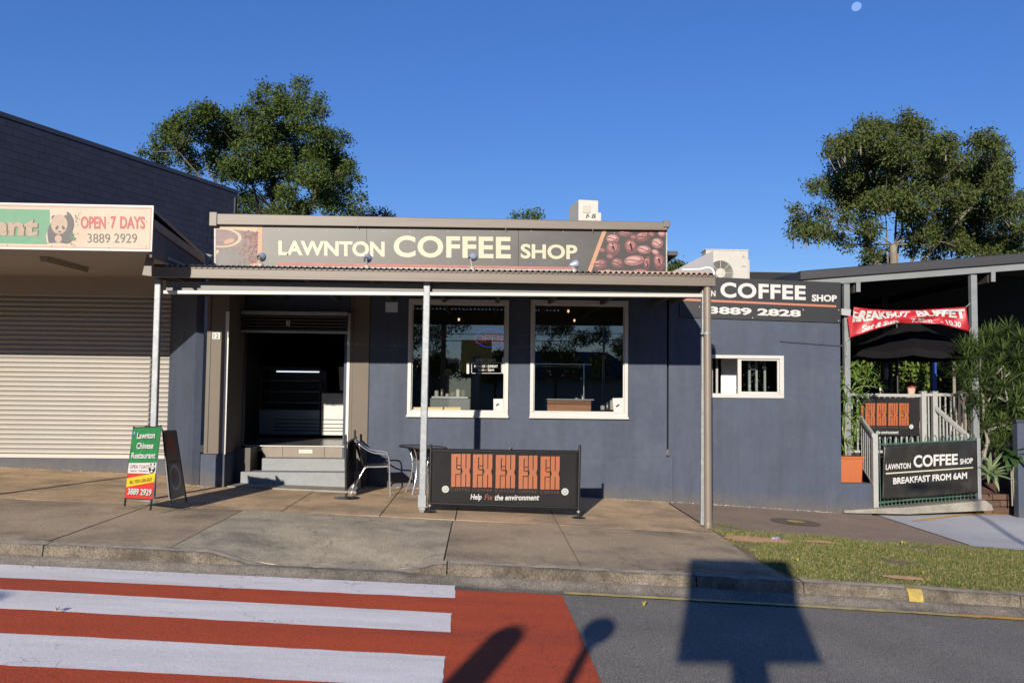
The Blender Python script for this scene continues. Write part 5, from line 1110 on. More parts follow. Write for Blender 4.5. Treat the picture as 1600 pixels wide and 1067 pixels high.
# roof sheet, rear and soffit: slope follows the barge
a_, b2 = P(1251, 427, YV+.06), P(XR, ext_(tl, tr, XR)[1]+2, YV+.06)
mb = MB(); mb.hexa([a_, b2, b2+Vector((0, 9, .15)), a_+Vector((0, 9, .15))], [a_+Vector((0, 0, .04)), b2+Vector((0, 0, .04)), b2+Vector((0, 9, .19)), a_+Vector((0, 9, .19))]); build('roof', mb, mat('dark_roof_sheet', (.03, .03, .033), .8), PV)
for i, px in enumerate((1341, 1552)):
    y_ = ext_(ml, mr, px)[1]; bd('beam_end', (px-3, y_-1), (px+3.5, y_-1.2), (px+3.5, y_+15), (px-3, y_+15), YV-.0, .02, GT)
    X = P(px, y_, YV).x; zz_ = P(px, y_+8, YV).z; mb = MB(); mb.box(X-.03, X+.03, YV+.13, YV+8, zz_-.08, zz_+.08); build('cross_beam', mb, mat('dark_stained_beam', (.05, .045, .04), .8), PV)
def pvpost(px, w, y0, y1, Y=YV+.08, m=GT):
    a_ = P(px, y0, Y); b2 = P(px-.5, y1, Y); h = w/2; g = gz(a_.x, 15)-.1
    mb = MB(); mb.box(a_.x-h, a_.x+h, Y-.05, Y+.05, g, a_.z); return build('post', mb, m, PV, bevel=.005)
pvpost(1321.5, .10, 444, 700); pvpost(1519.5, .105, 430, 700)
bd('bracket_box', (1315, 482), (1330, 483.5), (1329, 494), (1315, 492), YV-.06, .06, mat('pale_grey_box', (.5, .52, .53), .5), .004)
FZ = -.95
mb = MB(); mb.box(5.98, 13.5, 19.9, 20.0, .95, 2.75); build('added_shade_board', mb, mat('black_wall_and_shade', (.012, .012, .013), .8), PV)  # black board added to stand for the deep shade under the roof
#                                    # deck level above the street
DB = mat('dark_deck_timber', (.05, .035, .025), .7, .4, 5)
dx_l, dx_r = P(1325, 700, 15.6).x, 12.5
mb = MB(); mb.box(5.96, dx_r, 15.75, 22.5, FZ-.12, FZ); build('deck_floor', mb, DB, PV)
mb = MB(); mb.box(5.96, dx_r, 15.8, 15.85, base, FZ-.12); build('deck_skirt', mb, mat('dark_red_skirt', (.09, .03, .022), .8, .4, 6), PV)
mb = MB(); mb.box(5.98, 6.9, 19.0, 22, FZ, 1.9); build('kitchen_wall', mb, mat('black_wall_and_shade', (.012, .012, .013), .8), PV)
# far posts: dark square post with pale box, two bark posts with bamboo, blue steel post
mb = MB(); X = P(1387, 590, 18.5).x; mb.box(X-.1, X+.03, 18.5, 18.62, FZ, 2.1); build('inner_post', mb, mat('charcoal_post', (.05, .05, .055), .7), PV)
q = [P(*c, 18.4) for c in ((1383, 575), (1389, 574), (1389, 592), (1383, 593))]; mb = MB(); mb.prism(q, (0, .08, 0)); build('switch_box', mb, mat('grey_box', (.4, .41, .43), .5), PV)
for i, (px, w) in enumerate(((1391.5, .085), (1401, .06))):
    c = P(px, 600, 17.8); mb = MB(); pts = [(c.x+.01*math.sin(k*1.7), 17.8, FZ+k*.18) for k in range(10)]; mb.tube(pts, [w*.5*(1+.15*math.sin(k*2.3+i)) for k in range(10)], 10); build('bark_post', mb, mat('rough_bark', (.22, .15, .11), .95, .6, 8, .8, 30, stretch=(3, 3, .6), stain=(.4, .36, .3), st=.6, ss=5), PV)
for i, x in enumerate((0,)):
    c0_, c1_ = P(1388, 565, 17.7), P(1402, 572, 17.7); mb = MB(); mb.tube([c0_, c1_, P(1402, 562, 17.7)], .02, 8); build('bamboo_pole', mb, mat('green_bamboo', (.22, .26, .11), .5), PV)
c = P(1460, 560, 18.2); mb = MB(); mb.box(c.x-.055, c.x+.045, 18.2, 18.3, -2, 1.2); build('blue_post', mb, mat('bright_blue_paint', (.02, .10, .50), .4), PV, bevel=.006)
# soft black market umbrella under the banner
UM = thing('market_umbrella', 'black market umbrella opened under the red banner on the cafe deck', 'umbrella', (P(1407, 600, 16.2).x, 16.2, FZ))
c = P(1407, 508, 16.2); ux, uz = P(1430, 506, 16.2).x, P(1430, 503, 16.2).z; eb = P(1430, 541, 15.2).z
UF = mat('black_umbrella_cloth', (.012, .012, .014), .9, .3, 3, spec=.15)
top = Vector((ux, 16.4, uz+.08)); rim = []
for k in range(8):
    an = math.pi/8+k*math.pi/4; rim.append(Vector((ux+1.28*math.cos(an), 16.4+1.2*math.sin(an), eb+(.0 if k % 2 else .0)-.02)))
vs = [top]; fs = []; rings = 5
for r_ in range(1, rings+1):
    for k in range(8):
        for s_ in range(4):
            a_ = rim[k].lerp(rim[(k+1) % 8], s_/4); u = r_/rings; p = top.lerp(a_, u); sag = .05*math.sin(math.pi*(s_/4))*u+.06*math.sin(math.pi*u); p.z -= sag; vs.append(p)
n_ = 32
fs = [(0, 1+k, 1+(k+1) % n_) for k in range(n_)]+[(1+(r_-1)*n_+k, 1+r_*n_+k, 1+r_*n_+(k+1) % n_, 1+(r_-1)*n_+(k+1) % n_) for r_ in range(1, rings) for k in range(n_)]
last = 1+(rings-1)*n_; o_ = len(vs)
for k in range(n_): p = vs[last+k].copy(); p.z -= .13; p += (p-Vector((ux, 16.4, p.z)))*.01; vs.append(p)
fs += [(last+k, o_+k, o_+(k+1) % n_, last+(k+1) % n_) for k in range(n_)]
mb = MB(); mb.add(vs, fs); mb.smooth = True; o = build('canopy', mb, UF, UM)
mb = MB(); mb.tube([(ux-.25, 16.4, FZ), (ux-.25, 16.4, uz)], .025, 10); build('pole', mb, BLACKM, UM)
for k in range(0, 8): mb = MB(); mb.tube([top-Vector((0, 0, .12)), rim[k]-Vector((0, 0, .05))], .008, 5); build('rib', mb, BLACKM, UM)
UM.location = UM.location
# red banner, sagging between the posts
RBN = mat('red_banner_vinyl', (.62, .022, .035), .45, .1, 2, .05, 10)
pbn = vplane(YV-.04)
topc = [(1334, 479.5), (1360, 483), (1400, 485), (1440, 484), (1480, 481.5), (1509.5, 479.4)]
botc = [(1328.5, 527.5), (1348, 521.5), (1375, 512.5), (1404, 505.3), (1468, 506), (1490, 511.5), (1515, 518)]
def interp(c, x):
    for (xa_, ya_), (xb_, yb_) in zip(c, c[1:]):
        if x <= xb_: return ya_+(yb_-ya_)*(x-xa_)/(xb_-xa_)
    return c[-1][1]
RB = thing('red_banner', 'sagging red banner with white breakfast buffet lettering strung between the pavilion posts', 'banner', P(1420, 520, YV-.04))
def bq(u, w):
    xt = 1334+(1509.5-1334)*u; xb = 1328.5+(1515-1328.5)*u
    if u < .06: xt = 1334-(.0)*0
    yt_, yb_ = interp(topc, xt), interp(botc, xb)
    return xt*(1-w)+xb*w, yt_*(1-w)+yb_*w
def fold(u, w): return .03*math.sin(u*math.pi)*math.sin(w*6+u*9)+.015*math.sin(u*31+w*4)
mb = MB(); n, m = 60, 12
mb.add([pbn.hit(*bq(i/n, j/m), .03+fold(i/n, j/m)) for j in range(m+1) for i in range(n+1)], [(j*(n+1)+i, (j+1)*(n+1)+i, (j+1)*(n+1)+i+1, j*(n+1)+i+1) for j in range(m) for i in range(n)]); mb.smooth = True
o = build('cloth', mb, RBN, RB); m_ = o.modifiers.new('s', 'SOLIDIFY'); m_.thickness = .003; m_.offset = 1
# corner flap at the left
mb = MB(); ppoly(mb, [(1324.5, 494.5), (1335, 492.5), (1335, 524), (1328, 527.8)], pbn, .028); build('corner_flap', mb, RBN, RB)
def btext(name, s, u0, u1, v0, v1, bold=.03, amp=2.2, clip=None):
    v, f = text_geo(s, bold)
    xs_ = [a[0] for a in v]; ys_ = [a[1] for a in v]; X0_, X1_, Y0_, Y1_ = min(xs_), max(xs_), min(ys_), max(ys_); out = []
    for a in v:
        uu = u0+(u1-u0)*(a[0]-X0_)/(X1_-X0_); ww = v1+(v0-v1)*(a[1]-Y0_)/(Y1_-Y0_)
        x, y_ = bq(max(0, min(1, uu+.008*amp*math.sin(ww*7+uu*17)*math.sin(uu*math.pi))), max(.02, min(.97, ww)))
        out.append(pbn.hit(x, y_, .045+fold(uu, ww)))
    mb = MB(); mb.add(out, f); build(name, mb, WLET, RB)
btext('banner_lettering', 'BREAKFAST', .01, .50, .08, .52, .05); btext('banner_lettering', 'BUFFET', .56, .985, .08, .50, .05)
btext('banner_lettering', 'Sat & Sun', .09, .40, .66, .93, .04); btext('banner_lettering', '7.30am', .50, .70, .62, .92, .03); btext('banner_lettering', '- 10.30', .76, .93, .66, .93, .03)
mb = MB(); mb.tube([P(1328, 528, YV-.06), P(1322.5, 532, YV-.05), P(1323.5, 545, YV-.05), P(1322.5, 556, YV-.05)], .006, 6); build('tie_cord', mb, mat('white_cord', (.6, .6, .6), .6), RB)
for p_, q_ in (((1509.5, 479.5), (1516, 474)), ((1515, 518), (1518, 512))): mb = MB(); mb.tube([P(*p_, YV-.07), P(*q_, YV-.02)], .005, 6); build('tie_cord', mb, mat('white_cord', (.6, .6, .6), .6), RB)
mb = MB(); c = P(1367, 532, 17); mb.ball(c, (.055, .03, .035), 12, 8); o = build('wall_light', mb, mat('frosted_lamp', (.6, .62, .6), .5), None, 'small oval white bulkhead lamp in the dark behind the red banner', 'lamp'); origin_to(o, c)

# deck balustrade
WG = mat('pale_grey_paint', (.55, .56, .54), .45, .1, 4, stain=(.4, .41, .4), st=.3, ss=3)
Yb = 15.72
BA = thing('deck_balustrade', 'pale grey balustrade along the raised deck behind the orange emblem banner', 'balustrade', (7.3, Yb, FZ))
def railz(px, py): return P(px, py, Yb).z
def bal(x0, x1, y0, y1, pitch=.098, parent=BA, nm='baluster', Y=Yb):
    a_, b2 = P(x0, y0, Y), P(x1, y0, Y); c = P(x0, y1, Y).z; k = int((b2.x-a_.x)/pitch)
    mb = MB(); mb.box(-.012, .012, -.012, .012, 0, a_.z-c); proto_me = None
    for i in range(k+1):
        X = a_.x+.05+i*pitch
        if X > b2.x-.02: break
        if proto_me is None: o = build(nm, mb, WG, None); proto_me = o.data
        else: o = link(nm, proto_me)
        o.parent = parent; o.location = Vector((X, Y, c))-parent.location
    mb = MB(); mb.box(a_.x, b2.x, Y-.03, Y+.03, a_.z-.0, a_.z+.055); build('top_rail', mb, WG, parent, bevel=.005)
    mb = MB(); mb.box(a_.x, b2.x, Y-.02, Y+.02, c-.045, c); build('bottom_rail', mb, WG, parent, bevel=.004)
bal(1318, 1438, 619, 703); bal(1446, 1457, 619, 703); bal(1464, 1545, 619, 703)
for px, w in ((1442, .085), (1459.6, .085)):
    a_ = P(px, 613, Yb); mb = MB(); mb.box(a_.x-w/2, a_.x+w/2, Yb-.045, Yb+.045, gz(7, 15)-.2, a_.z); build('post', mb, WG, BA, bevel=.005)
    mb = MB(); mb.box(a_.x-w/2-.01, a_.x+w/2+.01, Yb-.055, Yb+.055, a_.z, a_.z+.02); build('post_cap', mb, WG, BA, bevel=.005)
# sloping stair rails with their balusters
def stairrail(pt, pb_, Yt, Yb2, label, n):
    a_, b2 = P(*pt, Yt), P(*pb_, Yb2); t = thing('stair_railing', label, 'railing', (b2.x, b2.y, gz(b2.x, b2.y)), 'pale stair railings')
    mb = MB(); u_ = Vector((0, 0, .035)); s_ = Vector((.025, 0, 0)); mb.hexa([a_-u_-s_, a_-u_+s_, a_+u_+s_, a_+u_-s_], [b2-u_-s_, b2-u_+s_, b2+u_+s_, b2+u_-s_]); build('handrail', mb, WG, t, bevel=.004)
    for i in range(1, n):
        p = a_.lerp(b2, i/n); mb = MB(); mb.box(p.x-.011, p.x+.011, p.y-.011, p.y+.011, p.z-.85, p.z-.03); build('baluster', mb, WG, t)
    mb = MB(); v_ = Vector((0, 0, -.82)); mb.tube([a_+v_, b2+v_], .018, 6); build('lower_rail', mb, WG, t)
    return t
s1 = stairrail((1343.5, 651), (1364.5, 680), 15.7, 14.95, 'pale sloping stair railing behind the orange planter', 7)
s2 = stairrail((1463, 638), (1513, 682), 15.66, 15.1, 'pale sloping stair railing right of the deck posts, behind the strappy plant', 9)
# emblem banner hung on the balustrade
pz = vplane(Yb-.06)
DBn = thing('deck_banner', 'black banner with orange emblems hung on the deck balustrade', 'banner', P(1392, 681, Yb-.06))
board('vinyl', [(1345, 621.5), (1437, 621), (1436.4, 680.5), (1345, 681.5)], pz, .01, FABRIC, DBn)
EM2 = mat('deep_orange_print', (.52, .13, .03), .5, .12, 5)
for x0 in (1334.5, 1352.4, 1370.2, 1388.2, 1405.2):
    if x0 > 1340: fixlogo(x0, x0+14.8, 629.8, 664.8, pz, DBn, .003, mo=EM2)
    else: 
        mb = MB(); prect(mb, 1345.4, 629.8, 1349, 652, pz, .003); build('emblem', mb, EM2, DBn)
    if x0 > 1340: ptext('emblem_caption', 'COFFEE', q4(x0, 666.5, x0+14.8, 669.2), pz, mat('dull_rust_ink', (.12, .05, .035), .6), DBn, .004)
ptext('slogan', 'the environment', q4(1369, 672.3, 1404, 677.8), pz, WLET, DBn, .004, .02, .22)
mb = MB(); ppoly(mb, ell(1424, 666.5, 3.2, 3.6, 0, 18), pz, .004); build('round_mark', mb, WLET, DBn); mb = MB(); ppoly(mb, ell(1424, 666.5, 1.2, 1.4, 0, 10), pz, .006); build('round_mark_centre', mb, mat('mark_grey', (.38, .42, .37), .5), DBn)
# cup/bottle on the rail
c = P(1375.5, 612, Yb); t = thing('sauce_bottle', 'white topped dark bottle standing on the balustrade rail near the palm leaves', 'bottle', (c.x, Yb, c.z-.06))
mb = MB(); mb.lathe([(.022, -.06), (.022, .0), (.012, .02)], c, n=12); build('body', mb, mat('dark_red_bottle', (.12, .03, .04), .4), t)
mb = MB(); mb.lathe([(.018, .02), (.02, .03), (.018, .085), (.001, .095)], c, n=12); build('cap', mb, WLET, t)

# pool style gate with loop top carrying the breakfast banner
YG = 15.0
GRN = mat('green_fence_enamel', (.07, .17, .12), .45, .3, 8)
GF = thing('loop_top_fence', 'green loop topped fence panel with pale posts beside the concrete driveway', 'fence', (P(1448, 790, YG).x, YG, gz(7, YG)))
TLf, TRf, BRf, BLf = (1371, 693), (1526, 686), (1528, 780.5), (1373, 792.5)
def gp(u, w, off=0):
    x = (TLf[0]*(1-u)+TRf[0]*u)*w+(BLf[0]*(1-u)+BRf[0]*u)*(1-w); y_ = (TLf[1]*(1-u)+TRf[1]*u)*w+(BLf[1]*(1-u)+BRf[1]*u)*(1-w); return P(x, y_, YG-off)
mb = MB(); mb.tube([gp(0, .985), gp(1, .985)], .014, 8); build('rail', mb, GRN, GF)
mb = MB(); mb.tube([gp(0, .08), gp(1, .08)], .014, 8); build('rail', mb, GRN, GF)
mb = MB(); mb.tube([gp(0, .06, .0), gp(1, .16, .0)], .012, 8); build('rail', mb, GRN, GF)
NP = 26
for i in range(NP):
    u = (i+.5)/NP; u2 = (i+1.1)/NP
    if i % 2 == 0:
        a_, b2 = gp(u, .0), gp(u, 1.02); c_, d2 = gp(min(.995, u+1/NP), 1.02), gp(min(.995, u+1/NP), 0)
        w_ = (c_-b2)/2; pts = [a_, b2]+[b2+w_-w_*math.cos(k*math.pi/8)+Vector((0, 0, .075*math.sin(k*math.pi/8))) for k in range(1, 8)]+[c_, d2]
        mb = MB(); mb.tube(pts, .008, 6); build('loop_bar', mb, GRN, GF)
for px, y0, y1, w in ((1366.5, 677, 793, .085), (1527.5, 684, 782, .06)):
    a_ = P(px, y0, YG-.02); g = P(px, y1, YG).z; mb = MB(); mb.box(a_.x-w/2, a_.x+w/2, YG-.06, YG+.03, g, a_.z); build('post', mb, GALV if w < .07 else WG, GF, bevel=.006)
BBn = thing('breakfast_banner', 'creased black banner advertising breakfast from 6am tied to the green loop topped fence', 'banner', P(1450, 770, YG-.05))
pk = vplane(YG-.07); KQ = [(1380.5, 696), (1526, 688.5), (1528, 769), (1378, 780)]
def kq(u, w):
    TL, TR_, BR_, BL_ = [Vector(q) for q in KQ]; p = (TL*(1-u)+TR_*u)*(1-w)+(BL_*(1-u)+BR_*u)*w
    return p.x, p.y+1.5*math.sin(u*math.pi)*(w-.3)
def kf(u, w): return .008*math.sin(u*6+w*5)+.007*abs(math.sin((u*2.2+w*1.6)*3))+.004*math.sin(u*37)*abs(w-.5)
mb = MB(); n, m = 50, 20
mb.add([pk.hit(*kq(i/n, j/m), kf(i/n, j/m)) for j in range(m+1) for i in range(n+1)], [(j*(n+1)+i, (j+1)*(n+1)+i, (j+1)*(n+1)+i+1, j*(n+1)+i+1) for j in range(m) for i in range(n)]); mb.smooth = True
o = build('vinyl', mb, mat('creased_black_vinyl', (.035, .034, .032), .28, .3, 5, .15, 12, stain=(.09, .085, .075), st=.5, ss=2.5), BBn); m_ = o.modifiers.new('s', 'SOLIDIFY'); m_.thickness = .002; m_.offset = 1
def kt(name, s, quad, bold=.03, m=WLET):
    v, f = text_geo(s, bold); xs_ = [a[0] for a in v]; ys_ = [a[1] for a in v]; x0_, x1_, y0_, y1_ = min(xs_), max(xs_), min(ys_), max(ys_); TL, TR_, BR_, BL_ = [Vector(q) for q in quad]; out = []
    for a in v:
        u = (a[0]-x0_)/(x1_-x0_); w = (a[1]-y0_)/(y1_-y0_); p = (BL_*(1-u)+BR_*u)*(1-w)+(TL*(1-u)+TR_*u)*w; out.append(pk.hit(p.x, p.y, .026))
    mb = MB(); mb.add(out, f); build(name, mb, m, BBn)
kt('banner_lettering', 'LAWNTON', [(1384, 725), (1423, 722.6), (1423, 731.5), (1384, 734)]); kt('banner_lettering', 'COFFEE', [(1427.5, 711), (1496.5, 708.5), (1496.5, 725.5), (1427.5, 730.5)], .03); kt('banner_lettering', 'SHOP', [(1500, 716.5), (1520, 715), (1520, 723.5), (1500, 725.5)])
kt('banner_lettering', 'BREAKFAST FROM 6AM', [(1395.5, 746), (1511, 737), (1511, 747.5), (1395.5, 756.5)], .035)
mb = MB(); mb.add([pk.hit(x, y_, .026) for x, y_ in ((1384, 738.5), (1520.5, 729.4), (1520.5, 731.2), (1384, 740.8))], [(0, 1, 2, 3)]); build('line', mb, mat('pale_yellow_line', (.66, .64, .48), .5), BBn)

# concrete footing, low planter wall, orange planter, sleepers, right pillar
KV = 1
OLDC = mat('old_pale_concrete', (.25, .235, .2), .92, .3, 4, .6, 60, fine=.2, fs=120, stain=(.16, .15, .12), st=.6, ss=2)
mb = MB(); q0 = [P(x, y_, 14.82) for x, y_ in ((1319, 797), (1368, 794.5), (1420, 792), (1540, 781.5), (1550, 789), (1552, 797), (1420, 803), (1319, 801))]
mb.prism(q0, (0, .45, 0)); o = struct('concrete_footing', mb, OLDC)
LW = thing('planter_wall', 'low blue rendered wall under the orange planter', 'wall', (P(1340, 800, YE).x, YE, gz(6.2, YE)))
mb = MB(); mb.box(ex1b-.0+.002, P(1362.5, 780, YE).x, YE+.003, 15.6, base, P(1340, 755, YE).z); build('wall', mb, BLUE2, LW, bevel=.006)
KV = .6
PLN = mat('orange_plastic_planter', (.58, .155, .045), .5, .1, 4)
zp = P(1340, 755, 15.15).z; zq = P(1340, 716, 15.1).z; X0_, X1_ = P(1301, 730, 15.1).x, P(1347, 730, 15.1).x
PT = thing('planter_box', 'ribbed orange planter box standing on the low blue wall at the extension corner', 'planter', ((X0_+X1_)/2, 15.25, zp))
mb = MB(); mb.hexa([(X0_+.03, 15.08, zp), (X1_-.02, 15.08, zp), (X1_-.02, 15.48, zp), (X0_+.03, 15.48, zp)], [(X0_, 15.05, zq), (X1_, 15.05, zq), (X1_, 15.5, zq), (X0_, 15.5, zq)]); build('tub', mb, PLN, PT, bevel=.008)
mb = MB(); mb.box(X0_-.02, X1_+.02, 15.03, 15.52, zq-.0, zq+.035); build('rim', mb, PLN, PT, bevel=.006)
for k in range(10): z_ = zp+.03+k*(zq-zp-.05)/10; mb = MB(); mb.box(X0_+.02, X1_-.012, 15.05+.024*(1-k/10), 15.075, z_, z_+.012); build('rib', mb, PLN, PT)
mb = MB(); mb.box(X0_+.03, X1_-.03, 15.08, 15.47, zq+.036, zq+.045); build('soil', mb, mat('potting_soil', (.06, .04, .03), 1, .5, 20), PT)
SLP = mat('brown_sleeper', (.17, .095, .06), .85, .35, 4, .4, 30, stretch=(.4, 1, 5), rnd=.2)
RW = thing('sleeper_retaining_wall', 'low retaining wall of brown timber sleepers under the strappy plants', 'retaining wall', (P(1565, 790, 15.3).x, 15.3, gz(8, 15)))
for r_, (y0, y1) in enumerate(((772, 781.5), (782, 791.5), (792, 803))):
    for p_, q_ in (((1532, 1563) if r_ % 2 else (1532, 1551)), ((1563.6, 1602) if r_ % 2 else (1551.6, 1602))):
        a_, b2 = P(p_, y0, 15.3), P(q_, y1, 15.3); mb = MB(); mb.box(a_.x, b2.x-.004, 15.3+random.uniform(-.008, .008), 15.42, b2.z+.004, a_.z); build('sleeper', mb, SLP, RW, bevel=.008)
mb = MB(); mb.box(P(1534, 790, 15.4).x, 13, 15.43, 15.8, base, P(1560, 773, 15.3).z-.03); build('garden_soil', mb, mat('garden_mulch', (.12, .075, .05), 1, .5, 12, .8, 40), RW)
PL = thing('blue_pillar', 'grey blue rendered pillar at the right edge beside the strappy plants', 'pillar', (P(1612, 790, 14.9).x, 14.9, gz(8.9, 14.9)))
mb = MB(); X = P(1592, 790, 14.9).x; mb.box(X, X+.55, 14.9, 15.05, base, P(1600, 660, 14.9).z); build('shaft', mb, BLUE2, PL, bevel=.01)
mb = MB(); mb.box(X-.02, X+.57, 14.88, 15.07, P(1600, 660, 14.9).z, P(1600, 655, 14.9).z); build('cap', mb, DARK, PL, bevel=.008)
a = G(1425, 812.5, gd); b = G(1572, 803, gd); linestrip('ramp_yellow_line', (a.x, a.y+.02), (b.x, b.y+.1), .06, YELO, .016) if 0 else None
KV = 1.0
yl_ = MB(); pp = [(P(1428, 814, 1).x, 0)]
def GD(px, py): return G(px, py, gd)
A_, B_ = GD(1426, 814.5), GD(1576, 804)
struct('ramp_edge_line', sheet([(A_.x, A_.y+.06), (B_.x, B_.y+.06), (B_.x, B_.y-.05), (A_.x, A_.y-.05)], gd, .014), YELO)
# yellow valve cover set in the bitumen
g = G(1243, 815.5); V = thing('valve_cover', 'small yellow oval valve cover set in the brown bitumen path', 'valve cover', (g.x, g.y, gz(g.x, g.y)))
mb = MB()
def disc(cx, cy, r0, r1, off, n=24):
    vs = [(cx+r*math.cos(2*math.pi*k/n), cy+r*math.sin(2*math.pi*k/n), gz(cx+r*math.cos(2*math.pi*k/n), cy+r*math.sin(2*math.pi*k/n))+off) for r in (r0, r1) for k in range(n)]
    m_ = MB(); m_.add(vs, [(k, (k+1) % n, n+(k+1) % n, n+k) for k in range(n)]); return m_
build('lid', disc(g.x, g.y, .001, .14, .012), mat('worn_yellow_lid', (.50, .38, .10), .8, .4, 15, .4, 60, stain=(.2, .15, .1), st=.6, ss=9), V); build('collar', disc(g.x, g.y, .15, .36, .006), mat('collar_concrete', (.14, .105, .08), .95, .3, 6, .4, 80), V)

# seated customer on the deck, only the head above the rail
sk = mat('skin', (.52, .34, .27), .6); PX = P(1424, 607, 16.9); gy = 16.9
PE = thing('person', 'seated person with short red brown hair and dark top behind the deck balustrade', 'person', (PX.x, gy+.1, FZ+.45))
def skinned(name, joints, edges, m, parent):
    import bmesh
    bm = bmesh.new(); off = chain_off(parent); lay = bm.verts.layers.skin.verify()
    vs = [bm.verts.new(Vector(j[0])-off) for j in joints]
    for v, j in zip(vs, joints): v[lay].radius = (j[1], j[1] if len(j) < 3 else j[2]); v[lay].use_root = (j is joints[0])
    for a_, b2 in edges: bm.edges.new((vs[a_], vs[b2]))
    me = bpy.data.meshes.new(name); bm.to_mesh(me); bm.free(); o = link(name, me, parent); o.modifiers.new('skin', 'SKIN').use_smooth_shade = True
    s = o.modifiers.new('sub', 'SUBSURF'); s.levels = 2; s.render_levels = 2; me.materials.append(m); return o
hx, hy, hz_ = PX.x, gy, PX.z
J = [((hx+.05, hy+.1, hz_-.66), .15), ((hx+.04, hy+.08, hz_-.45), .14), ((hx+.02, hy+.05, hz_-.27), .12), ((hx, hy+.02, hz_-.16), .055), ((hx, hy, hz_-.05), .075), ((hx, hy, hz_+.05), .088),
     ((hx-.17, hy+.05, hz_-.26), .055), ((hx-.22, hy-.02, hz_-.5), .042), ((hx-.15, hy-.25, hz_-.56), .033), ((hx+.2, hy+.05, hz_-.26), .055), ((hx+.25, hy-.02, hz_-.5), .042), ((hx+.15, hy-.25, hz_-.56), .033),
     ((hx-.08, hy-.35, hz_-.72), .08), ((hx-.08, hy-.4, hz_-1.12), .05), ((hx+.12, hy-.35, hz_-.72), .08), ((hx+.12, hy-.4, hz_-1.12), .05)]
E = [(0, 1), (1, 2), (2, 3), (3, 4), (4, 5), (2, 6), (6, 7), (7, 8), (2, 9), (9, 10), (10, 11), (0, 12), (12, 13), (0, 14), (14, 15)]
skinned('body', J, E, sk, PE)
mb = MB(); mb.ball((hx+.01, hy+.03, hz_+.045), (.098, .105, .095), 16, 10); o = build('hair', mb, mat('red_brown_hair', (.35, .08, .04), .6, .4, 40), PE)
mb = MB(); mb.ball((hx-.015, hy-.075, hz_-.01), (.016, .02, .022), 8, 6); build('nose', mb, sk, PE)
for s in (-1, 1): mb = MB(); mb.ball((hx+s*.035-.01, hy-.078, hz_+.02), .011, 8, 6); build('eye', mb, BLACKP, PE)
mb = MB(); mb.lathe([(.07, -.19), (.16, -.25), (.19, -.32), (.175, -.5), (.17, -.72)], (hx+.02, hy+.06, hz_), n=16); build('shirt', mb, mat('dark_purple_shirt', (.05, .03, .08), .8), PE)
# parked car glimpsed beyond the deck
t = thing('parked_car', 'pale car front glimpsed through the leaves right of the blue post', 'car', (P(1478, 588, 27).x, 27, -1.2))
c = P(1478, 586, 27); cw = mat('silver_car_paint', (.6, .62, .64), .25); mb = MB(); mb.hexa([(c.x-.85, 26, c.z-.75), (c.x+.85, 26, c.z-.75), (c.x+.85, 26, c.z-.1), (c.x-.85, 26, c.z-.1)], [(c.x-.9, 30, c.z-.75), (c.x+.9, 30, c.z-.75), (c.x+.9, 30, c.z+.05), (c.x-.9, 30, c.z+.05)]); build('body', mb, cw, t, bevel=.08)
mb = MB(); mb.hexa([(c.x-.75, 27, c.z-.0), (c.x+.75, 27, c.z), (c.x+.8, 29.8, c.z), (c.x-.8, 29.8, c.z)], [(c.x-.55, 27.7, c.z+.45), (c.x+.55, 27.7, c.z+.45), (c.x+.6, 29.2, c.z+.45), (c.x-.6, 29.2, c.z+.45)]); build('cabin', mb, mat('tinted_glass', (.03, .035, .04), .08), t, bevel=.05)
for s in (-.6, .6):
    mb = MB(); mb.ball((c.x+s, 25.98, c.z-.22), (.14, .05, .08)); build('headlight', mb, WLET, t)
    for y_ in (26.7, 29.2): mb = MB(); mb.lathe([(.001, -.1), (.3, -.1), (.3, .1), (.001, .1)], (c.x+s*1.3, y_, c.z-.75), (1, 0, 0), 18); build('wheel', mb, BLACKP, t)
KV = 1.0
# ================================================================== VEGETATION
BARK = mat('grey_brown_bark', (.11, .09, .07), .95, .4, 3, .6, 20, stretch=(2, 2, .6)); BARKP = mat('pale_gum_bark', (.22, .19, .155), .9, .4, 2, .4, 15, stain=(.14, .12, .1), st=.6, ss=1.5)
def leafcloud(centres, radii, n_per, size, aspect=.42, shell=.5, droop=0, sub=7, seed=1, squash=.85):
    """many small leaf-shaped faces gathered in twig clusters inside each clump"""
    g = np.random.default_rng(seed); V = []; 
    for c, r in zip(centres, radii):
        n = max(8, int(n_per*(r**2)/1.0)); k = max(3, n//sub)
        d = g.normal(size=(k, 3)); d /= np.linalg.norm(d, axis=1)[:, None]; rad = r*(shell+(1-shell)*g.random(k))**.6
        tc_ = np.array(c)+d*rad[:, None]*np.array([1, 1, squash])
        tw = np.repeat(tc_, sub, axis=0)+g.normal(size=(k*sub, 3))*size*.95
        m = len(tw); ax = g.normal(size=(m, 3)); ax[:, 2] -= droop; ax += np.repeat(d, sub, axis=0)*.5; ax /= np.linalg.norm(ax, axis=1)[:, None]
        up = g.normal(size=(m, 3)); up[:, 2] += .8; sd_ = np.cross(ax, up); sd_ /= np.linalg.norm(sd_, axis=1)[:, None]+1e-9
        L = size*(.6+.8*g.random(m))[:, None]; W_2 = L*aspect
        q = np.stack([tw-ax*L*.5, tw+sd_*W_2*.5, tw+ax*L*.5, tw-sd_*W_2*.5], axis=1); V.append(q.reshape(-1, 3))
    V = np.concatenate(V); FC = np.arange(len(V)).reshape(-1, 4); return V, FC
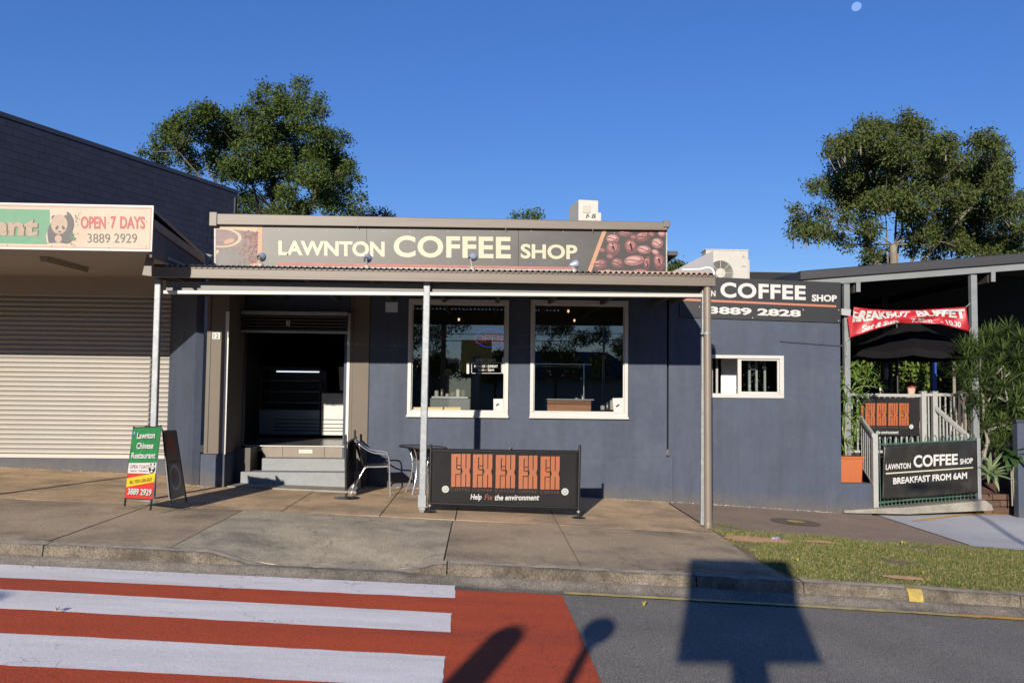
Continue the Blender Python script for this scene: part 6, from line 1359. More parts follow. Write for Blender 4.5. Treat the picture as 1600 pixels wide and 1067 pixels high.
def tree(name, label, clumps, org, sc, Y, base_pt, forks, lm, bark, size, n_per, seed, droop=0, tr=.22, depth=1.0, cat='tree', group=None, limbs=True):
    rr = random.Random(seed); t = thing(name, label, cat, base_pt, group); C3 = []; RD_ = []
    for x, y_, r in clumps:
        px, py = org[0]+x*sc, org[1]+y_*sc; rad = r*sc/F*Y; Yc = Y+rr.uniform(-1, 1)*depth*2.2
        C3.append(P(px, py, Yc)); RD_.append(rad*.93)
        if r > 55 and rr.random() < .55: C3.append(P(px+rr.uniform(-8, 8), py+rr.uniform(-6, 6), Yc+rr.choice((-1, 1))*rad*1.6)); RD_.append(rad*.72)
    V, FC = leafcloud([tuple(c) for c in C3], RD_, n_per, size, seed=seed, droop=droop); npmesh('crown', V, FC, lm, t)
    fk = [P(org[0]+x*sc, org[1]+y_*sc, Y+rr.uniform(-.5, .5)) for x, y_ in forks]; b = Vector(base_pt)
    for i, f in enumerate(fk):
        if i == 0: mb = MB(); mb.tube([b, b.lerp(f, .5)+Vector((.1, 0, 0)), f], [tr, tr*.8, tr*.55], 10); build('trunk', mb, bark, t)
    if limbs:
        for i, f in enumerate(fk[1:]):
            mb = MB(); s0_ = b.lerp(fk[0], .75); mb.tube([s0_, s0_.lerp(f, .5)+Vector((0, .2, .1)), f], [tr*.3, tr*.17, tr*.06], 8); build('limb', mb, bark, t)
        br = MB()
        for c, r in zip(C3, RD_):
            f = min(fk, key=lambda q: (q-c).length+max(0, q.z-c.z)*1.5); m_ = f.lerp(c, .55)+Vector((rr.uniform(-.2, .2), rr.uniform(-.2, .2), rr.uniform(-.1, .3)))
            if (f-c).length < 3.4: br.tube([f, m_, c], [tr*.10, tr*.055, .01], 5)
            else: m_ = c+Vector((0, 0, -.6)); br.tube([m_, c], [.03, .01], 4)
            for _ in range(4):
                e = c+Vector((rr.gauss(0, 1), rr.gauss(0, 1), rr.gauss(0, .8))).normalized()*r*.85; br.tube([m_.lerp(c, .6), e], [.018, .006], 4)
        build('branches', br, bark, t, kind='stuff')
    return t
LG = leafmat('dark_green_leaves', (.030, .055, .012), (.085, .115, .026), .18)
LE = leafmat('olive_gum_leaves', (.038, .060, .016), (.092, .108, .032), .18)
LF_ = [(90,530,30),(190,470,60),(240,400,60),(200,560,70),(320,340,60),(300,450,80),(350,560,80),(420,300,60),(450,400,90),(480,300,60),(560,330,60),(560,450,90),(520,560,70),(640,330,50),(660,420,80),(700,300,60),(760,290,60),(780,210,50),(830,150,45),(900,170,45),(920,220,60),(860,280,60),(940,290,50),(780,400,90),(850,430,90),(1000,110,35),(1060,110,30),(1030,180,45),(1010,250,60),(1090,270,55),(1130,210,40),(1150,290,45),(1030,350,70),(960,410,80),(1100,420,70),(1180,430,60),(1250,430,45),(1310,455,30),(1230,490,50),(700,520,90),(820,560,90),(900,540,90),(1010,520,90),(1120,540,80),(1200,560,80),(1270,590,70),(1310,620,50),(1370,690,30),(700,650,80),(620,620,70),(560,660,60),(800,650,80),(900,640,90),(1000,650,80),(1100,660,90),(1200,670,80),(1280,680,60),(700,780,60),(690,840,60),(760,820,60),(870,760,60),(950,780,60),(1060,850,60),(1150,800,70),(1230,830,70),(1180,750,80),(1300,760,50),(1310,870,50),(1390,790,30),(1340,810,30),(400,630,50),(1000,870,60),(620,900,60),(760,900,70),(900,900,80)]
tree('leafy_tree', 'big spreading dark green tree behind the shop, left of the sky gap', LF_, (200, 100), .2625, 38, (P(420, 420, 38).x, 38, -2.0), [(870, 880), (700, 560), (1040, 620), (480, 640), (1100, 800), (860, 330), (1230, 600), (300, 520)], LG, BARK, .135, 3600, 11, tr=.34, depth=1.2)
RT = [(160,640,40),(190,720,70),(150,780,40),(240,760,60),(300,650,40),(340,670,50),(320,760,60),(250,500,35),(300,500,45),(340,480,40),(360,240,30),(350,310,35),(400,280,60),(450,210,50),(430,350,80),(480,270,70),(380,440,50),(370,540,60),(440,500,80),(520,420,90),(560,140,50),(620,140,60),(560,220,70),(640,230,90),(700,160,60),(820,100,50),(800,180,80),(870,150,70),(920,170,60),(760,280,100),(860,260,90),(680,350,90),(600,330,80),(780,390,100),(900,350,100),(980,260,70),(1040,240,70),(1090,260,50),(1000,350,100),(1100,360,80),(1060,460,100),(1150,430,80),(1190,330,40),(1230,230,50),(1300,220,60),(1350,260,60),(1290,310,80),(1390,330,60),(1250,400,90),(1350,400,90),(1420,400,50),(940,460,100),(840,480,90),(720,480,80),(620,480,90),(560,560,90),(480,600,80),(660,580,90),(780,580,90),(900,580,100),(1020,560,90),(1130,560,90),(1250,510,90),(1370,490,80),(1300,600,90),(1430,600,90),(1490,640,70),(1180,650,90),(1060,680,90),(940,680,90),(840,680,70),(560,690,60),(450,690,50),(430,800,45),(480,850,40),(380,800,40),(580,820,60),(620,900,60),(660,940,50),(700,920,40),(620,750,60),(850,790,70),(950,790,80),(1070,780,90),(1190,770,80),(1310,740,90),(1430,730,80),(1500,760,60),(1000,880,80),(1120,860,80),(1230,840,80),(1340,840,80),(860,880,50),(1430,830,60),(600,960,50),(1500,820,40),(1600,650,80),(1580,750,80),(1560,560,60),(1600,850,80),(1500,950,80),(1550,1050,80),(1400,900,70),(1480,880,60),(1300,900,60),(1200,880,50),(1250,700,70),(1380,640,60)]
tree('gum_tree', 'tall olive green gum tree behind the pavilion roof at the right', RT, (1200, 160), .2625, 36, (P(1395, 420, 36).x, 36, -2.5), [(745, 850), (700, 660), (560, 780), (830, 600), (1050, 620), (1220, 600), (1330, 500), (800, 330), (480, 520)], LE, BARKP, .14, 3300, 12, droop=.8, tr=.26, depth=1.3)
# low tree tops just over the parapet and the side sign
for i, (lab, cl) in enumerate((('low leafy tree top showing over the parapet left of centre', [(560, 336, 12), (580, 335, 10), (600, 337, 9), (610, 338, 5)]), ('small dark tree top over the parapet beside the upright air conditioner', [(806, 340, 7), (822, 338, 9), (840, 338, 9), (832, 335, 6)]), ('low green tree top between parapet end and metal hood', [(1052, 416, 12), (1046, 424, 12), (1062, 420, 10)]))):
    c = P(cl[0][0], cl[0][1], 44); tree('distant_tree', lab, cl, (0, 0), 1.0, 44, (c.x, 44, -2.5), [(cl[0][0], cl[0][1]+8)], LG, BARK, .14, 3500, 30+i, tr=.12, depth=.4, group='distant tree tops', limbs=False)
# hedge mass behind the deck and street trees beyond
g_ = random.Random(4); cs = []; rs_ = []
for i in range(70): cs.append((6.2+g_.random()*10, 23.2+g_.random()*2.2, -1.6+g_.random()*4.0)); rs_.append(.75)
t = thing('garden_hedge', 'dense dark green hedge behind the cafe deck', 'hedge', (10, 24, -2)); V, FC = leafcloud(cs, rs_, 520, .11, seed=21, aspect=.5); npmesh('foliage', V, FC, leafmat('hedge_leaves', (.03, .055, .014), (.085, .12, .03), .15), t)
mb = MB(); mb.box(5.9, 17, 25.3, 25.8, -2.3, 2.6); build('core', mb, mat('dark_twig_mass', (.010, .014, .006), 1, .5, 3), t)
for i in range(9): mb = MB(); mb.tube([(6.6+i*1.15, 24.5, -2.2), (6.7+i*1.15+g_.uniform(-.2, .2), 24.5, .6)], [.05, .025], 6); build('stem', mb, BARK, t)
t = thing('shade_tree', 'bushy green tree seen under the pavilion roof at the far right edge', 'tree', (11.0, 21.5, -2)); V, FC = leafcloud([(11.6+g_.uniform(-1.2, 2.5), 21.6+g_.random()*2, 1.1+g_.random()*2.2) for _ in range(22)], [.6]*22, 600, .12, seed=22); npmesh('crown', V, FC, LG, t)
mb = MB(); mb.tube([(11.9, 22, -2), (12, 22, 2)], [.12, .07], 8); build('trunk', mb, BARK, t)

# strap-leaved plants ------------------------------------------------
def strap(L, w, droop, fold=.25, n=6):
    vs = []
    for i in range(n+1):
        t_ = i/n; x = L*t_*(1-.15*droop*t_); z = -droop*L*.5*t_**2.2; ww = w*(.55+.9*t_-.0)*(1-t_)**.55 if t_ < 1 else .0005
        ww = w*min(1, .45+t_*3)*(1-t_**2.2)**.8+.0004
        vs += [(x, -ww/2, z+ww*fold), (x, 0, z), (x, ww/2, z+ww*fold)]
    mb = MB(); mb.add(vs, [(3*i, 3*i+3, 3*i+4, 3*i+1) for i in range(n)]+[(3*i+1, 3*i+4, 3*i+5, 3*i+2) for i in range(n)]); mb.smooth = True; return mb
def leafmeshes(name, specs, m):
    out = []
    for s in specs:
        o = build(name, strap(*s), m, None); out.append(o.data); bpy.data.objects.remove(o)
    return out
def rosette(parent, c, ax, n, meshes, seed, spread=(.15, 1.5), scale=(.8, 1.15), name='leaf', budget=None, over=None):
    g = random.Random(seed); axv = Vector(ax).normalized(); q0_ = Vector((0, 0, 1)).rotation_difference(axv)
    for i in range(n):
        el_ = spread[0]+(spread[1]-spread[0])*((i+.5)/n)**.8; az = i*2.39996+g.uniform(-.25, .25)
        d = Vector((math.sin(el_)*math.cos(az), math.sin(el_)*math.sin(az), math.cos(el_))); d = q0_ @ d
        sd_ = Vector((0, 0, 1)).cross(d)
        if sd_.length < .05: sd_ = Vector((0, 1, 0))
        sd_.normalize(); up = d.cross(sd_); M = Matrix((d, sd_, up)).transposed().to_4x4(); s = g.uniform(*scale)
        M = Matrix.Translation(Vector(c)-chain_off(parent)) @ M @ Matrix.Diagonal((s, s, s, 1)); me = g.choice(meshes)
        if budget is None or budget[0] > 0:
            o = link(name, me, parent); o.matrix_local = M
            if budget: budget[0] -= 1
        else:
            n0 = len(over.v); offp = chain_off(parent); over.v += [tuple((M @ v.co)+offp) for v in me.vertices]; over.f += [tuple(k+n0 for k in p.vertices) for p in me.polygons]; over.m += [0]*len(me.polygons)
            over.smooth = True
DRA = leafmat('dragon_plant_leaf', (.03, .062, .018), (.10, .135, .04), .2, .35)
dm = leafmeshes('leaf', [(.33, .026, .15), (.30, .025, .35), (.35, .026, .05), (.28, .025, .5)], DRA)
YD = 15.25
DR = thing('dragon_tree', 'large branching strap leaved dragon plant on pale bare stems right of the loop topped fence', 'plant', (P(1545, 770, YD).x, YD+.1, gz(8, 15)))
BST = mat('pale_grey_cane', (.24, .22, .18), .85, .3, 12, .3, 60)
rosets = [(1533, 533, 0), (1552, 524, .3), (1575, 516, .1), (1595, 530, .2), (1518, 540, .6), (1506, 548, .6), (1512, 562, .7), (1526, 556, .6), (1516, 590, .6), (1512, 612, .5), (1538, 548, .4), (1546, 586, .4), (1568, 604, .4), (1588, 634, .4), (1565, 548, .0), (1590, 562, .2), (1560, 570, -.15), (1520, 577, .5), (1500, 592, .1), (1535, 600, .1), (1582, 592, -.1), (1556, 616, .2), (1524, 630, .5), (1575, 628, .1), (1596, 615, .3), (1548, 640, -.15), (1565, 660, .1), (1590, 645, .2), (1540, 668, -.1), (1571, 690, -.1), (1555, 700, -.2), (1605, 580, .2), (1610, 545, .4), (1612, 615, .4), (1607, 665, .2), (1525, 648, .1), (1600, 690, .0)]
rosets += [(1512+random.Random(i).random()*100, 520+random.Random(i+50).random()*185, -.5) for i in range(22)]
bud = [300]; ov = MB(); g_ = random.Random(8)
order = sorted(range(len(rosets)), key=lambda i: -rosets[i][2])
hub = P(1536, 745, YD+.1)
f1, f2, f3, f4 = P(1543, 690, YD+.1), P(1560, 650, YD+.2), P(1507, 640, YD+.1), P(1530, 600, YD+.25)
cane = MB()
def cane_(pts, r0, r1): m_ = MB(); p_ = sm_path(pts, 4); m_.tube(p_, [r0+(r1-r0)*i/(len(p_)-1) for i in range(len(p_))], 8); build('cane', m_, BST, DR)
cane_([hub, P(1537, 715, YD+.1), f1], .035, .028); cane_([f1, P(1545, 672, YD+.1), P(1578, 662, YD+.1), P(1600, 655, YD+.1)], .026, .018); cane_([f1, P(1537, 650, YD+.1), P(1536, 620, YD+.1), f4], .026, .018)
cane_([P(1508, 690, YD+.2), P(1509, 660, YD+.1), f3, P(1497, 610, YD+.1)], .024, .015); cane_([f3, P(1515, 612, YD+.1), P(1530, 600, YD+.1)], .018, .013); cane_([f4, P(1555, 585, YD), P(1568, 572, YD)], .018, .014); cane_([P(1540, 635, YD+.1), P(1560, 600, YD), P(1578, 582, YD)], .018, .013); cane_([f4, P(1520, 560, YD+.2), P(1512, 545, YD+.2)], .018, .013)
for i in order:
    x, y_, dz = rosets[i]; c = P(x, y_, YD-dz*.6+.0); rosette(DR, c, (g_.uniform(-.4, .4), -.35, 1), 46, dm, 100+i, spread=(.1, 1.75), budget=bud, over=ov)
    if i % 4 == 0 and i < 30: cane_([c, c+Vector((g_.uniform(-.1, .1), .05, -.25)), (f1 if y_ > 620 else f4)], .012, .016)
if ov.v: build('leaf_mass', ov, DRA, DR, kind='stuff')
# agave-like plant low at the fence end
AGL = leafmat('pale_succulent_leaf', (.17, .24, .12), (.24, .31, .16), .15, .5)
am = leafmeshes('leaf', [(.44, .085, .35, .35), (.38, .08, .6, .35), (.42, .075, .1, .35)], AGL)
c = P(1546, 742, 15.05); AGV = thing('agave_plant', 'pale green broad leaved succulent at the right end of the loop topped fence', 'plant', (c.x, 15.05, c.z-.1))
rosette(AGV, c, (.1, -.5, 1), 26, am, 5, spread=(.1, 1.6))
BGL = leafmat('broad_dark_leaf', (.03, .07, .022), (.05, .10, .03), .15, .35)
bm2 = leafmeshes('leaf', [(.34, .17, .5, .2), (.30, .15, .8, .2)], BGL); c = P(1583, 715, 15.0); BP = thing('broadleaf_plant', 'dark broad leaved plant against the grey blue pillar', 'plant', (c.x, 15.0, gz(8.6, 15)+.3))
rosette(BP, c, (-.2, -.5, .8), 14, bm2, 6, spread=(.4, 1.7)); 
for k in range(3): mb = MB(); mb.tube([(c.x+.04*k, 15.05, gz(8.6, 15)+.3), (c.x+.02*k-.03, 15.02, c.z)], .012, 6); build('stem', mb, BST, BP)
bud2 = [200]
# umbrella-like leafy climber over the planter: compound leaves along arching stems
PLF = leafmat('bright_palm_leaflet', (.10, .18, .035), (.17, .27, .06), .25, .4)
lm_ = leafmeshes('leaflet', [(.17, .032, .5, .2, 4), (.20, .034, .3, .2, 4), (.15, .028, .8, .2, 4)], PLF)
c = P(1325, 712, 15.25); PP = thing('potted_climber', 'bright green long leaved shrub growing from the orange planter up the pavilion post', 'plant', (c.x, 15.25, zq+.04))
bud = [300]; ov = MB(); g_ = random.Random(15)
stems = [[(1322, 712), (1320, 680), (1326, 640), (1318, 600), (1324, 575)], [(1328, 712), (1332, 670), (1326, 630), (1335, 600), (1352, 590)], [(1325, 712), (1316, 660), (1330, 615), (1350, 603), (1372, 606)], [(1326, 712), (1335, 660), (1340, 655), (1338, 640)]]
for si, st_ in enumerate(stems):
    pts = sm_path([P(x, y_, 15.1+.06*si) for x, y_ in st_], 6); mb = MB(); mb.tube(pts, [.012-.008*i/len(pts) for i in range(len(pts))], 6); build('stem', mb, mat('green_stem', (.22, .26, .10), .6), PP)
spots_ = [(1322, 585), (1332, 574), (1345, 578), (1355, 590), (1366, 597), (1374, 605), (1350, 603), (1338, 596), (1318, 603), (1328, 610), (1340, 615), (1350, 620), (1322, 625), (1334, 632), (1345, 634), (1320, 648), (1330, 655), (1340, 648), (1318, 668), (1330, 674), (1338, 668), (1322, 690), (1334, 690), (1318, 705), (1360, 580), (1340, 588), (1326, 660), (1336, 680), (1326, 698), (1312, 640), (1310, 690)]
for i, (x, y_) in enumerate(spots_):
    if x < 1316: continue
    rosette(PP, P(x, y_, 15.06+.25*g_.random()), (g_.uniform(-.5, .8), -.4, g_.uniform(.2, 1)), 14, lm_, 300+i, spread=(.3, 1.7), name='leaflet', budget=bud, over=ov)
if ov.v: build('leaflet_mass', ov, PLF, PP, kind='stuff')
# fan palm and tropical plants lit behind the deck
tm = leafmeshes('leaf', [(1.1, .12, .3, .2), (1.0, .10, .5, .2), (.8, .1, .8, .2)], leafmat('palm_frond', (.15, .20, .05), (.24, .28, .10), .3, .4))
c = P(1430, 583, 21.5); t = thing('traveller_palm', 'fan of pale green palm stalks behind the deck, left of the blue post', 'palm', (c.x, 21.5, -2)); rosette(t, c, (0, -.1, 1), 22, tm, 9, spread=(0, .9)); mb = MB(); mb.tube([(c.x, 21.5, -2), c], [.12, .09], 8); build('trunk', mb, BARK, t)
for k in range(7): an = (k-3)*.16; mb = MB(); mb.tube([c, c+Vector((math.sin(an)*.9, -.05, math.cos(an)*.9))], [.03, .015], 6); build('stalk', mb, mat('pale_stalk', (.42, .42, .16), .5), t)
c = P(1438, 600, 19.5); t = thing('young_palm', 'small spiky yellow green plant behind the balustrade posts', 'palm', (c.x, 19.5, FZ)); rosette(t, c-Vector((0, 0, .25)), (0, -.1, 1), 26, dm, 10, spread=(0, 1.2), scale=(.9, 1.2)); mb = MB(); mb.lathe([(.12, 0), (.16, .28), (.15, .3), (.001, .29)], (c.x, 19.5, FZ), n=14); build('pot', mb, DARK, t)
c = P(1490, 545, 19.8); t = thing('spiky_bush', 'brownish spiky leaved bush in the shade right of the blue post', 'plant', (c.x, 19.8, FZ))
for i in range(9): rosette(t, c+Vector((g_.uniform(-.7, .6), g_.uniform(-.3, .3), g_.uniform(-.8, .3))), (0, -.3, 1), 28, dm, 60+i, spread=(.1, 1.8))
mb = MB(); mb.tube([(c.x, 19.8, FZ), c], [.04, .03], 6); build('stem', mb, BST, t)
for i, (px, py, lab) in enumerate(((1418, 592, 'leafy shrub lit by sun left of the red haired person'), (1340, 560, 'shaded green shrub behind the pavilion post near the planter'))):
    c = P(px, py, 19.5); t = thing('garden_shrub', lab, 'shrub', (c.x, 19.5, FZ)); V, FC = leafcloud([(c.x+g_.uniform(-.4, .4), 19.5+g_.uniform(-.3, .3), c.z+g_.uniform(-.7, .3)) for _ in range(9)], [.26]*9, 1700, .10, seed=70+i, aspect=.5); npmesh('foliage', V, FC, leafmat('shrub_leaves', (.07, .11, .02), (.16, .22, .05), .2), t); mb = MB(); mb.tube([(c.x, 19.5, FZ), c], [.03, .02], 6); build('stem', mb, BARK, t)

# grass on the verge
def blades(n, fx_, fy_, h, seed, keep):
    g = np.random.default_rng(seed); x = fx_[0]+(fx_[1]-fx_[0])*g.random(n); y_ = fy_[0]+(fy_[1]-fy_[0])*g.random(n)
    k = keep(x, y_, g); x, y_ = x[k], y_[k]; n = len(x); z = np.array([gz(a_, b_)+.004*math.sin(a_*5+b_*3)+.015*math.sin(max(0, min(1, (b_-8.9)/3.2))*math.pi)-.013 for a_, b_ in zip(x, y_)])
    an = g.random(n)*6.283; L = h*(.5+g.random(n)); w = .003+.003*g.random(n); le = (g.random((n, 2))-.5)*1.5
    b_ = np.stack([x, y_, z], 1); s = np.stack([np.cos(an)*w, np.sin(an)*w, 0*w], 1); tip = b_+np.stack([le[:, 0]*L, le[:, 1]*L, L*.8], 1)
    V = np.stack([b_-s, b_+s, tip], 1).reshape(-1, 3); return V, np.arange(len(V)).reshape(-1, 3)
bare = [(G(1175, 843), .34, .24), (G(1205, 845), .28, .2), (G(1282, 847), .22, .10), (G(1412, 903), .22, .10)]
def keep(x, y_, g):
    k = np.ones(len(x), bool); k &= (x > 3.08+.05*np.sin(y_*5)+.1*np.sin(y_*1.7)*0); k &= y_ < 12.05+.1*np.sin(x*2)+.05*np.sin(x*7); k &= y_ > 8.87+.05*np.sin(x*9)*np.sin(x*3.1)
    for c, rx, ry in bare: k &= (((x-c.x)/rx)**2+((y_-c.y)/ry)**2+.95*g.random(len(x))) > 1.1
    f = np.sin(x*2.1+y_*1.3)*np.sin(y_*2.9-x*.7)+.6*np.sin(x*6.3)*np.sin(y_*5.1); k &= (f+1.15+.6*g.random(len(x))) > .45
    return k
V, FC = blades(120000, (3.0, 11), (8.86, 12.2), .026, 5, keep); o = npmesh('grass', V, FC, leafmat('verge_grass', (.055, .105, .02), (.16, .175, .05), .2, .6), None, 'stuff')
V, FC = blades(45000, (3.0, 11), (8.92, 12.2), .026, 6, keep); o = npmesh('dry_grass', V, FC, leafmat('dry_straw', (.34, .28, .14), (.24, .19, .09), .1, .8), None, 'stuff')
for i, (c, rx, ry) in enumerate(bare):
    m_ = MB(); n = 26; gg = random.Random(i); vs = [(c.x, c.y, gz(c.x, c.y)+.012)]
    for k in range(n): an = 2*math.pi*k/n; f = 1.05+gg.uniform(-.2, .15); x, y_ = c.x+rx*f*math.cos(an), c.y+ry*f*math.sin(an); y_ = min(12.1, max(8.93, y_)); vs.append((x, y_, gz(x, y_)+.009))
    m_.add(vs, [(0, 1+k, 1+(k+1) % n) for k in range(n)]); struct('soil_patch', m_, REDS)

# fallen leaves
LFY = mat('yellow_fallen_leaf', (.55, .45, .06), .6, .4, 20, col2=(.25, .26, .05))
lv = [(90, 957, rz, 'yellow leaf on the white middle stripe at the left'), (108, 876, rz, 'yellow leaf in the gutter at the left by the red paint'), (785, 908, rz, 'yellow leaf in the gutter right of the ramp'), (1006, 947, rz, 'yellow green leaf on the asphalt left of the large sign shadow'), (1246, 878, gz, 'yellow leaf on the grass right of the shadow top'), (1412, 851, gz, 'yellow leaf at the grass edge near the bitumen path'), (1440, 898, gz, 'yellow leaf on the verge beside the yellow kerb mark'), (1561, 941, rz, 'green leaves in the gutter at the right, left one'), (1574, 943, rz, 'green leaves in the gutter at the right, right one'), (470, 878, rz, 'brown curled leaf on the pale ramp slab')]
for i, (x, y_, f, lab) in enumerate(lv):
    g = G(x, y_, f); s = .045; gg = random.Random(i); an = gg.random()*6; pts = []
    m_ = MB(); vs = []
    for j in range(5):
        t_ = j/4; w = .45*math.sin(math.pi*min(.98, t_+.06)); vs += [((t_-.5)*2*s, -w*s, .03*math.sin(t_*3)+.012), ((t_-.5)*2*s, 0, .022*math.sin(t_*3)), ((t_-.5)*2*s, w*s, .02*math.sin(t_*3)+.016)]
    m_.add(vs, [(3*j, 3*j+3, 3*j+4, 3*j+1) for j in range(4)]+[(3*j+1, 3*j+4, 3*j+5, 3*j+2) for j in range(4)])
    o = build('fallen_leaf', m_, LFY, None, lab, 'leaf', 'fallen leaves'); o.location = (g.x, g.y, f(g.x, g.y)+.01); o.rotation_euler = (gg.uniform(-.2, .2), gg.uniform(-.2, .2), an)
# loose grit and litter along gutter and joints
gg = np.random.default_rng(3); n = 1500; x = gg.uniform(-7, 9, n); y_ = np.where(gg.random(n) < .65, gg.normal(8.6, .07, n), gg.uniform(8.95, 14.6, n)); y_ = np.maximum(y_, 8.3)
V = []; 
for a_, b_ in zip(x, y_):
    f = rz if b_ < 8.75 else gz; z = f(a_, b_)+(.012 if b_ < 8.9 else .003); s = gg.uniform(.003, .010 if b_ < 8.75 else .006); an = gg.random()*6
    if 8.70 < b_ < 8.95: continue
    p = [np.array((a_+s*math.cos(an+k*2.1), b_+s*math.sin(an+k*2.1), z)) for k in range(3)]; t_ = np.array((a_, b_, z+s*.8)); V += [p[0], p[1], t_, p[1], p[2], t_, p[2], p[0], t_]
V = np.array(V); npmesh('grit', V, np.arange(len(V)).reshape(-1, 3), mat('loose_grit', (.22, .19, .15), .95, .5, 50), None, 'stuff')
# weeds at kerb joints
V = []; gg = random.Random(2)
def tuft(x, y_, z, n, h):
    for _ in range(n):
        an = gg.random()*6.28; l = h*gg.uniform(.5, 1.2); w = .004; bx_, by_ = x+gg.uniform(-.03, .03), y_+gg.uniform(-.02, .02)
        V.extend([(bx_-w*math.sin(an), by_+w*math.cos(an), z), (bx_+w*math.sin(an), by_-w*math.cos(an), z), (bx_+math.cos(an)*l*.7, by_+math.sin(an)*l*.7, z+l*.7)])
for px, py in ((1128, 822), (1140, 824), (1120, 820), (1150, 826), (1160, 832)): g = G(px, py); tuft(g.x, g.y, gz(g.x, g.y), 40, .06)
npmesh('weeds', np.array(V), np.arange(len(V)).reshape(-1, 3), leafmat('weed_green', (.10, .16, .03), (.2, .24, .06), .2), None, 'stuff')

# ================================================================== SKY OBJECT
mo = P(1338.5, 11.5, 3000); t = MB(); r_ = 7.6/F*3000*1.03; vs = []
fwd = mo.normalized(); ri = fwd.cross(Vector((0, 0, 1))).normalized(); upv = ri.cross(fwd)
pts = []
for k in range(40):
    an = 2*math.pi*k/40; ca, sa = math.cos(an), math.sin(an); rr_ = 1.0
    dd = ca*math.cos(-1.2)+sa*math.sin(-1.2)
    rr_ = 1.0 if dd < .0 else 1-.22*dd**1.2
    pts.append(mo+(ri*ca+upv*sa)*r_*rr_)
ft_ = [p-fwd*0 for p in pts]; bk = [mo+(p-mo)*.5+fwd*20 for p in pts]
t.hexa(ft_, bk); o = build('moon', t, emit('pale_moon', (.17, .31, .66), .9), None, 'small pale gibbous moon in the blue sky at the upper right', 'moon'); origin_to(o, mo)
for n_ in o.data.materials[0].node_tree.nodes:
    if n_.type == 'BSDF_PRINCIPLED': n_.inputs['Base Color'].default_value = (0, 0, 0, 1)

# ================================================================== ACROSS THE STREET, BEHIND THE CAMERA (its shadows and reflections show)
g_0 = random.Random(5)
def roadsign(x, y_, zb, zt_, w, label, pw=.09, round_=False, dep=.05, shape='rect'):
    g = rz(x, y_)+.14; t = thing('street_sign', label, 'sign', (x, y_, g), 'signs at the crossing')
    mb = MB(); mb.box(x-pw/2, x+pw/2, y_+dep, y_+dep+.06, g, (zb+zt_)/2); build('post', mb, GALV, t)
    mb = MB()
    if round_: mb.lathe([(.001, 0), (w/2, 0), (w/2, dep), (.001, dep)], (x, y_, (zb+zt_)/2), (0, 1, 0), 28)
    else: mb.box(x-w/2, x+w/2, y_, y_+dep, zb, zt_)
    build('panel', mb, mat('sign_yellow_back', (.55, .45, .1), .5), t, bevel=.01)
    return t
def caster(px, py, d, f=rz):                  # ground shadow point -> position and height of what casts it
    g = G(px, py, f); return g.x-.263*d, g.y-d, g.z+.31*d
x, y_, zb = caster(1168, 1034, 8.4); g2 = G(1153, 872, gz); 
roadsign(x+.03, y_, zb-.02, zb+1.13, 1.08, 'square street sign on a stout post behind the viewer', .26)
x, y_, z2 = caster(948, 962, 8.6); roadsign(x, y_, z2-.3, z2, .26, 'small round sign on a slim post behind the viewer', .07, True)
x, y_, z3 = caster(812, 972, 8.6); t = thing('timber_pole', 'round topped timber pole behind the viewer', 'pole', (x, y_, rz(x, y_)+.14)); mb = MB(); mb.tube([(x, y_, rz(x, y_)+.14), (x, y_, z3-.15)], .13, 14); mb.ball((x, y_, z3-.15), (.13, .13, .12), 14, 8); build('shaft', mb, BARK, t)
pl_g = rz(4.1, -1)+.14; t = thing('street_light', 'slim tall street light pole behind the viewer at the right', 'street light', (4.15, -.9, pl_g)); mb = MB(); mb.tube([(4.15, -.9, pl_g), (4.15, -.9, pl_g+5.15)], [.05, .035], 10); build('pole', mb, GALV, t); mb = MB(); mb.tube([(4.15, -.9, pl_g+5.1), (3.9, -.95, pl_g+5.3), (3.3, -1, pl_g+5.35)], .03, 8); build('arm', mb, GALV, t); mb = MB(); mb.ball((3.15, -1, pl_g+5.33), (.22, .1, .06), 12, 6); build('lamp_head', mb, GALV, t)
x, y_, z4 = caster(-10, 930, 9.0); roadsign(x, y_, z4-.45, z4, .5, 'round crossing sign on a slim post behind the viewer at the left', .08, True)
# unseen tree belt added on the sunward side to cut the sky's fill
cs = []
for i in range(27):
    x = -95+i*7.6
    if -6 < x < 17: continue
    h = g_0.uniform(7, 10); cs += [(x+g_0.gauss(0, 2.6), -58+g_0.gauss(0, 1), -2+g_0.random()*h) for _ in range(22)]
V, FC = leafcloud(cs, [1.9]*len(cs), 70, .6, seed=501); npmesh('added_tree_belt', V, FC, LG, None, 'stuff')
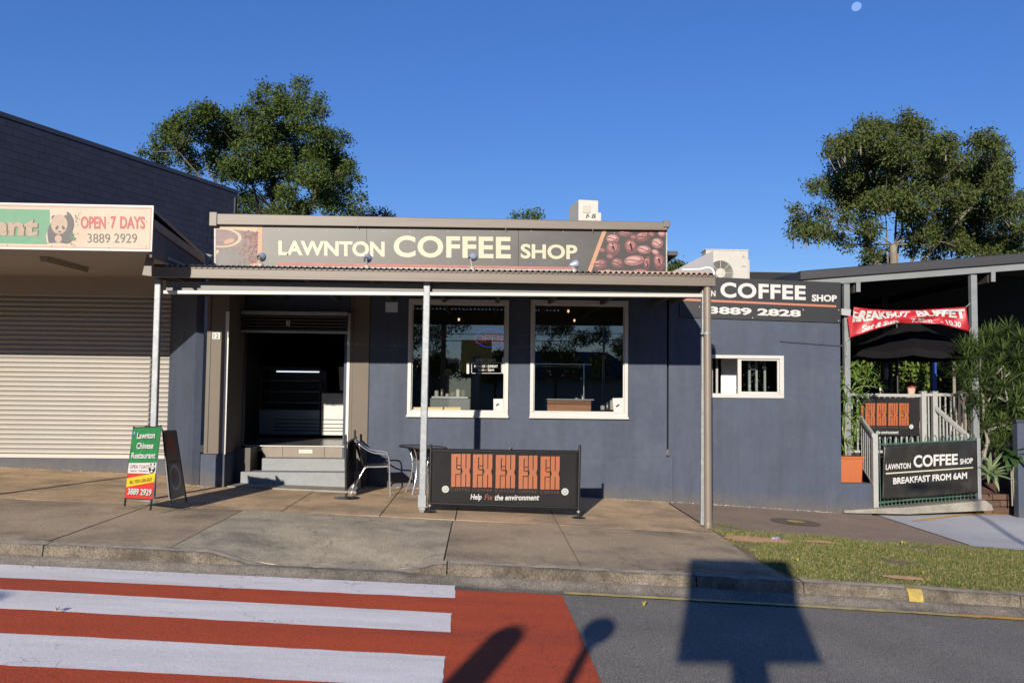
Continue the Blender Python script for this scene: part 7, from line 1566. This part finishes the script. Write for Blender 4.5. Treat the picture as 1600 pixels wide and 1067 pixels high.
# reflected street: trees, wires, pale building
g_ = random.Random(77)
for i, (x, y_, h, w, n) in enumerate(((-3.2, -27, 4.4, 2.2, 16), (4.8, -30, 4.7, 2.6, 18), (-7.5, -24, 4.2, 2.4, 14), (10, -34, 4.5, 2.5, 14), (-14, -30, 5, 3, 14), (.8, -33, 2.7, 1.4, 8))):
    t = thing('street_tree', ['street tree across the road behind the viewer, left of the middle', 'tallest wide street tree across the road, in front of the dark roofed house', 'street tree across the road in front of the long shed', 'street tree across the road right of the dark roofed house', 'biggest street tree across the road near the power pole', 'small low street tree across the road behind the viewer, in the middle'][i], 'tree', (x, y_, -2.2), 'street trees across the road')
    cs = [(x+g_.gauss(0, w*.45), y_+g_.gauss(0, w*.4), h*.25+g_.random()*h*.72) for _ in range(n)]; V, FC = leafcloud(cs, [.62]*n, 1500, .16, seed=200+i); npmesh('crown', V, FC, LG, t)
    mb = MB(); mb.tube([(x, y_, -2.2), (x+.1, y_, h*.35)], [.14, .08], 8); build('trunk', mb, BARK, t)
    for k in range(7): c = cs[k]; mb = MB(); mb.tube([(x+.1, y_, h*.2), ((x+c[0])/2, y_, (h*.2+c[2])/2+.2), c], [.06, .04, .015], 6); build('limb', mb, BARK, t)
for x in (-26, 22):
    t = thing('power_pole', 'timber power pole across the road behind the viewer, ' + ('west' if x < 0 else 'east')+' one', 'power pole', (x, -24, -2.2)); mb = MB(); mb.tube([(x, -24, -2.2), (x, -24, 6.2)], [.15, .11], 10); build('shaft', mb, BARK, t); mb = MB(); mb.box(x-.05, x+.05, -25, -23, 5.0, 5.12); build('crossarm', mb, BARK, t)
for k, (yy, zz) in enumerate(((-24.9, 5.15), (-24.3, 5.15), (-23.7, 5.15), (-23.1, 5.15), (-24, 4.3), (-24, 3.9), (-24, 5.9))):
    pts = [(-26+48*j/16, yy, zz-.9*(1-((j-8)/8)**2)) for j in range(17)]; mb = MB(); mb.tube(pts, .022, 4); o = build('power_line', mb, BLACKP, None, ['outermost crossarm cable, side away from the camera', 'second crossarm cable, counted from the far side', 'third crossarm cable, counted from the far side', 'nearest crossarm cable, side toward the camera', 'upper of the two low cables between the power poles', 'lowest cable between the power poles across the road', 'topmost cable strung between the tops of the power poles'][k], 'cable', 'overhead cables'); origin_to(o, pts[0])
t = thing('street_house', 'low dark roofed house across the road behind the viewer', 'house', (6, -48, -2.2)); mb = MB(); mb.box(-1, 13, -54, -46, -2.2, 1.2); build('wall', mb, OFFW, t); mb = MB(); mb.hexa([(-2, -55, 1.2), (14, -55, 1.2), (14, -45, 1.2), (-2, -45, 1.2)], [(1, -50.2, 3.6), (11, -50.2, 3.6), (11, -49.8, 3.6), (1, -49.8, 3.6)]); build('roof', mb, DARK, t)
t = thing('street_house', 'long low shed across the road behind the viewer', 'house', (-14, -42, -2.2)); mb = MB(); mb.box(-26, -3, -46, -40, -2.2, 1.6); build('wall', mb, mat('shed_green', (.12, .14, .12), .7), t); mb = MB(); mb.hexa([(-27, -47, 1.6), (-2, -47, 1.6), (-2, -39, 1.6), (-27, -39, 1.6)], [(-27, -43.1, 2.6), (-2, -43.1, 2.6), (-2, -42.9, 2.6), (-27, -42.9, 2.6)]); build('roof', mb, DARK, t)

# crumbs of mortar and dust lying along the foot of the walls
g6 = random.Random(31); V = []
for (xa6, xb6, yf, n6) in ((-2.0, 3.1, lambda x: 14.855, 260), (3.15, 5.9, lambda x: 14.895, 260), (-9, -5.3, lambda x: 15.0, 150), (-4.5, -4.1, lambda x: 13.79, 20)):
    for _ in range(n6):
        x = g6.uniform(xa6, xb6); y_ = yf(x)-abs(g6.gauss(0, .035)); s6 = g6.uniform(.003, .014)*(1.6 if g6.random() < .06 else 1); z = gz(x, y_); an = g6.random()*6
        p = [(x+s6*math.cos(an+k*2.1), y_+s6*math.sin(an+k*2.1), z) for k in range(3)]; t_ = (x, y_, z+s6*.7); V += [p[0], p[1], t_, p[1], p[2], t_, p[2], p[0], t_]
npmesh('mortar_crumbs', np.array(V), np.arange(len(V)).reshape(-1, 3), mat('pale_mortar_crumbs', (.5, .46, .38), .95, .4, 30), None, 'stuff')
